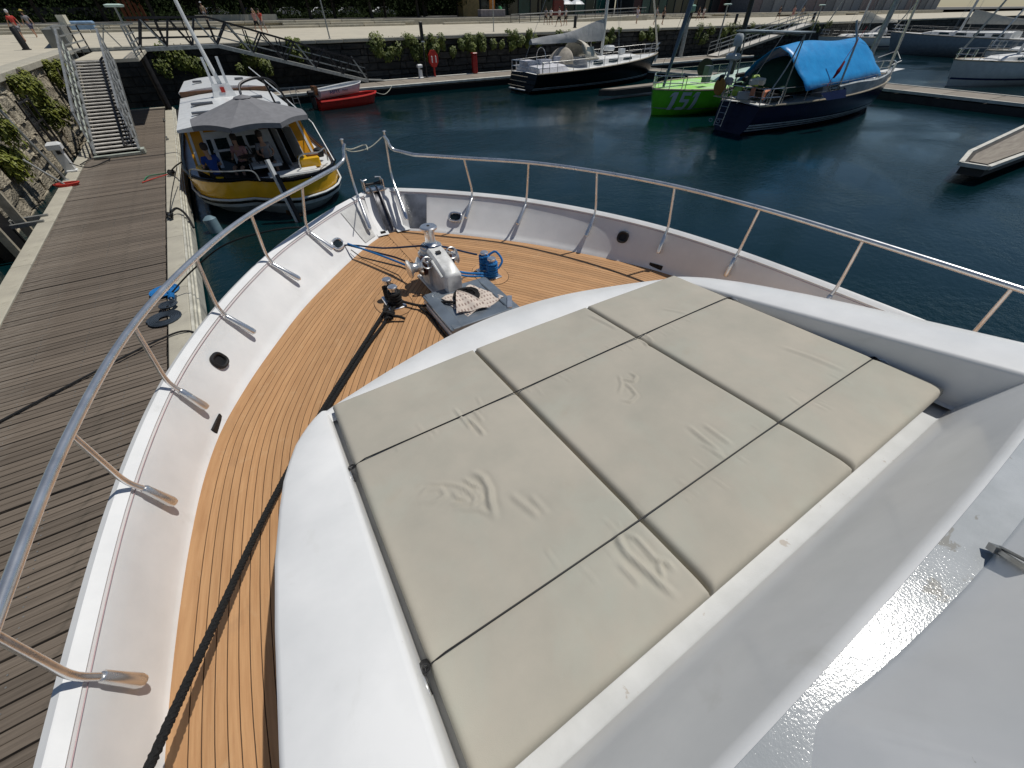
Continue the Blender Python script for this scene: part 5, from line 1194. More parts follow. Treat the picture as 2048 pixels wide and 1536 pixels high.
# ================================================================== SAILING BOATS
class Boat:
    def __init__(s, lab, x, y, ang, L_, B, fs, fb_, T=.5, tr=.75, over=.9, aft=.5, full=.45, nm='sailing_boat', pw=2.0, bw=0.0):
        s.t = thing(nm, lab, 'sailing boat', (x, y, 0)); s.o = V((x, y, 0)); s.c, s.s = math.cos(ang), math.sin(ang); s.ang = ang
        s.L, s.B, s.fs, s.fb, s.T, s.tr, s.over, s.aft, s.full, s.pw, s.bw = L_, B, fs, fb_, T, tr, over, aft, full, pw, bw
    def W(s, x, y, z): return V((s.o.x + s.c * x - s.s * y, s.o.y + s.s * x + s.c * y, z))
    def hw(s, t):
        w_ = s.B / 2
        if t < s.full: return w_ * (s.tr + (1 - s.tr) * math.sin(math.pi / 2 * t / s.full))
        u = (t - s.full) / (1 - s.full); return max(s.bw, w_ * max(0.0, 1 - u ** s.pw) ** .85)
    def zd(s, t): return s.fs + (s.fb - s.fs) * t ** 1.6 
    def row(s, t, zA=None, zB=None, infl=1.0, n=9):
        """section curve between two relative heights (1 = deck, 0 = keel)"""
        out = []
        for side_ in (-1, 1):
            r_ = []
            for k in range(n):
                f = 1 - k / (n - 1)           # 1 deck .. 0 keel
                z = -s.T + (s.zd(t) + s.T) * f
                w_ = s.hw(t) * (math.sin(math.pi / 2 * min(1, f * 1.35 + .0)) ** .6) * (.93 + .07 * f)
                x = s.L * t - s.over * (1 - f) * t ** 6 - s.aft * (1 - f) * (1 - t) ** 10 * 1.0 + s.aft * (1 - t) ** 10
                r_.append((x, side_ * w_ * infl, z))
            out.append(r_)
        return out[0] + out[1][::-1][1:]
    def hull(s, m_, stripes=(), boot=None):
        ts = [k / 26 for k in range(27)]
        R_ = [[s.W(*p_) for p_ in s.row(t)] for t in ts]
        q = MB(); q.loft(R_, capA=True, capB=True); q.build('hull', m_, s.t, True)
        q = MB(); q.loft([[s.W(p_[0], p_[1], p_[2]) for p_ in (s.row(t)[0], ((s.row(t)[0][0]), 0, s.zd(t) + .05), s.row(t)[-1])] for t in ts]); q.build('deck', WHB2, s.t, True)
        q = MB(); q.tube([s.W(*s.row(t)[0]) + V((0, 0, .02)) for t in ts], .045, 6); q.tube([s.W(*s.row(t)[-1]) + V((0, 0, .02)) for t in ts], .045, 6); q.build('toe_rail', TOE, s.t, True)
        for (z0, z1, ms) in stripes:
            q = MB()
            for sd_ in (0, 1):
                rows = []
                for t in ts:
                    rr = s.row(t, n=17); rr = rr[:17] if sd_ == 0 else rr[::-1][:17]
                    rr = sorted(rr, key=lambda p_: p_[2]); zz = [p_[2] for p_ in rr]
                    def at(z):
                        for a, b2 in zip(rr, rr[1:]):
                            if a[2] <= z <= b2[2]: f = (z - a[2]) / max(1e-6, b2[2] - a[2]); return (a[0] + (b2[0] - a[0]) * f, a[1] + (b2[1] - a[1]) * f, z)
                        return rr[-1]
                    k = 1.012; a_ = at(z0 + .12 * t * t); b_ = at(z1 + .12 * t * t); rows.append([s.W(a_[0], a_[1] * k + .004 * (1 if a_[1] > 0 else -1), a_[2]), s.W(b_[0], b_[1] * k + .004 * (1 if b_[1] > 0 else -1), b_[2])])
                q.loft(rows)
            q.build('stripe', ms, s.t, True)
    def house(s, x0, x1, w0, w1, h0, h1, m_, nm='coachroof', ports=0):
        n_ = 10; rows = []
        for k in range(n_ + 1):
            f = k / n_; x = x0 + (x1 - x0) * f; w_ = w0 + (w1 - w0) * f; zb = s.zd(x / s.L); h = h0 + (h1 - h0) * f
            if k == n_: h *= .45
            rows.append([s.W(x, -w_, zb), s.W(x + (.0), -w_ * .9, zb + h * .85), s.W(x, -w_ * .8, zb + h), s.W(x, 0, zb + h * 1.15), s.W(x, w_ * .8, zb + h), s.W(x, w_ * .9, zb + h * .85), s.W(x, w_, zb)])
        q = MB(); q.loft(rows, capA=True, capB=True); q.build(nm, m_, s.t, True)
        for k in range(ports):
            f = (k + .5) / ports * .8; x = x0 + (x1 - x0) * f; w_ = w0 + (w1 - w0) * f; zb = s.zd(x / s.L); h = h0 + (h1 - h0) * f
            for sg_ in (-1, 1):
                q = MB(); l_ = (x1 - x0) / ports * .36
                q.loft([[s.W(xx, sg_ * (w_ * .98 + .01), zb + h * .25), s.W(xx, sg_ * (w_ * .92 + .01), zb + h * .72)] for xx in (x - l_, x + l_)]); q.build('window', GLASSD, s.t)
    def rails(s, ts, h=.62, m_=None):
        m_ = m_ or STEELD
        for sg_ in (-1, 1):
            P = []
            for t in ts:
                p_ = s.row(t)[0 if sg_ < 0 else -1]; a = s.W(p_[0], p_[1] * .97, p_[2]); b_ = a + V((0, 0, h)); P.append(b_)
                q = MB(); q.bar(a, b_, .03, .03, up=(0, 1, 0)); q.build('stanchion', m_, s.t)
            q = MB(); q.tube(P, .009, 4); q.tube([p_ - V((0, 0, h * .48)) for p_ in P], .007, 4); q.build('lifeline', m_, s.t)
        for t0, t1 in ((0.0, .09), (.93, 1.0)):
            q = MB()
            A = [s.row(t)[0] for t in (t0, (t0 + t1) / 2, t1)]; Bq = [s.row(t)[-1] for t in (t0, (t0 + t1) / 2, t1)]
            seq = (A[::-1] + Bq) if t0 == 0 else (A + [(s.L + .15, 0, s.fb)] + Bq[::-1])
            for hh in (h, h * .5): q.tube([s.W(p_[0], p_[1] * .96, p_[2] + hh) for p_ in seq], .022, 6)
            for p_ in A + Bq: q.bar(s.W(p_[0], p_[1] * .96, p_[2]), s.W(p_[0], p_[1] * .96, p_[2] + h), .035, .035, up=(0, 1, 0))
            q.build('pulpit' if t0 > 0 else 'pushpit', STEEL, s.t)
    def rig(s, xm, hm, boom=None, r=.10, m_=None, shroud=True, furl=True, sail=True, rake=0.0, zb=3.0, cover=None):
        z0 = s.zd(xm / s.L); m_ = m_ or ALU
        top = s.W(xm - rake, 0, hm)
        q = MB(); q.tube([s.W(xm, 0, z0), top], r, 10); q.build('mast', m_, s.t, True)
        if shroud:
            q = MB()
            for sg_ in (-1, 1):
                p_ = s.row(xm / s.L)[0 if sg_ < 0 else -1]; a = s.W(p_[0], p_[1] * .93, p_[2])
                q.tube([a, s.W(xm - rake * .9, 0, hm * .92)], .012, 4); q.tube([a + V((.3, 0, 0)), s.W(xm - rake * .5, 0, hm * .5)], .010, 4)
            q.tube([s.W(.2, 0, s.fs), top], .012, 4); q.build('rigging_wire', STEELD, s.t)
        if furl:
            q = MB(); q.tube([s.W(s.L - .25, 0, s.fb + .25), s.W(s.L - .3, 0, s.fb + .6), s.W(xm - rake, 0, hm * .95)], [.03, .075, .04], 8); q.build('furled_headsail', CREAM if cover is None else cover, s.t, True)
        if boom:
            x0, x1 = boom; q = MB(); q.tube([s.W(x0, 0, zb), s.W(x1, 0, zb)], .09, 8); q.build('boom', m_, s.t, True)
            if sail:
                rows = []
                for k in range(15):
                    f = k / 14; x = x0 + (x1 - x0) * f; hgt = .30 + 1.0 * f ** 1.5; sag = .05 * math.sin(9 * f)
                    rows.append([s.W(x, y_ * .17 * (1 - .35 * zf) * (1 + .15 * math.sin(11 * f + zf * 5)), zb - .12 + hgt * zf + (sag if zf > .9 else 0)) for y_, zf in ((-1, 0), (-1.15, .3), (-.9, .7), (-.35, .96), (.35, .96), (.9, .7), (1.15, .3), (1, 0))])
                q = MB(); q.loft(rows, True, True, True); q.build('sail_cover', cover or GREYSAIL, s.t, True)
WHB2 = mat('boat_deck_white', (.72, .72, .70), .5, var=.08, vs=2)
TOE = mat('teak_trim', (.42, .36, .27), .7, var=.1)
GREYSAIL = mat('grey_sail_cover', (.40, .405, .41), .8, var=.08, vs=1.5, bump=.5, bs=4, bdist=.04)
BOOT = mat('light_stripe', (.42, .47, .50), .4)
MAROON = mat('maroon_antifoul', (.06, .008, .01), .5)
# ---- black yacht
bb = Boat('black sailing yacht with grey covered mainsail moored along the far pontoon', 19.75, 31.1, .045, 15.2, 4.3, 1.15, 1.72, tr=.78, over=1.3, aft=.55)
bb.hull(BLACKH, stripes=((.30, .35, BOOT), (.22, .26, BOOT), (-.3, .14, MAROON)))
q = MB()
for k, (x, z) in enumerate(((.12, 1.0), (-.02, .72), (-.18, .45))): q.bar(bb.W(x, -1.05, z), bb.W(x, 1.05, z), .06, .03)
q.build('transom_step', TOE, bb.t)
q = MB(); q.bar(bb.W(-.10, -1.0, .24), bb.W(-.10, 1.0, .24), .16, .05); q.build('bathing_platform', WHB2, bb.t)
bb.house(.9, 3.6, 1.55, 1.6, .34, .38, mat('shaded_white', (.60, .60, .63), .5), 'cockpit_coaming')
bb.house(5.6, 12.4, 1.45, .75, .52, .22, WHB2, ports=3)
q = MB(); q.box(bb.W(2.4, 0, 1.55), (1.0, .7, .6)); q.box(bb.W(3.6, -.3, 1.75), (.7, .5, .5)); q.box(bb.W(1.4, .6, 1.6), (.9, 1.2, .4)); q.build('cockpit_locker', MATS['shaded_white'], bb.t)
q = MB(); q.tube([bb.W(2.1, .55 * math.cos(a), 2.0 + .55 * math.sin(a)) for a in [2 * math.pi * k / 18 for k in range(18)]], .02, 6, closed=True); q.build('steering_wheel', STEEL, bb.t)
def hood(B_, x0, x1, w_, z0, h, m_, nm='sprayhood', rev=False):
    rows = []
    for k in range(9):
        f = k / 8; x = x0 + (x1 - x0) * f; ph = math.sin(math.pi / 2 * (1 - f * .92)) if not rev else math.sin(math.pi / 2 * (.08 + .92 * f))
        rows.append([B_.W(x, w_ * math.cos(a) * (.85 + .15 * ph), z0 + h * ph * max(0, math.sin(a)) ** .7) for a in [math.pi * j / 12 for j in range(13)]])
    q = MB(); q.loft(rows); o = q.build(nm, m_, B_.t, True); so_ = o.modifiers.new('t', 'SOLIDIFY'); so_.thickness = .02
    return o
hood(bb, 5.4, 7.0, 1.35, 1.75, 1.15, CREAM)
q = MB(); q.loft([[bb.W(6.05, y_, 2.02), bb.W(5.7, y_ * .9, 2.62)] for y_ in (-1.1, -.4)]); q.loft([[bb.W(6.35, y_, 2.0), bb.W(5.9, y_ * .9, 2.66)] for y_ in (-1.38, -1.28)]); 
q.loft([[bb.W(x, -1.30, 1.95), bb.W(x - .1, -1.24, 2.5)] for x in (5.6, 6.3)]); q.build('hood_window', mat('clear_vinyl', (.32, .37, .37), .15), bb.t)
hood(bb, 3.4, 4.3, 1.2, 1.55, .95, mat('tan_canvas', (.40, .36, .30), .8), 'folded_bimini', True)
bb.rails([.04, .14, .24, .34, .44, .54, .64, .74, .84, .93], .66)
bb.rig(8.3, 16, boom=(1.1, 8.1), r=.12, zb=2.85)
q = MB(); q.tube([bb.W(8.2, 0, 1.9), bb.W(5.4, 0, 2.75)], .05, 6); q.build('kicker', GALV, bb.t)
q = MB(); q.box(bb.W(9.2, .1, 2.25), (.7, .7, .35), None, .08); q.box(bb.W(10.4, -.2, 2.05), (.4, .4, .3)); q.build('deck_hatch', WHITEP, bb.t)
q = MB(); q.loft([[bb.W(15.0, -.12, 1.75), bb.W(15.35, -.02, 1.55)], [bb.W(15.0, .12, 1.75), bb.W(15.35, .02, 1.55)], [bb.W(14.9, 0, 1.2), bb.W(15.1, 0, 1.0)]]); q.build('anchor', GALV, bb.t)
# ---- lime racing boat 151
gb = Boat('lime green racing yacht with the number 151 on its blunt bow', 36.2, 19.0, math.pi - .02, 14.7, 4.7, 1.2, 1.22, T=.42, tr=.96, over=.25, aft=0, full=.66, nm='racing_yacht', pw=2.3, bw=.05)
gb.hull(GREENH, stripes=((-.35, .26, mat('pale_hull_bottom', (.38, .42, .44), .4, var=.1)),))
for o in list(gb.t.children):
    if o.name.startswith('deck'): o.data.materials[0] = mat('lime_deck', (.30, .72, .06), .5, col2=(.55, .72, .48), vs=1.3)
gb.house(5.0, 9.5, 1.35, .9, .5, .25, mat('mint_white', (.52, .66, .56), .5), ports=1)
gb.rails([.08, .2, .32, .44, .56, .68, .80, .92], .62)
q = MB(); q.tube([gb.W(14.0, 0, 1.3), gb.W(13.2, 0, 5.0), gb.W(9.2, 0, 16)], [.07, .13, .07], 8); q.build('furled_headsail', mat('slate_sail', (.10, .135, .17), .5), gb.t, True)
q = MB(); q.tube([gb.W(14.3, -.1, 1.3), gb.W(14.4, -.05, 2.2), gb.W(9.4, 0, 16)], .012, 4); q.tube([gb.W(8.2, 0, 1.6), gb.W(8.6, 0, 16)], .14, 8); q.build('mast', DARKM, gb.t)
q = MB(); q.lathe([(.45, -.05), (.47, 0), (.45, .05)], gb.W(10.4, -.3, 1.95), (1, .3, 0), 20); q.build('sail_bag', BLACK, gb.t, True)
q = MB(); q.box(gb.W(11.6, .9, 1.8), (.35, .35, .8)); q.build('deck_box', mat('slate_box', (.12, .14, .16), .5), gb.t)
# number on the side that faces the camera, as slanted block digits
def digit(q, ch, x, w_, h, th, sl=.22):
    seg = {'1': [((.35, 0), (.75, 0), (.75, 1), (.35, 1)), ((.05, .72), (.35, .82), (.35, 1), (.2, .93))],
           '5': [((0, .82), (1, .82), (1, 1), (0, 1)), ((0, .45), (.3, .45), (.3, .82), (0, .82)), ((0, .45), (1, .45), (1, .62), (0, .62)), ((.7, .1), (1, .16), (1, .5), (.7, .5)), ((0, 0), (.85, 0), (1, .17), (0, .17))]}[ch]
    seg = [tuple((a[0] + (b[0] - a[0]) * k / 8, a[1] + (b[1] - a[1]) * k / 8) if 1 else 0 for a, b, k in ((s_[0], s_[3], k0), (s_[1], s_[2], k0), (s_[1], s_[2], k0 + 1), (s_[0], s_[3], k0 + 1))) for s_ in seg for k0 in range(8)]
    for s_ in seg:
        pts = [V((x + p_[0] * w_ + sl * p_[1] * h, p_[1] * h, 0)) for p_ in s_]
        q.add([p_ + V((0, 0, th)) for p_ in pts] + pts, [(0, 1, 2, 3), (4, 7, 6, 5), (0, 4, 5, 1), (1, 5, 6, 2), (2, 6, 7, 3), (3, 7, 4, 0)])
q = MB(); 
digit(q, '1', -.70, .40, .84, .03, .16); digit(q, '5', -.20, .40, .84, .03, .16); digit(q, '1', .30, .40, .84, .03, .16)
def gpos(u, v, o_):
    x = 13.55 - u; z = .71 + v; t = x / gb.L; f = (z + gb.T) / (gb.zd(t) + gb.T)
    return gb.W(x, gb.hw(t) * (math.sin(math.pi / 2 * min(1, f * 1.35)) ** .6) * (.93 + .07 * f) + .05 + o_, z)
q.v = [gpos(p_.x, p_.y - .41, p_.z) for p_ in q.v]
q.build('number_151', mat('number_grey', (.50, .56, .58), .45, var=.05), gb.t)
# ---- navy boat with blue tarpaulin
nb = Boat('navy sailing boat with cluttered stern, solar panels and big blue tarpaulin tent', 21.35, 13.95, .005, 15.1, 4.1, 1.16, 1.5, tr=.52, over=1.1, aft=.45)
nb.hull(NAVYH, stripes=((.36, .43, BOOT), (.25, .32, BOOT), (.14, .20, BOOT), (-.3, .05, MAROON)))
nb.house(5.0, 12.0, 1.5, .8, .5, .28, MATS['hull_grey'] if False else mat('grey_cabin', (.33, .34, .36), .5), ports=3)
q = MB(); rows = []
for k in range(19):
    f = k / 18; x = 2.2 + 7.9 * f; zr_ = 3.22 + .08 * math.sin(math.pi * f) + .02 * f + .05 * math.sin(8 * f); w_ = 1.80 - .25 * f
    if f > .9: zr_ -= (f - .9) * 3.5
    r_ = []
    for j in range(15):
        g = -1 + 2 * j / 14; zz = 1.72 + .12 * f + (zr_ - 1.72) * (1 - abs(g) ** 1.55) + .03 * math.sin(13 * g + 7 * f); r_.append(nb.W(x + .25 * abs(g) ** 3 * (1 if k < 3 else 0), g * w_ * (1.05 if abs(g) > .8 else 1), zz))
    rows.append(r_)
q.loft(rows); o = q.build('tarpaulin', BLUEC, nb.t, True, auto=80); sm_ = o.modifiers.new('t', 'SOLIDIFY'); sm_.thickness = .02
hood(nb, 1.7, 3.3, 1.35, 1.6, 1.25, mat('dark_green_canvas', (.012, .05, .03), .8), 'green_canopy', True)
q = MB(); q.box(nb.W(4.6, 0, 1.8), (.3, 2.0, 1.0)); q.build('companionway', DARKV, nb.t); q = MB(); q.box(nb.W(2.2, -.2, 1.45), (1.6, 1.8, .25)); q.build('cockpit_well', DARKV, nb.t)
q = MB(); q.tube([nb.W(2.9, .75 * math.cos(a), 1.95 + .75 * math.sin(a)) for a in [2 * math.pi * k / 20 for k in range(20)]], .025, 6, closed=True); q.build('steering_wheel', STEELD, nb.t)
q = MB()
for y_ in (-1.45, 1.45):
    q.tube(crom([nb.W(.3, y_ * .85, 1.4), nb.W(.8, y_, 2.6), nb.W(1.3, y_ * .98, 3.7)], 4), .03, 8); q.tube([nb.W(1.6, y_ * .9, 1.4), nb.W(1.35, y_ * .98, 3.7)], .03, 8)
q.tube([nb.W(1.3, -1.45, 3.7), nb.W(1.3, 1.45, 3.7)], .03, 8); q.build('stern_arch', GALV, nb.t, True)
for y_ in (-.80, .80):
    q = MB(); q.box(nb.W(1.3, y_, 3.78), (1.15, 1.5, .05)); q.build('solar_panel', mat('solar_panel', (.34, .38, .39), .25, var=.05), nb.t)
q = MB(); q.lathe([(.28, 0), (.34, .05), (.34, .18), (.25, .25)], nb.W(.5, 1.15, 2.75), n=16); q.lathe([(.17, .5), (.20, .55), (.20, .85), (.12, .95)], nb.W(.45, 1.10, 2.75), n=12); q.bar(nb.W(.45, 1.1, 1.3), nb.W(.45, 1.1, 3.4), .08, .08, up=(0, 1, 0)); q.build('radar_dome', mat('radar_grey', (.50, .54, .55), .4), nb.t, True)
nb.rails([.03, .10, .2, .3, .4, .5, .6, .7, .8, .9], .66)
for k in range(16):
    q = MB(); c = nb.W(rnd.uniform(.1, 1.9), rnd.uniform(-.8, 1.3), 1.5 + rnd.uniform(0, .65)); d = (rnd.uniform(.15, .5), rnd.uniform(.15, .5), rnd.uniform(.1, .4)); q.box(c, d, Matrix.Rotation(rnd.uniform(0, 3), 3, 'Z') @ Matrix.Rotation(rnd.uniform(-.5, .5), 3, 'X'), .03)
    q.build('stowed_gear', rnd.choice([DARKM, BLACK, MATS['radar_grey'], mat('orange_flag', (.6, .22, .12), .7), mat('lime_gear', (.35, .5, .08), .6), CREAM, DARKM, MATS['hatch_glass'], GREYSAIL]), nb.t)
q = MB(); q.lathe([(.10, -.05), (.32, -.05), (.36, 0), (.32, .07), (.10, .07)], nb.W(.1, 1.15, 1.75), (1, -.2, 0), 20); q.build('horseshoe_buoy', mat('amber_buoy', (.38, .17, .03), .5), nb.t, True)
q = MB()
for y_ in (.15, .55): q.tube([nb.W(-.10, y_, 1.5), nb.W(-.32, y_, .25)], .02, 6)
for k in range(5): q.tube([nb.W(-.12 - .045 * k, .15, 1.3 - .25 * k), nb.W(-.12 - .045 * k, .55, 1.3 - .25 * k)], .018, 6)
q.build('stern_ladder', STEELD, nb.t)
q = MB(); q.bar(nb.W(-.06, -1.1, 1.36), nb.W(-.02, 1.2, 1.38), .12, .05); q.build('transom_seat', TOE, nb.t)
# hull-side writing dots on the transom are unreadable in the photograph and left as two pale marks
for y_ in (.9, .45): q = MB(); q.tube([nb.W(-.18, y_ + .1 * math.cos(a), .42 + .07 * math.sin(a)) for a in [2 * math.pi * k / 10 for k in range(10)]], .015, 5, closed=True); q.build('transom_mark', BOOT, nb.t)
q = MB(); q.tube([nb.W(5.4, -1.9, 1.5), nb.W(5.4, -1.75, 3.4), nb.W(5.5, -1.3, 4.1)], .05, 8); q.build('davit_pole', GALV, nb.t, True)
q = MB(); q.loft([[nb.W(4.1, -2.02, 2.2), nb.W(4.2, -2.02, 2.1)], [nb.W(4.45, -2.02, 2.75), nb.W(4.55, -2.02, 2.7)]]); q.tube([nb.W(3.9, -2.02, 1.8), nb.W(5.4, -1.9, 3.9)], .012, 5); q.build('red_ensign', mat('ensign_red', (.30, .01, .02), .7), nb.t)
q = MB(); q.tube([nb.W(4.15, -2.04, 2.1), nb.W(4.3, -2.04, 2.35), nb.W(4.5, -2.04, 2.7)], [.03, .09, .03], 8); q.build('rolled_flag', MATS['ensign_red'], nb.t, True)
q = MB(); rows = []
for k in range(15):
    f = k / 14; x = 5.3 + 6.2 * f; t = x / nb.L; hw_ = nb.hw(t); rows.append([nb.W(x, -hw_ * 1.0, nb.zd(t) + .05), nb.W(x, -hw_ * 1.01, nb.zd(t) + .48 + .05 * math.sin(7 * f)), nb.W(x, -hw_ * .97, nb.zd(t) + .52 + .05 * math.sin(7 * f))])
q.loft(rows); q.build('weather_cloth', mat('pale_cloth', (.36, .39, .40), .8, var=.2, vs=1.5, bump=.5, bs=5, bdist=.05), nb.t, True)
q = MB(); q.loft([[nb.W(3.2, -2.2, 1.6), nb.W(3.6, -2.45, 1.32)], [nb.W(5.2, -2.35, 1.65), nb.W(5.0, -2.6, 1.35)], [nb.W(5.4, -2.1, 1.7), nb.W(5.3, -2.3, 1.4)]]); q.build('upturned_dinghy', NAVYH, nb.t, True)
nb.rig(11.6, 16, boom=None, r=.14, m_=GALV, furl=True)
q = MB(); q.tube([nb.W(14.6, 0, 1.9), nb.W(16.1, 0, 2.1)], .03, 6); q.tube([nb.W(14.2, .6, 2.3), nb.W(15.3, .2, 2.6), nb.W(14.2, -.6, 2.3)], .02, 6); q.bar(nb.W(13.2, -.4, 1.72), nb.W(15.4, -.3, 1.78), .7, .03); q.build('bow_platform', WHB2, nb.t)
# ---- boats behind the right pontoon
PALEB = mat('pale_grey_hull', (.30, .335, .37), .4, var=.08)
WB = mat('white_hull', (.62, .64, .64), .4, var=.05)
b1 = Boat('large pale grey sailing yacht with cream sail cover behind the navy boat', 81, 15.5, math.pi / 2 * .985, 18, 5.0, 1.75, 2.1, over=1.2, tr=.8)
b1.hull(PALEB); b1.house(5, 14, 1.6, .9, .6, .3, WHB2, ports=4); b1.rails([.1, .3, .5, .7, .9], .7); b1.rig(10.5, 20, boom=(2.5, 10.2), r=.14, zb=3.1, cover=CREAM)
for (nm_, x, y, a, L_, lab) in (('b2', 49, 15.0, -.30, 14, 'white sailing boat with its pointed bow toward the right pontoon'), ('b3', 62, 17.0, -.28, 14, 'second white sailing boat behind the right pontoon, farther off'), ('b4', 76, 40, -.3, 14, 'small white sailing boat under the far quay at the right')):
    bt = Boat(lab, x + L_ * math.cos(a), y + L_ * math.sin(a), a + math.pi, L_, 4.2, 1.3, 1.6, over=1.1, tr=.78)
    bt.hull(WB, stripes=((.3, .42, NVY),)); bt.house(4.0, 10, 1.3, .7, .5, .25, WHB2, ports=3); bt.rails([.1, .3, .5, .7, .9], .66); bt.rig(7.6, 16, boom=(1.2, 7.4), r=.11, zb=3.0, cover=CREAM if nm_ != 'b3' else WHB2)
    hood(bt, 3.3, 4.6, 1.1, 1.6, 1.0, GREYSAIL)
# ================================================================== PLANTS
def leaf_mesh(name, m_, n, fn, size, seed, flat=.5):
    r_ = random.Random(seed); vs = []; fs = []
    for k in range(n):
        c, up_ = fn(r_); s_ = size * r_.uniform(.6, 1.35)
        nrm = (V(up_) + V((r_.uniform(-1, 1), r_.uniform(-1, 1), r_.uniform(-1, 1))) * flat).normalized(); u = nrm.cross(V((r_.uniform(-1, 1), r_.uniform(-1, 1), .3))).normalized(); w_ = nrm.cross(u)
        o_ = len(vs); vs += [tuple(V(c) + u * s_ * .9), tuple(V(c) + w_ * s_ * .45 + nrm * s_ * .12), tuple(V(c) - u * s_ * .9), tuple(V(c) - w_ * s_ * .45 + nrm * s_ * .12)]; fs.append((o_, o_ + 1, o_ + 2, o_ + 3))
    me = bpy.data.meshes.new(name); me.from_pydata(vs, [], fs); me.materials.append(m_); return me
def ivy(loc, sx, sy, sz, n, seed, lab, nrm=(0, -1, .6), size=.10, grp='ivy and bushes hanging over the quay walls'):
    t = thing('hanging_bush', lab, 'bush', loc, grp); r0 = random.Random(seed)
    blobs = [(r0.uniform(-1, 1) * sx * .8, r0.uniform(-.6, .6) * sy, -abs(r0.uniform(0, 1)) ** 1.2 * sz, r0.uniform(.28, .5) * max(.75, min(sz, sx)) * .9) for _ in range(9)]
    def fn(r_):
        b_ = r_.choice(blobs); d = V((r_.gauss(0, 1), r_.gauss(0, 1), r_.gauss(0, 1))).normalized() * b_[3] * r_.uniform(.55, 1.05); d.y *= .8
        return V((b_[0], b_[1], b_[2])) + d + V((0, 0, -.25 * r_.random() ** 3 * sz)), (V(nrm).normalized() + d.normalized() * .8)
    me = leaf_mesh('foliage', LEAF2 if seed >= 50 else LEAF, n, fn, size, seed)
    shared('foliage', me, t, loc)
    for b_ in blobs[:3]: q = MB(); q.tube(crom([V(loc) + V((b_[0] * .5, abs(sy) * .3, .1)), V(loc) + V((b_[0] * .8, b_[1], b_[2] * .5)), V(loc) + V(b_[:3])], 4), .02, 5); q.build('stem', BARK, t)
    return t
# far wall: clumps
iv = [(3.0, .9, 1.5), (6.3, .7, .9), (13.3, 1.5, 1.3), (15.6, .8, 1.3), (17.6, 1.2, 1.0), (19.6, 1.0, 1.0), (22.0, 1.4, .8), (24.6, 1.2, .9), (27.2, 1.4, .8), (30.6, 1.3, .7), (33.5, 1.2, .8), (36.5, 1.6, .8), (41.5, 1.5, .7), (-1.2, 1.2, 1.5), (51.0, 1.8, 1.2), (55.5, 2.2, 1.2), (60.5, 2.6, 1.0), (67, 3, .9), (75, 3, 1.0)]
desc = ['dark green bush behind the mast of the yellow boat', 'small green tuft under the middle of the footbridge', 'wide ivy clump hanging left of the black lamp pole', 'ivy trailing down beside the lifebuoy stand', 'ivy clump just right of the lifebuoy', 'ivy clump above the red extinguisher cabinet', 'ivy clump left of the black yacht stern', 'ivy clump over the stern of the black yacht', 'ivy below the end of the grey boom', 'ivy behind the sprayhood of the black yacht', 'ivy clump behind the black yacht mast', 'bright ivy clump right of the black yacht mast', 'ivy near the bow of the black yacht', 'shaded bush under the landing end of the footbridge', 'ivy clump behind the green headsail', 'ivy clump left of the dark lamp post', 'ivy clump above the solar panels', 'ivy clump far along the wall behind the tarpaulin', 'last ivy clump on the far wall by the right gangway']
for k, ((x, sx, sz), d_) in enumerate(zip(iv, desc)):
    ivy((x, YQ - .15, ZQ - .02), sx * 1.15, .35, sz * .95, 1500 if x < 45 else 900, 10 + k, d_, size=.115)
for k, (y, sy_, sz, d_) in enumerate(((25.5, 1.6, 1.6, 'large sunny bush spilling over the left stone wall beside the stairs'), (19.3, 1.1, 1.4, 'yellow green bush on the left wall at the picture edge'), (31.5, 1.6, 1.3, 'bush on the left wall behind the top of the stairs'), (13.8, .8, 1.1, 'low bush on the left wall nearest the camera'))):
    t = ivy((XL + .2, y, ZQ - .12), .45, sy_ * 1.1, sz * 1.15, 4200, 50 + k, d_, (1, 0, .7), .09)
    me_ = t.children[0]
# left wall clumps were built with x/y extents swapped by design: broad along the wall

# ---- trees on the esplanade
def tree_mesh(seed, H_, Rw):
    r_ = random.Random(seed); q = MB()
    trunk = crom([V((0, 0, -.2)), V((r_.uniform(-.1, .1), r_.uniform(-.1, .1), H_ * .25)), V((r_.uniform(-.3, .3), r_.uniform(-.3, .3), H_ * .55)), V((r_.uniform(-.4, .4), 0, H_ * .8))], 4)
    q.tube(trunk, [.26 - .015 * i for i in range(len(trunk))], 8)
    limbs = []
    for k in range(7):
        a = r_.uniform(0, 6.28); z_ = H_ * r_.uniform(.28, .6); e = V((math.cos(a) * Rw * r_.uniform(.5, .9), math.sin(a) * Rw * r_.uniform(.5, .9), z_ + H_ * r_.uniform(.1, .3)))
        q.tube(crom([V((0, 0, z_)), V((e.x * .45, e.y * .45, (z_ + e.z) / 2 + .2)), e], 3), [.10, .09, .08, .07, .05, .04, .03], 6); limbs.append(e)
    me = bpy.data.meshes.new('trunk'); me.from_pydata([tuple(v) for v in q.v], [], q.f); me.materials.append(BARK)
    blobs = [(e, r_.uniform(.9, 1.5)) for e in limbs] + [(V((r_.uniform(-1, 1) * Rw * .7, r_.uniform(-1, 1) * Rw * .7, H_ * r_.uniform(.3, .98))), r_.uniform(.9, 1.7)) for _ in range(16)]
    def fn(rr):
        b_, rad = rr.choice(blobs); d = V((rr.gauss(0, 1), rr.gauss(0, 1), rr.gauss(0, .8))).normalized() * rad * rr.uniform(.5, 1.05); return b_ + d, d
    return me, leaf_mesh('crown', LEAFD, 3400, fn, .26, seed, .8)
TM = [tree_mesh(s_, 7.5, 2.8) for s_ in (1, 2, 3)]
ZE = ZQ + .70
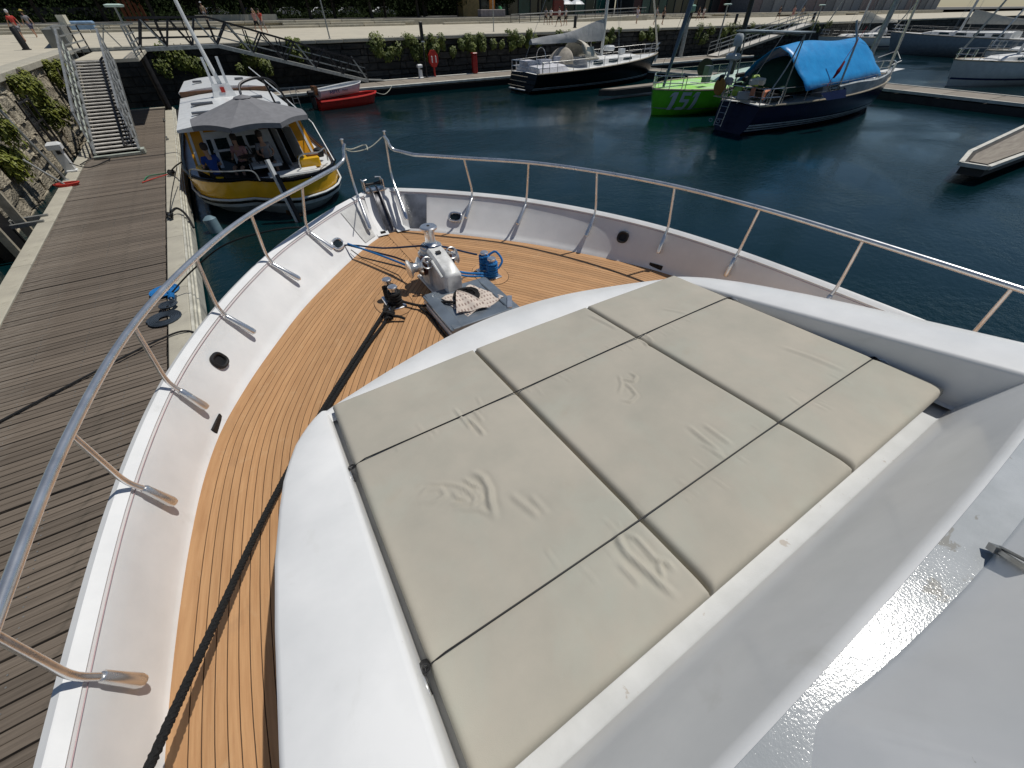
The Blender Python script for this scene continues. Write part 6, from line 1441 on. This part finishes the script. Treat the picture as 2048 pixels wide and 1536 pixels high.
tx = [(-9, 92), (-3, 84), (2.5, 88), (7.5, 83), (12, 90), (16.5, 84), (21, 88), (25.5, 83), (30, 90), (34, 85), (38, 92), (42, 86), (46.5, 92), (51, 87), (56, 95), (62, 90), (-15, 88), (-22, 80), (5, 98), (14, 100), (24, 99), (33, 101), (43, 103), (53, 104)]
TRS = []
for k, (x, y) in enumerate(tx):
    a, c = TM[k % 3]; t = thing('esplanade_tree', ['dark leafed tree in the row shading the esplanade', 'dense dark tree among the row behind the promenade', 'tree with several limbs in the shaded row behind the promenade'][k % 3], 'tree', (x, y, ZE), 'row of trees behind the promenade'); TRS.append(t)
    t.rotation_euler.z = k * 1.3; 
    for nm, m_ in (('trunk', a), ('crown', c)):
        o = bpy.data.objects.new(nm, m_); COL.objects.link(o); o.parent = t
ORD = 'leftmost,second,third,fourth,fifth,sixth,seventh,eighth,ninth,tenth,eleventh,twelfth,thirteenth,fourteenth,fifteenth,sixteenth,seventeenth,eighteenth,nineteenth,twentieth,twenty first,twenty second,twenty third,twenty fourth'.split(',')
for k, t in enumerate(sorted(TRS, key=lambda o: o.location.x / o.location.y)):
    t['label'] = 'leftmost dark tree of the shaded row behind the promenade' if k == 0 else ORD[k] + ' tree from the left in the dark row behind the promenade'
# thin young trunks and undergrowth between them
um_ = leaf_mesh('foliage', LEAFD, 9000, lambda rr: (V((rr.uniform(-30, 38), rr.uniform(-1.5, 1.5), abs(rr.gauss(0, .45)) * (1 + math.sin(rr.uniform(0, 6))))), (0, -1, .5)), .22, 77, .8)
uo = bpy.data.objects.new('undergrowth', um_); COL.objects.link(uo); uo.location = (0, 95, ZE); tag(uo, kind='stuff', label='dark undergrowth between the tree trunks', cat='shrubs')
# dark hedge mass behind the trees
r_ = random.Random(5)
def fh(rr): return V((rr.uniform(-75, 75), rr.uniform(-2.2, 2.2), rr.uniform(0, 5.2) * (1 - .25 * abs(math.sin(rr.uniform(0, 9)))))), (0, -1, .4)
hm_ = leaf_mesh('foliage', LEAFD, 26000, fh, .42, 9, .8)
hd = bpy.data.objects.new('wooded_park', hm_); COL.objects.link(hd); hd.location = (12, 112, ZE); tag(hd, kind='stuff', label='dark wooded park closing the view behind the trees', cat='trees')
q = MB(); q.box((12, 114, ZE + 2.6), (150, 1.5, 5.6)); o = q.build('shade_backdrop', mat('park_shade', (.012, .014, .01), .9), None, org=(12, 114, ZE)); tag(o, 'dark backdrop coloured as the shade at the back of the wooded park', 'wall')  # near-black block: the shade deep in the park is painted as its colour
# ---- cars parked under the trees
def car(x, y, rz, m_, lab):
    t = thing('parked_car', lab, 'car', (x, y, ZE), 'cars parked under the trees'); t.rotation_euler.z = rz
    og = ORG[t.name]; q = MB()
    prof = [(-2.1, .35), (-2.15, .75), (-1.9, .95), (-1.35, 1.02), (-.75, 1.42), (.7, 1.45), (1.45, 1.0), (2.05, .85), (2.15, .5), (2.1, .3)]
    q.loft([[V((x_, s_ * w_, z_)) + og for x_, z_ in prof] for s_, w_ in ((-1, .86), (-1, .88), (1, .88), (1, .86))], False, True, True); q.build('body', m_, t, True)
    q = MB(); q.loft([[V((x_, s_ * .89, z_)) + og for x_, z_ in ((-1.25, 1.02), (-.75, 1.36), (.65, 1.38), (1.3, 1.02))] for s_ in (-1, 1)], False, True, True); q.build('window', GLASSD, t)
    for x_ in (-1.35, 1.35):
        for s_ in (-1, 1): q = MB(); q.lathe([(.32, -.1), (.33, 0), (.32, .1)], V((x_, s_ * .80, .32)) + og, (0, 1, 0), 16); q.build('wheel', BLACK, t)
car(4.8, 101, .15, WHITEP, 'white car parked under the trees left of the tall mast'); car(17, 106, .1, WHITEP, 'white car half hidden between tree trunks'); car(28, 106, .1, MATS['hull_grey'] if 'hull_grey' in MATS else WHITEP, 'grey car behind the trunks near the middle'); car(35, 106, .0, WHITEP, 'white car behind the trees left of the yellow kiosk'); car(11, 105, .0, NAVYH, 'dark blue car under the trees'); car(23, 106, .1, WHITEP, 'white car behind the walking couple')
# ---- low walls, kiosk, bench, glass buildings
q = MB(); q.bar((1.5, 80.5, ZE + .3), (11.5, 82.5, ZE + .3), .5, .6); tag(q.build('low_wall', CONC, None, org=(6, 81, ZE)), 'low pale wall on the esplanade behind the level footbridge', 'wall')
ks = thing('kiosk', 'ochre kiosk with orange banner beside the glass building', 'kiosk', (45, 84, ZE))
q = MB(); q.box((43.5, 85, ZE + 1.4), (3.2, 2.4, 2.8)); q.build('cabin', mat('ochre_panel', (.22, .16, .06), .6), ks)
q = MB(); q.box((47.8, 84, ZE + 1.5), (1.1, .15, 1.9)); q.build('orange_banner', mat('orange_banner', (.62, .22, .03), .6), ks)
q = MB(); q.lathe([(.02, -.42), (.3, -.3), (.42, 0), (.3, .3), (.02, .42)], (49.4, 84, ZE + .95), n=14); q.build('green_globe', mat('mint_ball', (.10, .35, .15), .3), ks, True)
q = MB(); q.box((45.5, 80.2, ZE + .45), (4.8, 1.2, .9), None, .05); tag(q.build('stone_bench', mat('pinkish_stone', (.30, .26, .25), .7), None, org=(45.5, 80.2, ZE)), 'grey stone block bench in front of the ochre kiosk', 'bench')
def glassrow(x0, x1, y, h, n, nm, lab, mats_, base=.0, cols=None):
    t = thing(nm, lab, 'building', ((x0 + x1) / 2, y, ZE)); w_ = (x1 - x0) / n
    q = MB(); q.box(((x0 + x1) / 2, y + 3, ZE + h / 2), (x1 - x0, 5.6, h)); q.build('wall', mats_[0], t)
    for k in range(n):
        q = MB(); q.box((x0 + w_ * (k + .5), y + .06, ZE + base + (h - base) / 2), (w_ * .93, .06, (h - base) * .98)); q.build('window', mats_[1 + (k * 7 + k // 3) % (len(mats_) - 1)], t)
        q = MB(); q.box((x0 + w_ * k, y - .02, ZE + h / 2), (w_ * .07, .16, h)); q.build('mullion', mats_[0], t)
    return t
TEALG = mat('teal_glass', (.02, .10, .085), .12, var=.3, vs=.15); TEALD = mat('deep_teal_glass', (.008, .035, .03), .1, var=.3, vs=.2)
glassrow(52, 88, 96, 6, 12, 'glass_building', 'dark teal glass front of the building behind the promenade', [mat('dark_frame', (.03, .035, .035), .5), TEALD, TEALG, GLASSD])
glassrow(88, 126, 90, 6, 14, 'glass_building', 'dark building front with maroon and green panels right of the mast', [MATS['dark_frame'], mat('maroon_panel', (.07, .02, .018), .5), GLASSD, TEALG, DARKM, TEALD])
glassrow(122, 230, 84, 7, 22, 'long_building', 'long grey and pinkish building front at the far right', [mat('grey_front', (.20, .20, .205), .6), mat('pink_panel', (.22, .17, .165), .6), mat('blue_grey_panel', (.17, .19, .22), .5), mat('pale_front', (.27, .27, .27), .6), mat('grey_front2', (.19, .19, .19), .6)])
glassrow(-46, -22, 70, 6, 8, 'brown_building', 'dusty brown building at the upper left corner', [mat('brown_front', (.15, .13, .11), .8), mat('brown_panel', (.11, .10, .085), .7)])
q = MB(); q.box((-15.5, 104, ZQ + 1.1), (16, .9, 2.2)); tag(q.build('parapet', mat('dark_parapet', (.03, .03, .028), .8), None, org=(-15.5, 104, ZQ)), 'long dark parapet behind the head of the stairs', 'wall')
# ramp with railings
rmp = thing('access_ramp', 'pale access ramp with thin railings rising to the esplanade', 'ramp', (50, 70, ZQ))
q = MB(); q.loft([[V((44, 69.6, ZQ)), V((44, 69.6, ZQ + .02)), V((44, 72.4, ZQ + .02)), V((44, 72.4, ZQ))], [V((72, 69.6, ZQ)), V((72, 69.6, ZQ + .72)), V((72, 72.4, ZQ + .72)), V((72, 72.4, ZQ))]], True, True, True); q.build('slab', CONC, rmp)
for y_ in (69.7, 72.3):
    for k in range(8):
        x = 44.5 + 3.8 * k; z_ = ZQ + .72 * (x - 44) / 28; q = MB(); q.bar((x, y_, z_), (x, y_, z_ + 1.0), .06, .06, up=(0, 1, 0)); q.build('post', DARKM, rmp)
    q = MB(); q.tube([(44.5, y_, ZQ + 1.0), (71.5, y_, ZQ + 1.7)], .03, 6); q.tube([(44.5, y_, ZQ + .55), (71.5, y_, ZQ + 1.25)], .02, 6); q.build('rail', GALV, rmp)
q = MB(); q.box((58, 78, ZE + 1.0), (2.2, .4, 2.0)); tag(q.build('sign_board', mat('dark_red_panel', (.12, .02, .015), .6), None, org=(58, 78, ZE)), 'dark red standing panel beyond the ramp', 'panel')
um = thing('white_parasol', 'group of white cafe parasols behind the strolling couple', 'parasol', (62.5, 80, ZE))
for dx in (0, 2.6):
    q = MB(); q.lathe([(1.5, 0), (1.0, .35), (.05, .75)], (61.5 + dx, 80.5, ZE + 1.5), n=8); q.build('canopy', WHITEP, um); q = MB(); q.tube([(61.5 + dx, 80.5, ZE), (61.5 + dx, 80.5, ZE + 1.6)], .04, 6); q.build('pole', GALV, um)
# ---- rust column, lamps, bollards, flag poles
rc = thing('rusted_column', 'tall leaning sculpture of rust brown ribbed steel plates', 'sculpture', (-5.4, 92, ZQ + .6))
for k in range(5):
    q = MB(); q.bar((-6.6 + .55 * k, 92, ZQ + .4), (-6.7 + .55 * k, 92, ZQ + 8), .38, .4, up=(0, 1, 0)); q.build('rib', mat('rust', (.20, .065, .025), .8, vs=3), rc)
lamp(9.0, 41.0, ZQ, ZQ + 8, 'flag_pole', 'thin pale pole at the promenade edge left of centre', 9, r=.05)
lamp(25.3, 44.3, ZQ, ZQ + 8, 'flag_pole', 'thin pale pole on the promenade above the ivy', 9, r=.05)
lamp(46.6, 39.0, ZD, 5.3, 'lamp_post', 'thick dark lamp post with green box head beyond the lime boat', 3, (0, 0), .26)
lamp(52.5, 38.9, ZD, 4.85, 'lamp_post', 'slim lamp post with flat mint head beside the dark lamp post', 2, (0, 0), .10)
lamp(72, 39.0, ZD, 4.75, 'lamp_post', 'slim lamp post with flat mint head right of the walking group', 2, (0, 0), .10)
lamp(-2.9, 36.3, ZQ, 4.85, 'lamp_post', 'dark lamp post with pale green head behind the landing', 2, (0, 0), .07)
for x, y, lab in ((37.2, 46.7, 'black bollard left of the two men in white shirts'), (58.5, 41.6, 'black bollard beside the dark lamp post'), (76.5, 42.0, 'black bollard by the walking group at the right'), (-8.4, 40.3, 'dark stout bollard on the left promenade')):
    t = thing('bollard', lab, 'bollard', (x, y, ZQ), 'black bollards on the promenade'); q = MB(); q.lathe([(.16, 0), (.16, .92), (.12, .98), (.13, 1.0)], (x, y, ZQ), n=12); q.build('post', BLACK, t, True); q = MB(); q.lathe([(.22, 0), (.22, .04), (.17, .05)], (x, y, ZQ), n=12); q.build('base', DARKM, t)
# right hand gangway between quay and pontoon
rg = thing('gangway', 'pale sloping gangway with many rails at the far right of the quay', 'gangway', (62, 39, ZQ))
a, b_ = V((69, 39.2, ZQ)), V((50, 38.0, ZD + .1))
q = MB(); q.loft([[a, a + V((0, -1.5, 0))], [b_, b_ + V((0, -1.5, 0))]]); q.build('walkway', MATS['tread_alu'], rg)
for dy in (0, -1.5):
    for hz in (.4, .75, 1.1): q = MB(); q.bar(a + V((0, dy, hz)), b_ + V((0, dy, hz)), .05, .05); q.build('rail', GALV, rg)
    for k in range(11): p_ = a.lerp(b_, k / 10) + V((0, dy, 0)); q = MB(); q.bar(p_, p_ + V((0, 0, 1.1)), .05, .05, up=(0, 1, 0)); q.build('post', GALV, rg)
    q = MB(); q.bar(a + V((0, dy, -.1)), b_ + V((0, dy, -.1)), .08, .2); q.build('stringer', CONC, rg)
# white block, dark kiosk at left
q = MB(); q.bar((-6.95, 41.2, ZQ + .42), (-9.6, 62, ZQ + .42), .9, .84); tag(q.build('low_wall', mat('grey_lowwall', (.16, .165, .155), .85, vs=1.5), None, org=(-8.2, 51, ZQ)), 'low grey wall running away from the corner of the left quay', 'wall')
q = MB(); q.box((-8.9, 60, ZQ + 1.15), (.5, 1.6, .6)); tag(q.build('sign_block', mat('cream_sign', (.6, .58, .48), .6), None, org=(-8.9, 60, ZQ)), 'small cream block at the far end of the low grey wall', 'sign')
q = MB(); q.box((-9.6, 74, ZQ + .5), (2.2, 1.4, .9), None, .1); tag(q.build('blue_skip', mat('pale_blue', (.20, .32, .48), .5), None, org=(-9.6, 74, ZQ)), 'low pale blue container beyond the head of the stairs', 'container')

# ================================================================== PEOPLE
def person(loc, rz, pose, shirt, lower, lab, hair=None, skin=None, h=1.72, seat=False, skirt=False, hat=None):
    t = thing('person', lab, 'person', loc); t.rotation_euler.z = rz; k = h / 1.75
    skin = skin or SKIN; hair = hair or mat('dark_hair', (.03, .02, .015), .7)
    hipz = .92 if not seat else .50
    st, sw = pose.get('stride', .18), pose.get('swing', .15)
    J = {}; P = []; Rr = []; E_ = []
    def j(n, p_, r__, par=None):
        J[n] = len(P); P.append(V(p_) * k); Rr.append(r__ * k)
        if par is not None: E_.append((J[par], J[n]))
    j('pel', (0, 0, hipz), .13); j('waist', (0, 0, hipz + .16), .115, 'pel'); j('chest', (0, 0, hipz + .38), .145, 'waist'); j('neck', (0, 0.01, hipz + .56), .055, 'chest'); j('head', (0, .02, hipz + .70), .088, 'neck'); j('crown', (0, .015, hipz + .79), .075, 'head')
    for s_, n in ((-1, 'L'), (1, 'R')):
        f = st * s_
        if seat:
            j('hip' + n, (s_ * .10, .04, hipz - .02), .085, 'pel'); j('kn' + n, (s_ * .13, .46, hipz), .062, 'hip' + n); j('an' + n, (s_ * .13, .46, .09), .042, 'kn' + n); j('toe' + n, (s_ * .13, .62, .04), .035, 'an' + n)
        else:
            j('hip' + n, (s_ * .095, f * .15, hipz - .08), .088, 'pel'); j('kn' + n, (s_ * .10, f * .62 + .05, .49), .060, 'hip' + n); j('an' + n, (s_ * .10, f - (.04 if s_ < 0 else 0), .09), .040, 'kn' + n); j('toe' + n, (s_ * .11, f + .14, .035), .034, 'an' + n)
        j('sh' + n, (s_ * .185, 0, hipz + .49), .060, 'chest')
        if pose.get('arm' + n) == 'up': j('el' + n, (s_ * .30, .12, hipz + .62), .042, 'sh' + n); j('wr' + n, (s_ * .16, .16, hipz + .84), .030, 'el' + n); j('hd' + n, (s_ * .13, .17, hipz + .93), .036, 'wr' + n)
        elif pose.get('arm' + n) == 'bent' or seat: j('el' + n, (s_ * .25, .04, hipz + .24), .042, 'sh' + n); j('wr' + n, (s_ * .17, .26, hipz + .22), .030, 'el' + n); j('hd' + n, (s_ * .14, .34, hipz + .22), .036, 'wr' + n)
        else: j('el' + n, (s_ * .25, -f * .5, hipz + .22), .042, 'sh' + n); j('wr' + n, (s_ * .27, -f * 1.0 + .05, hipz - .02), .030, 'el' + n); j('hd' + n, (s_ * .27, -f * 1.1 + .07, hipz - .11), .036, 'wr' + n)
    def skinned(nm, pts, rad, edges, m_, root=0):
        me = bpy.data.meshes.new(nm); me.from_pydata([tuple(p_) for p_ in pts], edges, []); o = bpy.data.objects.new(nm, me); COL.objects.link(o); o.parent = t; ORG[o.name] = ORG[t.name]
        sk_ = o.modifiers.new('skin', 'SKIN'); sk_.use_smooth_shade = True
        for i, r__ in enumerate(rad): me.skin_vertices[0].data[i].radius = (r__, r__ * .85)
        me.skin_vertices[0].data[root].use_root = True
        sb = o.modifiers.new('sub', 'SUBSURF'); sb.levels = 1; sb.render_levels = 1; me.materials.append(m_); return o
    skinned('body', P, Rr, E_, skin)
    def sub(names, edges, infl, nm, m_, ends=()):
        idx = [J[n] for n in names]; pts = [P[i].copy() for i in idx]; rad = [Rr[i] + infl * k for i in idx]; ed = [(names.index(a), names.index(b2)) for a, b2 in edges]
        for a, b2, f, r__ in ends: pts.append(P[J[a]].lerp(P[J[b2]], f)); rad.append(r__ * k); ed.append((names.index(a), len(pts) - 1))
        skinned(nm, pts, rad, ed, m_)
    sub(['waist', 'chest', 'pel', 'shL', 'shR'], [('waist', 'chest'), ('waist', 'pel'), ('chest', 'shL'), ('chest', 'shR')], .022, 'shirt', shirt, (('shL', 'elL', .7, .068), ('shR', 'elR', .7, .068)))
    if lower is not None: sub(['pel', 'hipL', 'hipR'], [('pel', 'hipL'), ('pel', 'hipR')], .024, 'skirt' if skirt else 'shorts', lower, (('hipL', 'knL', .85, .105 if skirt else .09), ('hipR', 'knR', .85, .105 if skirt else .09)))
    og = ORG[t.name]; q = MB(); q.lathe([(.02, -.10), (.085, -.07), (.098, 0), (.085, .07), (.02, .105)], og + (P[J['crown']] + V((0, -.025, .0)) * k), n=12); q.build('hair', hair, t, True)
    if hat: q = MB(); q.lathe([(.17, -.01), (.17, .0), (.10, .01), (.09, .08), (.02, .10)], og + P[J['crown']] + V((0, 0, .05)), n=14); q.build('hat', hat, t, True)
    return t
cl = lambda n, c: mat('cloth_' + n, c, .85, var=.08, vs=8)
WS, BK, PK, RD_, BL, GY, TN = cl('white', (.62, .62, .63)), cl('black', (.012, .012, .014)), cl('pink', (.42, .22, .22)), cl('red', (.42, .04, .03)), cl('blue', (.01, .045, .22)), cl('grey', (.22, .22, .24)), cl('tan', (.35, .28, .2))
wk = dict(stride=.26)
f_ = 1.0
PE = [((5.9 * f_, 56.5, 0), 2.4, dict(stride=.3, armL='up'), PK, BK, 'person walking in pale pink top and dark shorts with raised arm', GY, None, False),
 ((6.5 * f_, 57.3, 0), 2.4, wk, RD_, GY, 'person in red top close behind the one in pink', None, None, False),
 ((41.6 * f_, 58.6, 0), -1.2, wk, GY, BK, 'person in grey top leading the pair left of the white parasols', None, None, False),
 ((42.3 * f_, 58.4, 0), -1.2, dict(stride=.2), WS, BK, 'person in white shirt and black shorts carrying a dark bag', None, None, False),
 ((38.6 * f_, 51.6, 0), 1.4, dict(stride=.34), WS, BK, 'man in white shirt striding beside the black bollard', None, None, False),
 ((41.9, 54.6, 0), 1.3, dict(stride=.15), WS, BK, 'man in white shirt and black trousers ahead of his friend', None, None, False),
 ((53.4 * f_, 53.5, 0), 3.0, dict(stride=.2, armR='up'), cl('lilac', (.42, .40, .48)), cl('lilac2', (.40, .38, .45)), 'woman in short lilac dress right of the black yacht mast', None, None, True),
 ((51.6 * f_, 48.4, 0), 3.3, wk, GY, BK, 'slim person in grey half behind the forestay', None, None, False),
 ((52.3 * f_, 47.8, 0), 3.3, dict(stride=.1), BK, BK, 'tall person dressed in black with a bag at the promenade edge', None, None, False),
 ((74 * f_, 60, 0), 1.9, dict(stride=.34), BK, cl('maroon', (.12, .03, .04)), 'person in black top stepping wide behind the green headsail', None, None, False),
 ((79 * f_, 63, 0), 1.5, dict(stride=.1), WS, cl('rose', (.32, .19, .19)), 'person in white top and rose shorts', None, None, False),
 ((84 * f_, 52, 0), 1.6, dict(stride=.36), BK, BK, 'person all in black striding ahead of the group', None, None, False),
 ((85.5 * f_, 50.5, 0), 1.6, dict(stride=.15), PK, PK, 'person in pale pink in the walking group', None, None, False),
 ((87.5 * f_, 50.2, 0), 1.6, dict(stride=.2), TN, GY, 'person in tan top in the walking group', None, None, False),
 ((-10.6, 52.0, 0), .6, wk, RD_, GY, 'person in red shirt at the far left edge', WS, None, False),
 ((-11.6, 61.6, 0), .5, wk, GY, cl('denim', (.10, .10, .16)), 'person in yellow hat and grey clothes by the dark parapet', None, cl('yellow', (.6, .5, .12)), False),
 ((2.6 * f_, 78.5, .7), 3.0, dict(stride=.15), TN, GY, 'person in pale hat standing before the trees', None, WS, False)]
for loc, rz, pose, sh, lo, lab, hr, hat, sk_ in PE:
    person((loc[0], loc[1], ZQ + loc[2] - (0 if loc[2] == 0 else 0)), rz, pose, sh, lo, lab, hair=hr, hat=hat, skirt=sk_)
# three people sitting in the stern of the yellow boat
person((CXb - 1.25, 15.2, .94 - .28), .25, {}, BL, BK, 'person in blue patterned shirt seated with back to camera in the yellow boat', seat=True, h=1.6)
person((CXb - .45, 15.9, .94 - .26), 2.6, {}, PK, BK, 'person in pinkish top seated under the parasol facing the camera', seat=True, h=1.6)
person((CXb + .25, 15.85, .94 - .24), 3.2, {}, GY, BK, 'person in grey seated nearest the open cabin door', seat=True, h=1.6)
q = MB(); q.lathe([(.25, 0), (.25, .02), (.03, .03)], (CXb - .3, 15.25, 1.45), n=14); q.tube([(CXb - .3, 15.25, .95), (CXb - .3, 15.25, 1.45)], .025, 6); tag(q.build('small_table', DARKM, None, True, org=(CXb - .3, 15.25, .95)), 'small dark round table between the people in the yellow boat', 'table')
